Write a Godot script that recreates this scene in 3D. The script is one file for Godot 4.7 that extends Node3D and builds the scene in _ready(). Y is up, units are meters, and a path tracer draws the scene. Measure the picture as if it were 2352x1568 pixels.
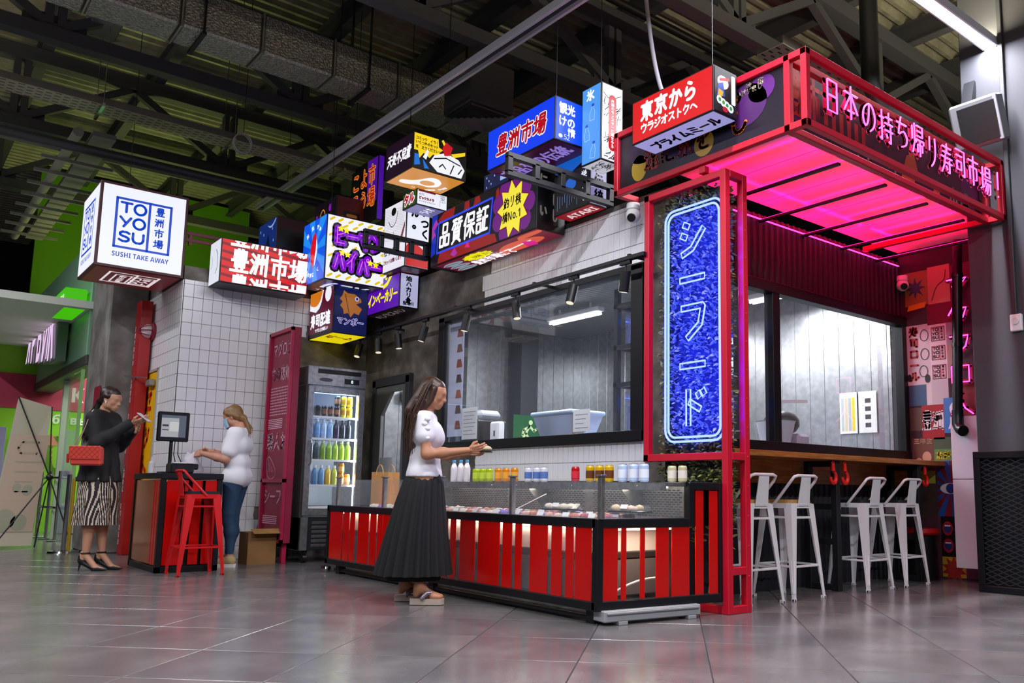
extends Node3D
# Sushi take-away corner in a market hall. v runs right-and-away along the bar facade (+X), u runs left-and-away along the window wall (-Z).

func _ready():
	setup_camera_and_light()
	build_materials()
	build_floor_and_roof()
	build_walls()
	build_kitchen()
	build_canopy()
	build_column()
	build_counter()
	build_bar()
	build_signs()
	build_left_side()
	build_back_corner()
	build_right_side()
	build_ceiling_things()
	build_people()
	build_small_things()

func setup_camera_and_light():
	var cam := Camera3D.new()
	cam.name = "camera"
	var yaw := deg_to_rad(40.41943)
	var pitch := deg_to_rad(7.51997)
	var roll := deg_to_rad(0.71536)
	var fwd := Vector3(cos(pitch) * sin(yaw), sin(pitch), -cos(pitch) * cos(yaw))
	var right := Vector3(cos(yaw), 0, sin(yaw))
	var up := right.cross(fwd)
	var r2 := right * cos(roll) + up * sin(roll)
	var u2 := -right * sin(roll) + up * cos(roll)
	cam.transform = Transform3D(Basis(r2, u2, -fwd), Vector3(0, 0.84, 0))
	cam.projection = Camera3D.PROJECTION_FRUSTUM
	cam.near = 0.05
	cam.far = 80.0
	var f := 1939.2575
	cam.size = cam.near * 1568.0 / f
	cam.frustum_offset = Vector2((1176.0 - 1357.388) / f * cam.near, (868.883 - 784.0) / f * cam.near)
	cam.current = true
	add_child(cam)
	var we := WorldEnvironment.new()
	we.name = "environment"
	var e := Environment.new()
	e.background_mode = Environment.BG_COLOR
	e.background_color = Color(0.0, 0.0, 0.0)
	e.tonemap_mode = Environment.TONE_MAPPER_LINEAR
	e.tonemap_exposure = 1.0
	e.sdfgi_enabled = true
	e.ssao_enabled = true
	e.ssil_enabled = true
	we.environment = e
	add_child(we)

# ---------------------------------------------------------------- mesh collecting
class MB:
	var v := PackedVector3Array()
	var n := PackedVector3Array()
	var c := PackedColorArray()
	var col := Color.WHITE
	func tri(a: Vector3, b: Vector3, d: Vector3, na: Vector3, nb: Vector3, nd: Vector3) -> void:
		if (b - a).cross(d - a).dot(na + nb + nd) > 0.0:
			v.append(a); v.append(d); v.append(b)
			n.append(na); n.append(nd); n.append(nb)
		else:
			v.append(a); v.append(b); v.append(d)
			n.append(na); n.append(nb); n.append(nd)
		c.append(col); c.append(col); c.append(col)
	func flat(a: Vector3, b: Vector3, d: Vector3, out: Vector3) -> void:
		var k := (b - a).cross(d - a).normalized()
		if k.dot(out) < 0.0:
			k = -k
		tri(a, b, d, k, k, k)
	func quad(a: Vector3, b: Vector3, d: Vector3, e: Vector3, out: Vector3) -> void:
		flat(a, b, d, out)
		flat(a, d, e, out)
	# a box with optional chamfered edges
	func box(o: Vector3, s: Vector3, basis := Basis.IDENTITY, ch := 0.0) -> void:
		var h := s * 0.5
		var k := minf(ch, minf(h.x, minf(h.y, h.z)) * 0.9)
		for ax in 3:
			for sg in [-1.0, 1.0]:
				var nn := Vector3.ZERO
				nn[ax] = sg
				var p := (ax + 1) % 3
				var q := (ax + 2) % 3
				var pts := []
				for cc in [[-1, -1], [1, -1], [1, 1], [-1, 1]]:
					var w := Vector3.ZERO
					w[ax] = sg * h[ax]
					w[p] = cc[0] * (h[p] - k)
					w[q] = cc[1] * (h[q] - k)
					pts.append(o + basis * w)
				quad(pts[0], pts[1], pts[2], pts[3], basis * nn)
		if k <= 0.0:
			return
		for ax in 3:
			var p := (ax + 1) % 3
			var q := (ax + 2) % 3
			for sp in [-1.0, 1.0]:
				for sq in [-1.0, 1.0]:
					var e := []
					for t in [-1.0, 1.0]:
						var w1 := Vector3.ZERO
						w1[ax] = t * (h[ax] - k)
						w1[p] = sp * h[p]
						w1[q] = sq * (h[q] - k)
						var w2 := w1
						w2[p] = sp * (h[p] - k)
						w2[q] = sq * h[q]
						e.append(o + basis * w1)
						e.append(o + basis * w2)
					var out := Vector3.ZERO
					out[p] = sp
					out[q] = sq
					quad(e[0], e[1], e[3], e[2], basis * out)
		for sx in [-1.0, 1.0]:
			for sy in [-1.0, 1.0]:
				for sz in [-1.0, 1.0]:
					flat(o + basis * Vector3(sx * h.x, sy * (h.y - k), sz * (h.z - k)), o + basis * Vector3(sx * (h.x - k), sy * h.y, sz * (h.z - k)), o + basis * Vector3(sx * (h.x - k), sy * (h.y - k), sz * h.z), basis * Vector3(sx, sy, sz))
	# box between v,h,u limits
	func span(v0: float, v1: float, h0: float, h1: float, u0: float, u1: float, ch := 0.0) -> void:
		box(Vector3((v0 + v1) / 2, (h0 + h1) / 2, -(u0 + u1) / 2), Vector3(absf(v1 - v0), absf(h1 - h0), absf(u1 - u0)), Basis.IDENTITY, ch)
	# rectangular bar from a to b; w across, h in the up direction
	func bar(a: Vector3, b: Vector3, w: float, h: float, up := Vector3.UP, ch := 0.0) -> void:
		var d := (b - a)
		var l := d.length()
		d = d / l
		if absf(d.dot(up)) > 0.98:
			up = Vector3.RIGHT
		var x := d.cross(up).normalized()
		var y := x.cross(d)
		box((a + b) / 2, Vector3(w, h, l), Basis(x, y, -d), ch)
	func ring(o: Vector3, x: Vector3, y: Vector3, r: float, k: int) -> PackedVector3Array:
		var out := PackedVector3Array()
		for i in k:
			var t := TAU * i / k
			out.append(o + (x * cos(t) + y * sin(t)) * r)
		return out
	# round tube along points; rs one radius or an array
	func tube(pts: Array, rs, k := 8, closed := false, caps := true) -> void:
		var m := pts.size()
		var rings := []
		var dirs := []
		for i in m:
			var p0: Vector3 = pts[(i - 1 + m) % m] if (closed or i > 0) else pts[i]
			var p1: Vector3 = pts[(i + 1) % m] if (closed or i < m - 1) else pts[i]
			dirs.append((p1 - p0).normalized())
		var x := Vector3.ZERO
		for i in m:
			var d: Vector3 = dirs[i]
			if i == 0:
				x = d.cross(Vector3.UP if absf(d.y) < 0.9 else Vector3.RIGHT).normalized()
			else:
				x = (x - d * x.dot(d)).normalized()
			var y := d.cross(x)
			var r: float = rs[i] if rs is Array else rs
			rings.append([ring(pts[i], x, y, r, k), pts[i]])
		var cnt := m if closed else m - 1
		for i in cnt:
			var A: PackedVector3Array = rings[i][0]
			var B: PackedVector3Array = rings[(i + 1) % m][0]
			var ca: Vector3 = rings[i][1]
			var cb: Vector3 = rings[(i + 1) % m][1]
			var off := 0
			if closed and i == m - 1:
				var best := 1e9
				for s in k:
					var dd := A[0].distance_to(B[s])
					if dd < best:
						best = dd
						off = s
			for j in k:
				var j2 := (j + 1) % k
				var a0 := A[j]; var a1 := A[j2]
				var b0 := B[(j + off) % k]; var b1 := B[(j2 + off) % k]
				var na := (a0 - ca).normalized(); var na1 := (a1 - ca).normalized()
				var nb := (b0 - cb).normalized(); var nb1 := (b1 - cb).normalized()
				tri(a0, a1, b1, na, na1, nb1)
				tri(a0, b1, b0, na, nb1, nb)
		if caps and not closed:
			for e in [[0, -1.0], [m - 1, 1.0]]:
				var R: PackedVector3Array = rings[e[0]][0]
				var o: Vector3 = rings[e[0]][1]
				var nn: Vector3 = dirs[e[0]] * e[1]
				for j in k:
					tri(o, R[j], R[(j + 1) % k], nn, nn, nn)
	# lathe: profile of (radius, height) points about the y axis at o
	func lathe(o: Vector3, prof: Array, k := 16, basis := Basis.IDENTITY, sharp := true) -> void:
		for i in prof.size() - 1:
			var p: Vector2 = prof[i]
			var q: Vector2 = prof[i + 1]
			var d := q - p
			var nr := Vector2(d.y, -d.x).normalized()
			var n0 := nr
			var n1 := nr
			if not sharp:
				if i > 0:
					var dp: Vector2 = p - prof[i - 1]
					n0 = (nr + Vector2(dp.y, -dp.x).normalized()).normalized()
				if i < prof.size() - 2:
					var dn: Vector2 = prof[i + 2] - q
					n1 = (nr + Vector2(dn.y, -dn.x).normalized()).normalized()
			for j in k:
				var t0 := TAU * j / k
				var t1 := TAU * (j + 1) / k
				var c0 := Vector3(cos(t0), 0, sin(t0))
				var c1 := Vector3(cos(t1), 0, sin(t1))
				var a := o + basis * (c0 * p.x + Vector3.UP * p.y)
				var b := o + basis * (c1 * p.x + Vector3.UP * p.y)
				var e := o + basis * (c1 * q.x + Vector3.UP * q.y)
				var f := o + basis * (c0 * q.x + Vector3.UP * q.y)
				var na := basis * (c0 * n0.x + Vector3.UP * n0.y)
				var nb := basis * (c1 * n0.x + Vector3.UP * n0.y)
				var ne := basis * (c1 * n1.x + Vector3.UP * n1.y)
				var nf := basis * (c0 * n1.x + Vector3.UP * n1.y)
				if p.x > 1e-5:
					tri(a, b, e, na, nb, ne)
				if q.x > 1e-5:
					tri(a, e, f, na, ne, nf)
	# ellipsoid
	func ball(o: Vector3, r: Vector3, k := 12, basis := Basis.IDENTITY) -> void:
		var m := k / 2
		for i in m:
			for j in k:
				var q := []
				for s in [[i, j], [i, j + 1], [i + 1, j + 1], [i + 1, j]]:
					var a: float = PI * s[0] / m
					var b: float = TAU * s[1] / k
					q.append(Vector3(sin(a) * cos(b), cos(a), sin(a) * sin(b)))
				var P := []
				var N := []
				for w in q:
					P.append(o + basis * (w * r))
					N.append((basis * (w / r)).normalized())
				if i > 0:
					tri(P[0], P[1], P[2], N[0], N[1], N[2])
				if i < m - 1:
					tri(P[0], P[2], P[3], N[0], N[2], N[3])
	# flat drawing on a face: xf maps (x, y) of the face to space, z is out of the face
	func disc2(xf: Transform3D, o: Vector2, rx: float, ry: float, z := 0.0, k := 16) -> void:
		var nn := xf.basis.z.normalized()
		for j in k:
			var t0 := TAU * j / k
			var t1 := TAU * (j + 1) / k
			tri(xf * Vector3(o.x, o.y, z), xf * Vector3(o.x + cos(t0) * rx, o.y + sin(t0) * ry, z), xf * Vector3(o.x + cos(t1) * rx, o.y + sin(t1) * ry, z), nn, nn, nn)
	func rect2(xf: Transform3D, x0: float, y0: float, x1: float, y1: float, z := 0.0) -> void:
		quad(xf * Vector3(x0, y0, z), xf * Vector3(x1, y0, z), xf * Vector3(x1, y1, z), xf * Vector3(x0, y1, z), xf.basis.z)
	func poly2(xf: Transform3D, pts: PackedVector2Array, z := 0.0) -> void:
		var ix := Geometry2D.triangulate_polygon(pts)
		var nn := xf.basis.z.normalized()
		for i in range(0, ix.size(), 3):
			var a := pts[ix[i]]; var b := pts[ix[i + 1]]; var d := pts[ix[i + 2]]
			tri(xf * Vector3(a.x, a.y, z), xf * Vector3(b.x, b.y, z), xf * Vector3(d.x, d.y, z), nn, nn, nn)
	# a solid plate: outline with thickness d behind z
	func plate(xf: Transform3D, pts: PackedVector2Array, z0: float, z1: float) -> void:
		poly2(xf, pts, z1)
		var m := pts.size()
		var cen := Vector2.ZERO
		for p in pts:
			cen += p / m
		var area := 0.0
		for i in m:
			area += pts[i].cross(pts[(i + 1) % m])
		var sg := 1.0 if area > 0 else -1.0
		for i in m:
			var a := pts[i]; var b := pts[(i + 1) % m]
			var d := b - a
			var o := xf.basis * Vector3(d.y * sg, -d.x * sg, 0)
			quad(xf * Vector3(a.x, a.y, z0), xf * Vector3(b.x, b.y, z0), xf * Vector3(b.x, b.y, z1), xf * Vector3(a.x, a.y, z1), o)
		var bk := PackedVector2Array(pts)
		var ix := Geometry2D.triangulate_polygon(bk)
		for i in range(0, ix.size(), 3):
			flat(xf * Vector3(bk[ix[i]].x, bk[ix[i]].y, z0), xf * Vector3(bk[ix[i + 1]].x, bk[ix[i + 1]].y, z0), xf * Vector3(bk[ix[i + 2]].x, bk[ix[i + 2]].y, z0), -xf.basis.z)
	func ribbon(xf: Transform3D, pts: PackedVector2Array, w: float, z := 0.0, round_ends := true) -> void:
		var nn := xf.basis.z.normalized()
		var r := w * 0.5
		for i in pts.size() - 1:
			var a := pts[i]; var b := pts[i + 1]
			if a.distance_to(b) < 1e-6:
				continue
			var d := (b - a).normalized()
			var s := Vector2(-d.y, d.x) * r
			var e := Vector2.ZERO if round_ends else d * r
			var q := [a + s - e, a - s - e, b - s + e, b + s + e]
			var P := []
			for w2 in q:
				P.append(xf * Vector3(w2.x, w2.y, z))
			tri(P[0], P[1], P[2], nn, nn, nn)
			tri(P[0], P[2], P[3], nn, nn, nn)
		if round_ends:
			for p in pts:
				disc2(xf, p, r, r, z, 8)
	func mesh() -> ArrayMesh:
		var m := ArrayMesh.new()
		if v.is_empty():
			return m
		var a := []
		a.resize(Mesh.ARRAY_MAX)
		a[Mesh.ARRAY_VERTEX] = v
		a[Mesh.ARRAY_NORMAL] = n
		a[Mesh.ARRAY_COLOR] = c
		m.add_surface_from_arrays(Mesh.PRIMITIVE_TRIANGLES, a)
		return m

# ---------------------------------------------------------------- nodes
var used := {}
func numbered(called: String) -> String:
	var k: int = used.get(called, 0)
	used[called] = k + 1
	return called if k == 0 else "%s_%03d" % [called, k]

func tag(o: Node, label := "", category := "", group := "", kind := "") -> void:
	if label != "": o.set_meta("label", label)
	if category != "": o.set_meta("category", category)
	if group != "": o.set_meta("group", group)
	if kind != "": o.set_meta("kind", kind)

func thing(called: String, label: String, category: String, group := "", at := Vector3.ZERO, turn := 0.0) -> Node3D:
	var o := Node3D.new()
	o.name = numbered(called)
	add_child(o)
	o.position = at
	o.rotation.y = turn
	tag(o, label, category, group)
	return o

func part(parent: Node3D, called: String, mb, m: Material, label := "") -> MeshInstance3D:
	var o := MeshInstance3D.new()
	o.name = called
	o.mesh = mb.mesh() if mb is MB else mb
	o.material_override = m
	parent.add_child(o, true)
	if label != "": o.set_meta("label", label)
	return o

func single(called: String, mb, m: Material, label: String, category: String, group := "", at := Vector3.ZERO) -> MeshInstance3D:
	var o := MeshInstance3D.new()
	o.name = numbered(called)
	o.mesh = mb.mesh() if mb is MB else mb
	o.material_override = m
	add_child(o)
	o.position = at
	tag(o, label, category, group)
	return o

func structure(called: String, mb, m: Material, label := "") -> MeshInstance3D:
	var o := MeshInstance3D.new()
	o.name = numbered(called)
	o.mesh = mb.mesh() if mb is MB else mb
	o.material_override = m
	add_child(o)
	tag(o, label, "", "", "structure")
	return o

func copy_thing(o: Node3D, at: Vector3, turn: float, label: String, group: String) -> Node3D:
	var base := String(o.name)
	var cut := base.rfind("_0")
	if cut > 0 and base.length() - cut == 4: base = base.substr(0, cut)
	var c: Node3D = o.duplicate()
	c.name = numbered(base)
	add_child(c)
	c.position = at
	c.rotation.y = turn
	tag(c, label, "", group)
	return c

func P(v: float, h: float, u: float) -> Vector3:
	return Vector3(v, h, -u)

# faces of boxes: local x right, y up, z out as seen by someone looking at that face
func face_left(v0: float, h0: float, u1: float) -> Transform3D:   # looks towards -v; x runs to the near end
	return Transform3D(Basis(Vector3(0, 0, 1), Vector3.UP, Vector3(-1, 0, 0)), P(v0, h0, u1))
func face_front(v0: float, h0: float, u0: float) -> Transform3D:  # looks towards -u; x runs to +v
	return Transform3D(Basis(Vector3(1, 0, 0), Vector3.UP, Vector3(0, 0, 1)), P(v0, h0, u0))
func face_under(v1: float, h0: float, u1: float) -> Transform3D:  # looks down; x runs to the near end, y towards -v
	return Transform3D(Basis(Vector3(0, 0, 1), Vector3(-1, 0, 0), Vector3(0, -1, 0)), P(v1, h0, u1))

# ---------------------------------------------------------------- materials
var mats := {}
func mat(c: Color, rough := 0.6, metal := 0.0, emit := 0.0) -> StandardMaterial3D:
	var key := "%s %.3f %.3f %.3f" % [c.to_html(), rough, metal, emit]
	if mats.has(key): return mats[key]
	var m := StandardMaterial3D.new()
	m.albedo_color = c
	m.roughness = rough
	m.metallic = metal
	if emit > 0.0:
		m.emission_enabled = true
		m.emission = c
		m.emission_energy_multiplier = emit
		m.albedo_color = Color(c.r * 0.35, c.g * 0.35, c.b * 0.35)
	mats[key] = m
	return m
func hexmat(h: String, rough := 0.6, metal := 0.0, emit := 0.0) -> StandardMaterial3D:
	return mat(Color.html(h), rough, metal, emit)

func noise_tex(freq: float, stops: Array, seed_no := 1, octaves := 4, size := 512, kind := FastNoiseLite.TYPE_SIMPLEX_SMOOTH) -> NoiseTexture2D:
	var f := FastNoiseLite.new()
	f.noise_type = kind
	f.seed = seed_no
	f.frequency = freq
	f.fractal_octaves = octaves
	var t := NoiseTexture2D.new()
	t.width = size
	t.height = size
	t.seamless = true
	t.noise = f
	if stops.size() > 0:
		var g := Gradient.new()
		var offs := PackedFloat32Array()
		var cols := PackedColorArray()
		for s in stops:
			offs.append(s[0])
			cols.append(Color.html(s[1]))
		g.offsets = offs
		g.colors = cols
		t.color_ramp = g
	return t

func tri_mat(tex: Texture2D, scale: float, rough: float, metal := 0.0, height: Texture2D = null, hs := 0.0) -> StandardMaterial3D:
	var m := StandardMaterial3D.new()
	m.albedo_texture = tex
	m.uv1_triplanar = true
	m.uv1_world_triplanar = true
	m.uv1_scale = Vector3.ONE * scale
	m.roughness = rough
	m.metallic = metal
	if height:
		m.heightmap_enabled = true
		m.heightmap_texture = height
		m.heightmap_scale = hs
	return m

func glass_mat(a := 0.06, tint := Color(0.9, 0.95, 1.0), rough := 0.02) -> StandardMaterial3D:
	var m := StandardMaterial3D.new()
	m.transparency = BaseMaterial3D.TRANSPARENCY_ALPHA
	m.albedo_color = Color(tint.r, tint.g, tint.b, a)
	m.roughness = rough
	return m

var m_black; var m_blackmetal; var m_red; var m_redframe; var m_concrete; var m_plaster; var m_tile; var m_floor; var m_deck; var m_steel; var m_white; var m_glass; var m_darkgrey; var m_wood; var m_panel; var m_corr; var m_darksteel; var m_chrome; var m_grout; var m_beam; var m_foil
func build_materials():
	m_black = hexmat("0b0c0f", 0.45)
	m_blackmetal = hexmat("101217", 0.38, 0.2)
	m_darkgrey = hexmat("34353b", 0.75)
	m_darksteel = hexmat("23252a", 0.5, 0.4)
	m_beam = hexmat("4a4b50", 0.65, 0.1)
	m_white = hexmat("e8e8ea", 0.4)
	m_grout = hexmat("8d8c93", 0.9)
	m_tile = hexmat("ececf0", 0.16)
	m_tile.clearcoat_enabled = true
	m_tile.clearcoat = 0.4
	m_redframe = hexmat("c8102e", 0.38)
	m_red = hexmat("c40a05", 0.2)
	m_steel = tri_mat(noise_tex(0.02, [[0.0, "8e8e90"], [1.0, "b4b3b2"]], 5, 3), 1.5, 0.34, 0.85)
	m_chrome = hexmat("c9cacc", 0.12, 1.0)
	m_concrete = tri_mat(noise_tex(0.011, [[0.0, "57544f"], [0.35, "6c6863"], [0.55, "7f7b77"], [1.0, "a09c99"]], 3, 6), 0.28, 0.85, 0.0, noise_tex(0.03, [], 9, 5), 0.6)
	m_plaster = tri_mat(noise_tex(0.012, [[0.0, "423d38"], [0.4, "5c564f"], [0.6, "6d675f"], [1.0, "979089"]], 7, 6), 0.35, 0.8, 0.0, noise_tex(0.04, [], 11, 5), 0.7)
	m_floor = tri_mat(noise_tex(0.012, [[0.0, "625f60"], [0.5, "6b6869"], [1.0, "7a7776"]], 21, 6), 0.33, 0.2)
	m_floor.roughness_texture = noise_tex(0.02, [[0.0, "c8c8c8"], [1.0, "ffffff"]], 23, 4)
	m_floor.roughness = 0.24
	m_deck = tri_mat(noise_tex(0.02, [[0.0, "8d8a78"], [1.0, "b3b09c"]], 31, 4), 0.4, 0.45, 0.35)
	m_foil = tri_mat(noise_tex(0.03, [[0.0, "8c8a80"], [1.0, "d0cdc0"]], 33, 4), 1.2, 0.35, 0.7, noise_tex(0.05, [], 34, 4), 1.2)
	m_wood = tri_mat(noise_tex(0.02, [[0.0, "8c5326"], [0.5, "a8682f"], [1.0, "c48747"]], 41, 5), 1.0, 0.4)
	m_wood.uv1_scale = Vector3(0.35, 3.0, 3.0)
	m_panel = tri_mat(noise_tex(0.02, [[0.0, "a9abad"], [1.0, "c9cbcc"]], 43, 3), 0.8, 0.28, 0.75)
	m_corr = hexmat("2b2a33", 0.5, 0.2)
	m_glass = glass_mat(0.05)

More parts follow.
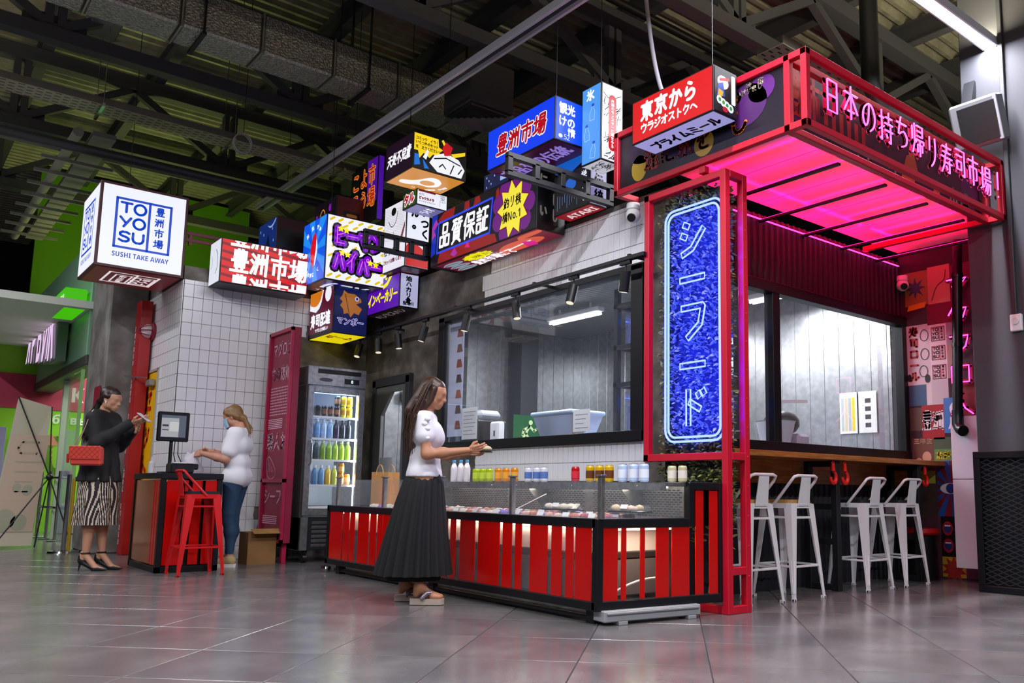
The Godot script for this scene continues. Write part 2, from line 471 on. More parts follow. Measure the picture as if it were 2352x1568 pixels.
# ---------------------------------------------------------------- brush lettering: strokes of each character on a 100 x 100 square, y down
const STROKES := {
	"豊": "22,8 78,8 78,40 22,40 22,8|40,2 40,40|60,2 60,40|22,24 78,24|12,50 88,50|28,58 72,58 72,74 28,74 28,58|34,78 38,88|66,78 62,88|8,94 92,94",
	"洲": "8,12 20,22|4,38 16,48|6,92 20,62|38,12 36,50 28,92|60,10 60,88|84,6 84,96|30,30 26,48|48,30 50,46|70,28 73,44",
	"市": "50,2 50,18|6,20 94,20|20,40 20,82|20,40 80,40 80,78 70,78|50,20 50,98",
	"場": "4,32 36,32|20,8 20,76|2,82 38,70|48,6 88,6 88,36 48,36 48,6|48,21 88,21|40,46 98,46|54,46 38,66|50,58 92,58 88,90 76,94|64,58 44,86|78,58 58,94",
	"東": "8,16 92,16|24,28 76,28 76,60 24,60 24,28|24,44 76,44|50,2 50,98|48,60 8,90|52,60 92,90",
	"京": "50,2 50,14|6,16 94,16|24,28 76,28 76,50 24,50 24,28|50,50 50,94 40,90|28,62 10,86|72,62 90,86",
	"か": "10,34 60,30 58,70 46,90|36,8 30,50 12,92|74,22 94,56",
	"ら": "36,8 58,18|24,30 18,66 50,46 76,56 74,78 52,92 28,92",
	"ウ": "50,4 50,20|14,44 14,22 88,22 84,48 66,80 42,94",
	"ラ": "20,14 80,14|10,38 90,38 82,66 44,94",
	"ジ": "18,16 38,26|10,42 30,52|14,92 50,80 90,40|66,8 72,20|82,4 88,16",
	"オ": "10,28 90,28|62,6 62,92 50,88|58,32 10,80",
	"ス": "16,16 80,16 60,52 12,90|58,56 90,88",
	"ト": "36,6 36,94|38,36 80,56",
	"ク": "38,6 12,48|34,22 84,22 70,60 30,94",
	"へ": "6,60 36,30 94,78",
	"日": "22,10 78,10 78,92 22,92 22,10|22,50 78,50",
	"本": "8,26 92,26|50,4 50,96|48,28 8,76|52,28 92,76|30,74 70,74",
	"の": "52,18 46,60 28,80 12,62 18,34 46,16 74,20 90,48 82,74 58,90",
	"持": "6,26 36,26|22,4 22,90 10,84|4,62 38,48|48,20 92,20|70,4 70,38|42,38 98,38|42,58 98,58|82,44 82,92 70,88|52,68 60,80",
	"ち": "12,26 82,26|44,6 24,58 60,46 84,62 76,84 44,94",
	"帰": "10,14 10,54|28,4 28,60 12,94|44,8 88,8 88,38 44,38|46,23 88,23|40,60 40,50 96,50 96,60|50,88 50,64 86,64 86,84|68,52 68,98",
	"り": "28,8 26,50|70,6 72,50 62,78 40,96",
	"寿": "14,14 86,14|50,2 50,30|18,30 82,30|6,46 94,46|44,30 30,70 8,96|36,62 94,62|72,52 72,92 60,90|44,72 54,84",
	"司": "12,12 86,12 86,92 70,88|16,30 66,30|22,48 60,48 60,74 22,74 22,48",
	"!": "50,6 50,66|50,88 50,92",
	"シ": "20,14 40,24|12,40 32,50|14,92 50,80 90,34",
	"ー": "8,50 92,50",
	"フ": "12,16 86,16 76,60 32,92",
	"ド": "36,6 36,94|38,36 76,56|66,14 74,28|82,8 90,22",
	"ヒ": "22,10 22,84 84,84|24,46 76,34",
	"ロ": "16,18 84,18 84,84 16,84 16,18",
	"ハ": "38,22 12,84|62,22 90,84",
	"イ": "78,8 46,44 10,66|50,40 50,94",
	"マ": "10,20 88,20 48,64|32,48 60,84",
	"ン": "18,18 38,32|14,88 52,74 88,32",
	"パ": "36,26 10,84|56,26 84,84|78,8 88,8 92,18 86,26 76,24 72,16 78,8",
	"品": "30,6 70,6 70,40 30,40 30,6|8,54 42,54 42,92 8,92 8,54|58,54 92,54 92,92 58,92 58,54",
	"質": "12,8 46,6|26,8 22,24 8,40|24,22 48,22|36,22 36,40|56,8 90,6|68,8 64,24 54,40|64,22 94,22|80,22 80,40|26,44 74,44 74,82 26,82 26,44|26,57 74,57|26,70 74,70|36,84 14,98|64,84 88,98",
	"保": "28,4 6,44|18,32 18,98|42,8 88,8 88,36 42,36 42,8|34,52 96,52|65,36 65,98|62,54 34,88|68,54 96,88",
	"証": "20,4 26,12|4,18 44,18|8,32 40,32|8,46 40,46|8,62 40,62 40,94 8,94 8,62|52,10 96,10|74,10 74,90|74,46 94,46|58,44 58,90|48,92 98,92",
	"氷": "50,4 50,92 38,86|16,10 26,20|8,36 38,36 24,66 6,84|88,22 64,42|56,40 72,68 94,84",
	"釣": "24,4 4,34|24,4 46,26|14,38 38,38|8,54 44,54|26,38 26,90|12,64 16,78|40,62 36,76|4,94 48,86|62,8 52,40|58,28 94,28 90,90 76,86|66,48 78,62",
	"桟": "4,28 40,28|22,4 22,96|20,32 4,66|24,40 38,56|48,22 92,18|46,42 94,36|44,62 96,54|62,4 72,60 96,94 98,80|88,62 48,96",
	"橋": "4,28 38,28|20,4 20,96|18,32 4,66|24,40 36,54|84,4 50,14|44,24 96,24|68,12 40,44|70,24 96,42|56,36 82,36 82,50 56,50 56,36|46,96 46,58 92,58 92,92 84,92|58,68 80,68 80,82 58,82 58,68",
	"観": "12,14 48,14|20,4 8,34|10,30 52,30|24,30 14,50|20,42 20,94|22,44 48,44|22,60 46,60|22,76 46,76|20,94 50,94|34,34 34,94|58,8 92,8 92,58 58,58 58,8|58,24 92,24|58,40 92,40|68,58 62,80 50,96|82,58 82,90 98,90 98,80",
	"光": "50,4 50,42|18,12 28,34|82,12 70,34|6,44 94,44|38,44 34,74 8,94|60,44 60,88 92,88 92,74",
	"け": "18,8 12,50 18,92 26,80|40,32 94,32|72,6 72,60 54,94",
	"情": "16,6 16,96|6,26 8,44|26,24 30,36|40,14 94,14|44,28 90,28|36,42 98,42|67,4 67,42|50,96 50,54 86,54 86,94|50,68 86,68|50,80 86,80",
	"伝": "28,4 6,44|18,32 18,98|42,16 88,16|34,42 98,42|62,42 40,90 86,86|76,68 92,96",
	"統": "24,4 8,24 28,28 4,52 38,50|20,54 20,96|8,66 4,86|34,64 38,78|46,18 96,18|70,4 70,18|66,22 48,42 92,38|82,28 94,46|58,48 54,74 42,96|76,48 76,88 98,88 98,76",
	"高": "50,2 50,12|6,14 94,14|28,24 72,24 72,40 28,40 28,24|12,96 12,50 88,50 88,92 78,94|34,62 66,62 66,82 34,82 34,62",
	"内": "16,96 16,26 84,26 84,92 74,94|50,4 50,36 28,72|50,40 76,70",
	"側": "22,4 4,42|14,30 14,98|28,10 58,10 58,70 28,70 28,10|28,30 58,30|28,50 58,50|36,74 22,96|50,74 62,92|72,16 72,70|92,4 92,92 80,88",
	"モ": "20,14 80,14|10,44 90,44|46,14 46,84 86,84",
	"タ": "40,6 10,50|36,22 86,22 70,60 24,96|34,44 66,62",
	"に": "16,10 12,50 18,90|44,24 86,24|46,62 40,78 56,86 92,84",
	"頭": "4,12 44,12|10,26 40,26 40,48 10,48 10,26|14,58 18,74|36,58 32,74|4,84 48,78|52,8 98,8|72,8 68,22|58,24 92,24 92,74 58,74 58,24|58,40 92,40|58,58 92,58|66,78 50,96|82,78 98,94",
	"を": "14,20 80,20|46,6 22,56 52,46 54,74|86,42 40,64 36,84 56,92 84,90",
	"や": "6,50 54,32 86,32 92,50 72,64|50,6 58,18|28,14 54,94",
	"る": "22,12 74,12 20,58 52,42 82,56 80,82 54,94 38,88 42,74 60,78",
	"プ": "12,20 80,20 72,60 30,92|86,4 96,4 98,14 90,18 84,12 86,4",
	"ム": "46,8 16,80 82,74|64,50 92,92",
	"ミ": "22,10 78,22|24,40 74,52|14,70 84,92",
	"ル": "30,14 28,60 8,92|58,8 58,86 94,56",
	"セ": "30,10 30,84 86,84|8,44 84,30 64,60",
	"ッ": "20,38 28,58|46,32 52,52|84,34 72,70 40,94",
	"こ": "24,18 72,18 62,26|18,70 26,86 80,86",
	"よ": "50,6 50,78 28,90 16,80 26,68 50,70 84,90|52,34 82,34",
	"う": "36,6 64,14|20,38 56,28 76,44 68,76 40,98",
	"配": "6,10 52,10|20,10 20,30|36,10 36,30|10,30 48,30 48,94 10,94 10,30|10,74 48,74|20,30 18,50|36,30 38,50 46,50|60,12 92,12 92,44 62,44 62,88 96,88 96,74",
	"達": "12,8 22,20|6,36 20,36 18,74 6,88|18,76 40,92 98,94|38,14 90,14|64,2 64,28|32,28 96,28|50,34 56,44|78,34 72,44|38,48 92,48|40,62 88,62|32,76 96,76|64,48 64,86",
	"ボ": "10,30 80,30|46,8 46,92 36,88|28,50 12,76|64,50 82,76|80,6 84,18|92,2 96,14",
	"ベ": "6,62 36,30 94,80|64,14 72,28|82,8 90,22",
	"カ": "10,30 82,30 78,88 62,84|46,6 42,40 14,92",
	"リ": "26,8 26,56|72,6 72,50 62,78 36,96",
	"貴": "26,8 74,8 74,26 26,26 26,8|50,2 50,36|6,38 94,38|26,46 74,46 74,80 26,80 26,46|26,57 74,57|26,68 74,68|36,82 14,98|64,82 88,98",
	"川": "18,8 18,50 8,94|50,10 50,84|82,6 82,96",
	"グ": "34,6 10,48|30,22 78,22 64,60 26,94|80,2 86,14|92,0 97,10",
	"は": "16,8 12,50 18,92|40,28 94,28|72,6 72,78 54,90 42,80 54,70 94,88",
	"信": "28,4 6,44|18,32 18,98|58,4 66,14|38,20 98,20|46,34 90,34|46,48 90,48|46,64 90,64 90,94 46,94 46,64",
	"仰": "28,4 6,44|18,32 18,98|56,10 38,18 38,80 58,68|66,14 94,14 92,70 82,68|66,14 66,98",
	"職": "4,10 40,10|12,10 12,80|32,10 32,96|12,30 32,30|12,50 32,50|2,82 40,72|44,18 70,18|56,6 56,18|48,24 52,36|66,24 62,36|42,40 98,40|46,50 68,50 68,88 46,88 46,50|46,68 68,68|76,4 84,70 98,96 98,80|94,54 70,96|86,8 94,20",
	"人": "50,6 44,50 8,94|48,40 64,70 94,94",
	"お": "8,28 60,28|34,6 34,84 18,92 8,78 30,60 64,54 88,68 78,90 58,88|76,14 94,32",
	"い": "16,18 18,66 34,82 42,66|76,22 90,62",
	"し": "34,6 32,70 48,92 74,84 88,62",
	"ま": "12,22 86,22|16,44 82,44|50,6 52,76 34,92 18,82 30,70 54,74 86,92",
	"す": "6,24 94,24|56,4 56,50 40,62 32,48 44,36 58,46 56,70 38,96",
	"つ": "6,38 50,24 86,34 88,62 66,80 34,86",
	"く": "74,6 26,48 78,94",
	"ん": "54,6 10,92 34,54 50,58 54,86 72,86 94,58",
	"学": "16,8 26,24|46,4 52,20|82,6 72,24|8,44 8,30 92,30 90,44|26,48 74,48 50,62|50,60 50,92 36,90|6,72 94,72",
	"コ": "14,20 84,20 84,84|10,84 88,84",
	"て": "10,20 90,20 56,44 46,70 66,92 82,90",
	"え": "36,6 66,14|20,36 76,34 10,94|44,60 56,66 58,90 92,90",
	"だ": "8,26 54,26|30,6 12,92|52,48 88,48|50,76 60,90 92,88|74,8 80,20|88,4 94,16",
	"さ": "12,30 86,26|38,6 70,60|28,66 28,86 50,94 72,90",
	"ろ": "22,12 74,12 20,58 52,42 82,56 76,84 44,94",
	"と": "34,8 42,44|82,28 28,62 30,88 84,92",
	"。": "30,70 50,70 58,82 50,94 30,94 22,82 30,70",
	"、": "30,70 48,92",
	"天": "12,14 88,14|6,44 94,44|50,14 46,54 8,94|52,46 66,72 94,94",
	"处": "30,4 8,50|24,24 48,24 40,60 6,94|16,44 44,84 96,94|66,6 66,76|68,34 88,48",
	"不": "6,12 94,12|58,12 6,66|50,34 50,98|58,46 92,70",
	"兒": "40,8 20,14 20,54|56,14 84,14 84,54|20,34 40,34|60,34 84,34|20,54 84,54|38,56 32,78 8,94|62,56 62,88 94,88 94,74",
	"童": "50,0 50,10|14,12 86,12|32,16 38,28|68,16 62,28|4,32 96,32|24,40 76,40 76,66 24,66 24,40|24,53 76,53|50,40 50,94|14,80 86,80|4,96 96,96",
	"ビ": "22,10 22,84 80,84|24,46 66,36|74,8 80,22|88,4 94,18",
	"メ": "74,8 52,52 14,92|26,30 78,76",
	"油": "8,10 20,20|4,36 16,46|6,92 20,62|34,28 92,28 92,92 34,92 34,28|62,6 62,92|34,58 92,58",
	"三": "16,16 84,16|22,50 78,50|6,88 94,88",
	"年": "30,4 8,34|24,18 88,18|18,44 86,44|26,44 26,68|4,68 96,68|54,18 54,98",
	"生": "26,8 10,40|20,28 90,28|22,60 82,60|50,6 50,92|6,92 94,92",
	"友": "6,24 92,24|42,4 34,56 6,94|36,44 80,44 60,78 28,98|40,54 90,98",
	"好": "26,6 10,70 38,94|38,36 26,72 6,94|4,36 46,36|54,12 90,12 72,32 72,92 60,88|50,50 98,50",
}
var glyphs := {}
func glyph(ch: String) -> Array:
	if glyphs.has(ch): return glyphs[ch]
	var out := []
	if STROKES.has(ch):
		var cp := ch.unicode_at(0)
		var curvy := cp >= 0x3041 and cp <= 0x309f
		for s in String(STROKES[ch]).split("|", false):
			var pts := PackedVector2Array()
			for w in s.split(" ", false):
				var xy := w.split(",")
				pts.append(Vector2(float(xy[0]) / 100.0, 1.0 - float(xy[1]) / 100.0))
			if curvy and pts.size() > 2:
				pts = smooth(pts, 3)
			out.append(pts)
	glyphs[ch] = out
	return out

func smooth(pts: PackedVector2Array, k := 4) -> PackedVector2Array:
	var out := PackedVector2Array()
	var m := pts.size()
	for i in m - 1:
		var p0 := pts[maxi(i - 1, 0)]
		var p1 := pts[i]
		var p2 := pts[i + 1]
		var p3 := pts[mini(i + 2, m - 1)]
		for j in k:
			out.append(p1.cubic_interpolate(p2, p0, p3, float(j) / k))
	out.append(pts[m - 1])
	return out

# horizontal or vertical line of characters; (x, y) is the lower left corner of the first one; size.x by size.y each
func ink(mb: MB, xf: Transform3D, text: String, x: float, y: float, size: Vector2, w: float, z := 0.003, down := false, gap := 1.08, round_ends := true) -> void:
	var i := 0
	for ch in text:
		for s in glyph(ch):
			var pts := PackedVector2Array()
			for p in s:
				pts.append(Vector2(x + p.x * size.x, y + p.y * size.y))
			mb.ribbon(xf, pts, w, z, round_ends)
		if down: y -= size.y * gap
		else: x += size.x * gap
		i += 1

# the same line as tubes standing proud of a face
func ink_tubes(mb: MB, xf: Transform3D, text: String, x: float, y: float, size: Vector2, r: float, z: float, down := false, gap := 1.08, k := 6) -> void:
	for ch in text:
		for s in glyph(ch):
			var pts := []
			for p in s:
				pts.append(xf * Vector3(x + p.x * size.x, y + p.y * size.y, z))
			mb.tube(pts, r, k)
		if down: y -= size.y * gap
		else: x += size.x * gap

var fonts := {}
func latin(mb: MB, xf: Transform3D, text: String, x: float, y: float, height: float, z := 0.003, bold := true, stretch := 1.0, centred := false, fit := 0.0) -> float:
	var f: SystemFont = fonts.get(bold)
	if f == null:
		f = SystemFont.new()
		f.font_names = PackedStringArray(["Droid Sans"])
		f.font_weight = 700 if bold else 400
		fonts[bold] = f
	var t := TextMesh.new()
	t.font = f
	t.font_size = 48
	t.pixel_size = 0.01
	t.depth = 0.0
	t.curve_step = 1.5
	t.text = text
	var a := t.get_mesh_arrays()
	var vs: PackedVector3Array = a[Mesh.ARRAY_VERTEX]
	var ix = a[Mesh.ARRAY_INDEX]
	if vs.is_empty(): return 0.0
	var lo := Vector3(1e9, 1e9, 0)
	var hi := Vector3(-1e9, -1e9, 0)
	for p in vs:
		lo = lo.min(p)
		hi = hi.max(p)
	var k := height / (hi.y - lo.y)
	if fit > 0.0: stretch = fit / ((hi.x - lo.x) * k)
	var wide := (hi.x - lo.x) * k * stretch
	if centred: x -= wide / 2
	var nn := xf.basis.z.normalized()
	var idx: PackedInt32Array = ix if ix != null else PackedInt32Array(range(vs.size()))
	for i in range(0, idx.size() - 2, 3):
		var q := []
		for j in 3:
			var p := vs[idx[i + j]]
			q.append(xf * Vector3(x + (p.x - lo.x) * k * stretch, y + (p.y - lo.y) * k, z))
		mb.tri(q[0], q[1], q[2], nn, nn, nn)
	return wide

func star(o: Vector2, r: float, spikes := 5, inner := 0.45, turn := 0.0) -> PackedVector2Array:
	var p := PackedVector2Array()
	for i in spikes * 2:
		var t := PI * i / spikes + PI / 2 + turn
		p.append(o + Vector2(cos(t), sin(t)) * (r if i % 2 == 0 else r * inner))
	return p

func roundrect(x0: float, y0: float, x1: float, y1: float, r: float, k := 4) -> PackedVector2Array:
	var p := PackedVector2Array()
	for c in [[x1 - r, y0 + r, -PI / 2], [x1 - r, y1 - r, 0.0], [x0 + r, y1 - r, PI / 2], [x0 + r, y0 + r, PI]]:
		for i in k + 1:
			var t: float = c[2] + PI / 2 * i / k
			p.append(Vector2(c[0] + cos(t) * r, c[1] + sin(t) * r))
	return p

func v2(a: Array) -> PackedVector2Array:
	var p := PackedVector2Array()
	for i in range(0, a.size(), 2):
		p.append(Vector2(a[i], a[i + 1]))
	return p

# the brand panel: framed block letters beside four characters
func brand(mb: MB, xf: Transform3D, x: float, y: float, s: float, w: float, z := 0.003, with_line := true) -> void:
	mb.ribbon(xf, v2([x, y + s * 0.2, x + s, y + s * 0.2, x + s, y + s * 1.2, x, y + s * 1.2, x, y + s * 0.2]), w, z, false)
	mb.ribbon(xf, v2([x + s * 0.6, y + s * 0.2, x + s * 0.6, y + s * 1.2]), w, z, false)
	var lw := w * 1.05
	var L := {"T": [[0.0, 1.0, 1.0, 1.0], [0.5, 1.0, 0.5, 0.0]], "Y": [[0.0, 1.0, 0.5, 0.45], [1.0, 1.0, 0.35, 0.0]], "U": [[0.0, 1.0, 0.0, 0.35, 0.1, 0.12, 0.3, 0.0, 0.7, 0.0, 0.9, 0.12, 1.0, 0.35, 1.0, 1.0]], "S": [[0.95, 0.88, 0.7, 1.0, 0.3, 1.0, 0.08, 0.85, 0.1, 0.65, 0.35, 0.54, 0.65, 0.48, 0.92, 0.35, 0.92, 0.15, 0.7, 0.0, 0.3, 0.0, 0.02, 0.14]]}
	var rows := ["TO", "YO", "SU"]
	for r in 3:
		for c in 2:
			var ch: String = rows[r][c]
			var ox := x + s * (0.08 + 0.25 * c)
			var oy := y + s * (0.93 - 0.3 * r)
			var k := s * 0.19
			if ch == "O":
				var p := PackedVector2Array()
				for i in 17:
					var t := TAU * i / 16
					p.append(Vector2(ox + k * 0.5 + cos(t) * k * 0.55, oy + k * 0.5 + sin(t) * k * 0.55))
				mb.ribbon(xf, p, lw, z)
			else:
				for st in L[ch]:
					var p := PackedVector2Array()
					for i in range(0, st.size(), 2):
						p.append(Vector2(ox + st[i] * k, oy + st[i + 1] * k))
					mb.ribbon(xf, p, lw, z)
	ink(mb, xf, "豊洲市場", x + s * 0.71, y + s * 0.97, Vector2(s * 0.18, s * 0.18), w * 0.55, z, true, 1.25)
	if with_line:
		latin(mb, xf, "SUSHI TAKE AWAY", x - s * 0.02, y, s * 0.1, z, true, 1.0, false, s * 1.04)

# ---------------------------------------------------------------- floor and roof
const CAM_AT := Vector3(0, 0.84, 0)
func build_floor_and_roof():
	var slab := MB.new()
	slab.span(-8.0, 14.0, -0.2, -0.004, -8.0, 26.0)
	var fl := structure("floor", slab, hexmat("2a282a", 0.8), "grey stone-look tiled hall floor laid on the diagonal")
	var ang := deg_to_rad(46.0)
	var d := Vector3(sin(ang), 0, -cos(ang))
	var nrm := Vector3(cos(ang), 0, sin(ang))
	var s := 0.647
	var tile := MB.new()
	tile.box(Vector3(0, -0.006, 0), Vector3(s - 0.005, 0.012, s - 0.005), Basis.IDENTITY, 0.002)
	var tm := tile.mesh()
	var tones := [m_floor, m_floor.duplicate(), m_floor.duplicate()]
	tones[1].albedo_color = Color(0.94, 0.94, 0.95)
	tones[1].uv1_offset = Vector3(0.3, 0.1, 0.6)
	tones[2].albedo_color = Color(1.0, 0.985, 0.98)
	tones[2].uv1_offset = Vector3(0.7, 0.4, 0.2)
	var rng := RandomNumberGenerator.new()
	rng.seed = 77
	var fwd := Vector3(sin(deg_to_rad(40.4)), 0, -cos(deg_to_rad(40.4)))
	var spots := []
	for i in range(-24, 26):
		for j in range(-8, 36):
			var p := nrm * (-1.761 + s * (i + 0.5)) + d * (4.28 + s * (j + 0.5))
			if p.x < -7 or p.x > 13 or -p.z < -6 or -p.z > 25: continue
			var to := p - CAM_AT
			to.y = 0
			var dist := to.dot(fwd)
			var side := absf(to.dot(Vector3(-fwd.z, 0, fwd.x)))
			var inview := dist > 1.2 and side < dist * 0.78 + 0.6
			if p.x > 4.95 and -p.z > 4.75 and p.x < 8.4 and -p.z < 10.3: continue
			spots.append([0 if inview else 1, dist if dist > 0 else 50.0 - dist, p])
	spots.sort_custom(func(a, b): return a[0] < b[0] or (a[0] == b[0] and a[1] < b[1]))
	var bas := Basis(Vector3.UP, 0.0)
	bas = Basis(nrm, Vector3.UP, -d)
	var rest := MB.new()
	for k in spots.size():
		var p: Vector3 = spots[k][2]
		if k < 290:
			var o := MeshInstance3D.new()
			o.name = "tile"
			o.mesh = tm
			o.material_override = tones[rng.randi() % 3]
			o.transform = Transform3D(bas, p)
			fl.add_child(o, true)
		else:
			rest.box(p + Vector3(0, -0.006, 0), Vector3(s - 0.005, 0.012, s - 0.005), bas)
	var rs := part(fl, "far_tiles", rest, m_floor)
	rs.set_meta("kind", "stuff")

	# roof: ribbed deck on purlins and trusses
	var ce := Node3D.new()
	ce.name = "ceiling"
	add_child(ce)
	tag(ce, "ribbed metal roof deck on dark steel purlins and trusses", "", "", "structure")
	var pitch := 0.19
	var dep := 0.075
	var hd := 7.0
	for sh in range(-8, 28):
		var mb := MB.new()
		for r in 5:
			var u0 := sh * pitch * 5 + r * pitch
			if u0 < -8 or u0 > 26: continue
			var pr := [[0.0, hd], [0.055, hd], [0.085, hd + dep], [0.16, hd + dep], [pitch, hd]]
			for i in 4:
				var a: Array = pr[i]
				var b: Array = pr[i + 1]
				mb.quad(P(-8, a[1], u0 + a[0]), P(14, a[1], u0 + a[0]), P(14, b[1], u0 + b[0]), P(-8, b[1], u0 + b[0]), Vector3.DOWN)
		if mb.v.size() > 0:
			part(ce, "deck_sheet", mb, m_deck)
	var top := MB.new()
	top.span(-8.2, 14.2, hd + 0.08, hd + 0.25, -8.2, 26.2)
	part(ce, "insulation_board", top, m_darkgrey)
	for v in [-1.4, 0.0, 1.35, 2.75, 4.18, 5.55, 6.87, 8.55, 9.95, 11.3]:
		var mb := MB.new()
		mb.span(v - 0.07, v + 0.07, 6.7, 6.715, -7.9, 25.9)
		mb.span(v - 0.07, v + 0.07, 6.985, 6.998, -7.9, 25.9)
		mb.span(v - 0.008, v + 0.008, 6.715, 6.985, -7.9, 25.9)
		part(ce, "purlin", mb, m_beam)
	for u in [0.4, 2.9, 5.35, 7.3, 10.3, 13.2, 16.1]:
		var tr := Node3D.new()
		tr.name = "truss"
		ce.add_child(tr, true)
		var ch := MB.new()
		ch.span(-7.9, 13.9, 5.55, 5.7, u - 0.08, u + 0.08)
		part(tr, "bottom_chord", ch, m_beam)
		var ch2 := MB.new()
		ch2.span(-7.9, 13.9, 6.5, 6.69, u - 0.1, u + 0.1)
		part(tr, "top_chord", ch2, m_beam)
		var x := -7.0
		var i := 0
		while x < 12.5:
			var dg := MB.new()
			dg.bar(P(x, 5.68, u), P(x + 1.35, 6.52, u), 0.1, 0.1)
			part(tr, "diagonal", dg, m_beam)
			var dg2 := MB.new()
			dg2.bar(P(x + 2.7, 5.68, u), P(x + 1.35, 6.52, u), 0.1, 0.1)
			part(tr, "diagonal", dg2, m_beam)
			var ps := MB.new()
			ps.span(x - 0.1, x - 0.02, 5.68, 6.52, u - 0.05, u + 0.05)
			ps.span(x + 0.02, x + 0.1, 5.68, 6.52, u - 0.05, u + 0.05)
			part(tr, "post", ps, m_beam)
			var gs := MB.new()
			gs.span(x - 0.3, x + 0.3, 5.6, 5.85, u - 0.012, u + 0.012)
			part(tr, "gusset_plate", gs, m_beam)
			x += 2.7
			i += 1

# ---------------------------------------------------------------- walls
func tile_field(parent: Node3D, xf: Transform3D, w: float, h: float, tw: float, th: float, keep: Callable, name_of := "wall_tile") -> void:
	# stacked tiles on a face; keep(x) gives how far right (along x) the row at height y reaches
	var mb := MB.new()
	var g := 0.004
	mb.box(Vector3(tw / 2, th / 2, 0.003), Vector3(tw - g, th - g, 0.008), Basis.IDENTITY, 0.0018)
	var shared := mb.mesh()
	var rng := RandomNumberGenerator.new()
	rng.seed = int(w * 1000) + 5
	var nx := int(ceil(w / tw))
	var ny := int(ceil(h / th))
	var n := 0
	var rest := MB.new()
	for j in ny:
		var y := j * th
		var hh := minf(th, h - y)
		if hh < 0.02: continue
		for i in nx:
			var x := i * tw
			var lim: Vector2 = (keep as Callable).call(y + th / 2)
			var x0 := maxf(x, lim.x)
			var x1 := minf(minf(x + tw, lim.y), w)
			if x1 - x0 < 0.012: continue
			var whole := x1 - x0 > tw - 1e-4 and hh > th - 1e-4
			if whole and n < 295:
				var o := MeshInstance3D.new()
				o.name = name_of
				o.mesh = shared
				o.material_override = m_tile
				o.transform = xf * Transform3D(Basis(Vector3(1, 0, 0), 0.0), Vector3(x, y, rng.randf() * 0.0008))
				parent.add_child(o, true)
				n += 1
			elif n < 295:
				var jag := PackedVector2Array()
				var cutl := x0 > x + 1e-4
				var cutr := x1 < minf(x + tw, w) - 1e-4
				jag.append(Vector2(x0 + g / 2, y + g / 2))
				jag.append(Vector2(x1 - g / 2, y + g / 2))
				if cutr:
					jag.append(Vector2(x1 - g / 2 - rng.randf() * 0.03 * minf(1.0, (x1 - x0) / tw), y + hh * 0.35))
					jag.append(Vector2(x1 - g / 2 + rng.randf() * 0.008, y + hh * 0.66))
				jag.append(Vector2(x1 - g / 2, y + hh - g / 2))
				jag.append(Vector2(x0 + g / 2, y + hh - g / 2))
				if cutl:
					jag.append(Vector2(x0 + g / 2 + rng.randf() * 0.03 * minf(1.0, (x1 - x0) / tw), y + hh * 0.62))
					jag.append(Vector2(x0 + g / 2 - rng.randf() * 0.008, y + hh * 0.3))
				var mb2 := MB.new()
				mb2.plate(xf, jag, -0.001, 0.007)
				part(parent, name_of, mb2, m_tile)
				n += 1
			else:
				rest.box(xf * Vector3((x0 + x1) / 2, y + hh / 2, 0.003), xf.basis * Vector3(x1 - x0 - g, hh - g, 0.008))
	if rest.v.size() > 0:
		var r := part(parent, "more_tiles", rest, m_tile)
		r.set_meta("kind", "stuff")

func ribbed(xf: Transform3D, w: float, h: float, pitch: float, depth: float, flat_share := 0.55) -> MB:
	# vertical ribs: profile along x, straight up y
	var mb := MB.new()
	var n := int(ceil(w / pitch))
	for i in n:
		var x := i * pitch
		var a := pitch * flat_share
		var s := pitch * (1.0 - flat_share) * 0.25
		var pr := [[x, 0.0], [x + a, 0.0], [x + a + s, depth], [x + pitch - s, depth], [x + pitch, 0.0]]
		for k in 4:
			var p0 := minf(pr[k][0], w)
			var p1 := minf(pr[k + 1][0], w)
			if p1 - p0 < 1e-5: continue
			mb.quad(xf * Vector3(p0, 0, pr[k][1]), xf * Vector3(p1, 0, pr[k + 1][1]), xf * Vector3(p1, h, pr[k + 1][1]), xf * Vector3(p0, h, pr[k][1]), xf.basis.z)
	return mb

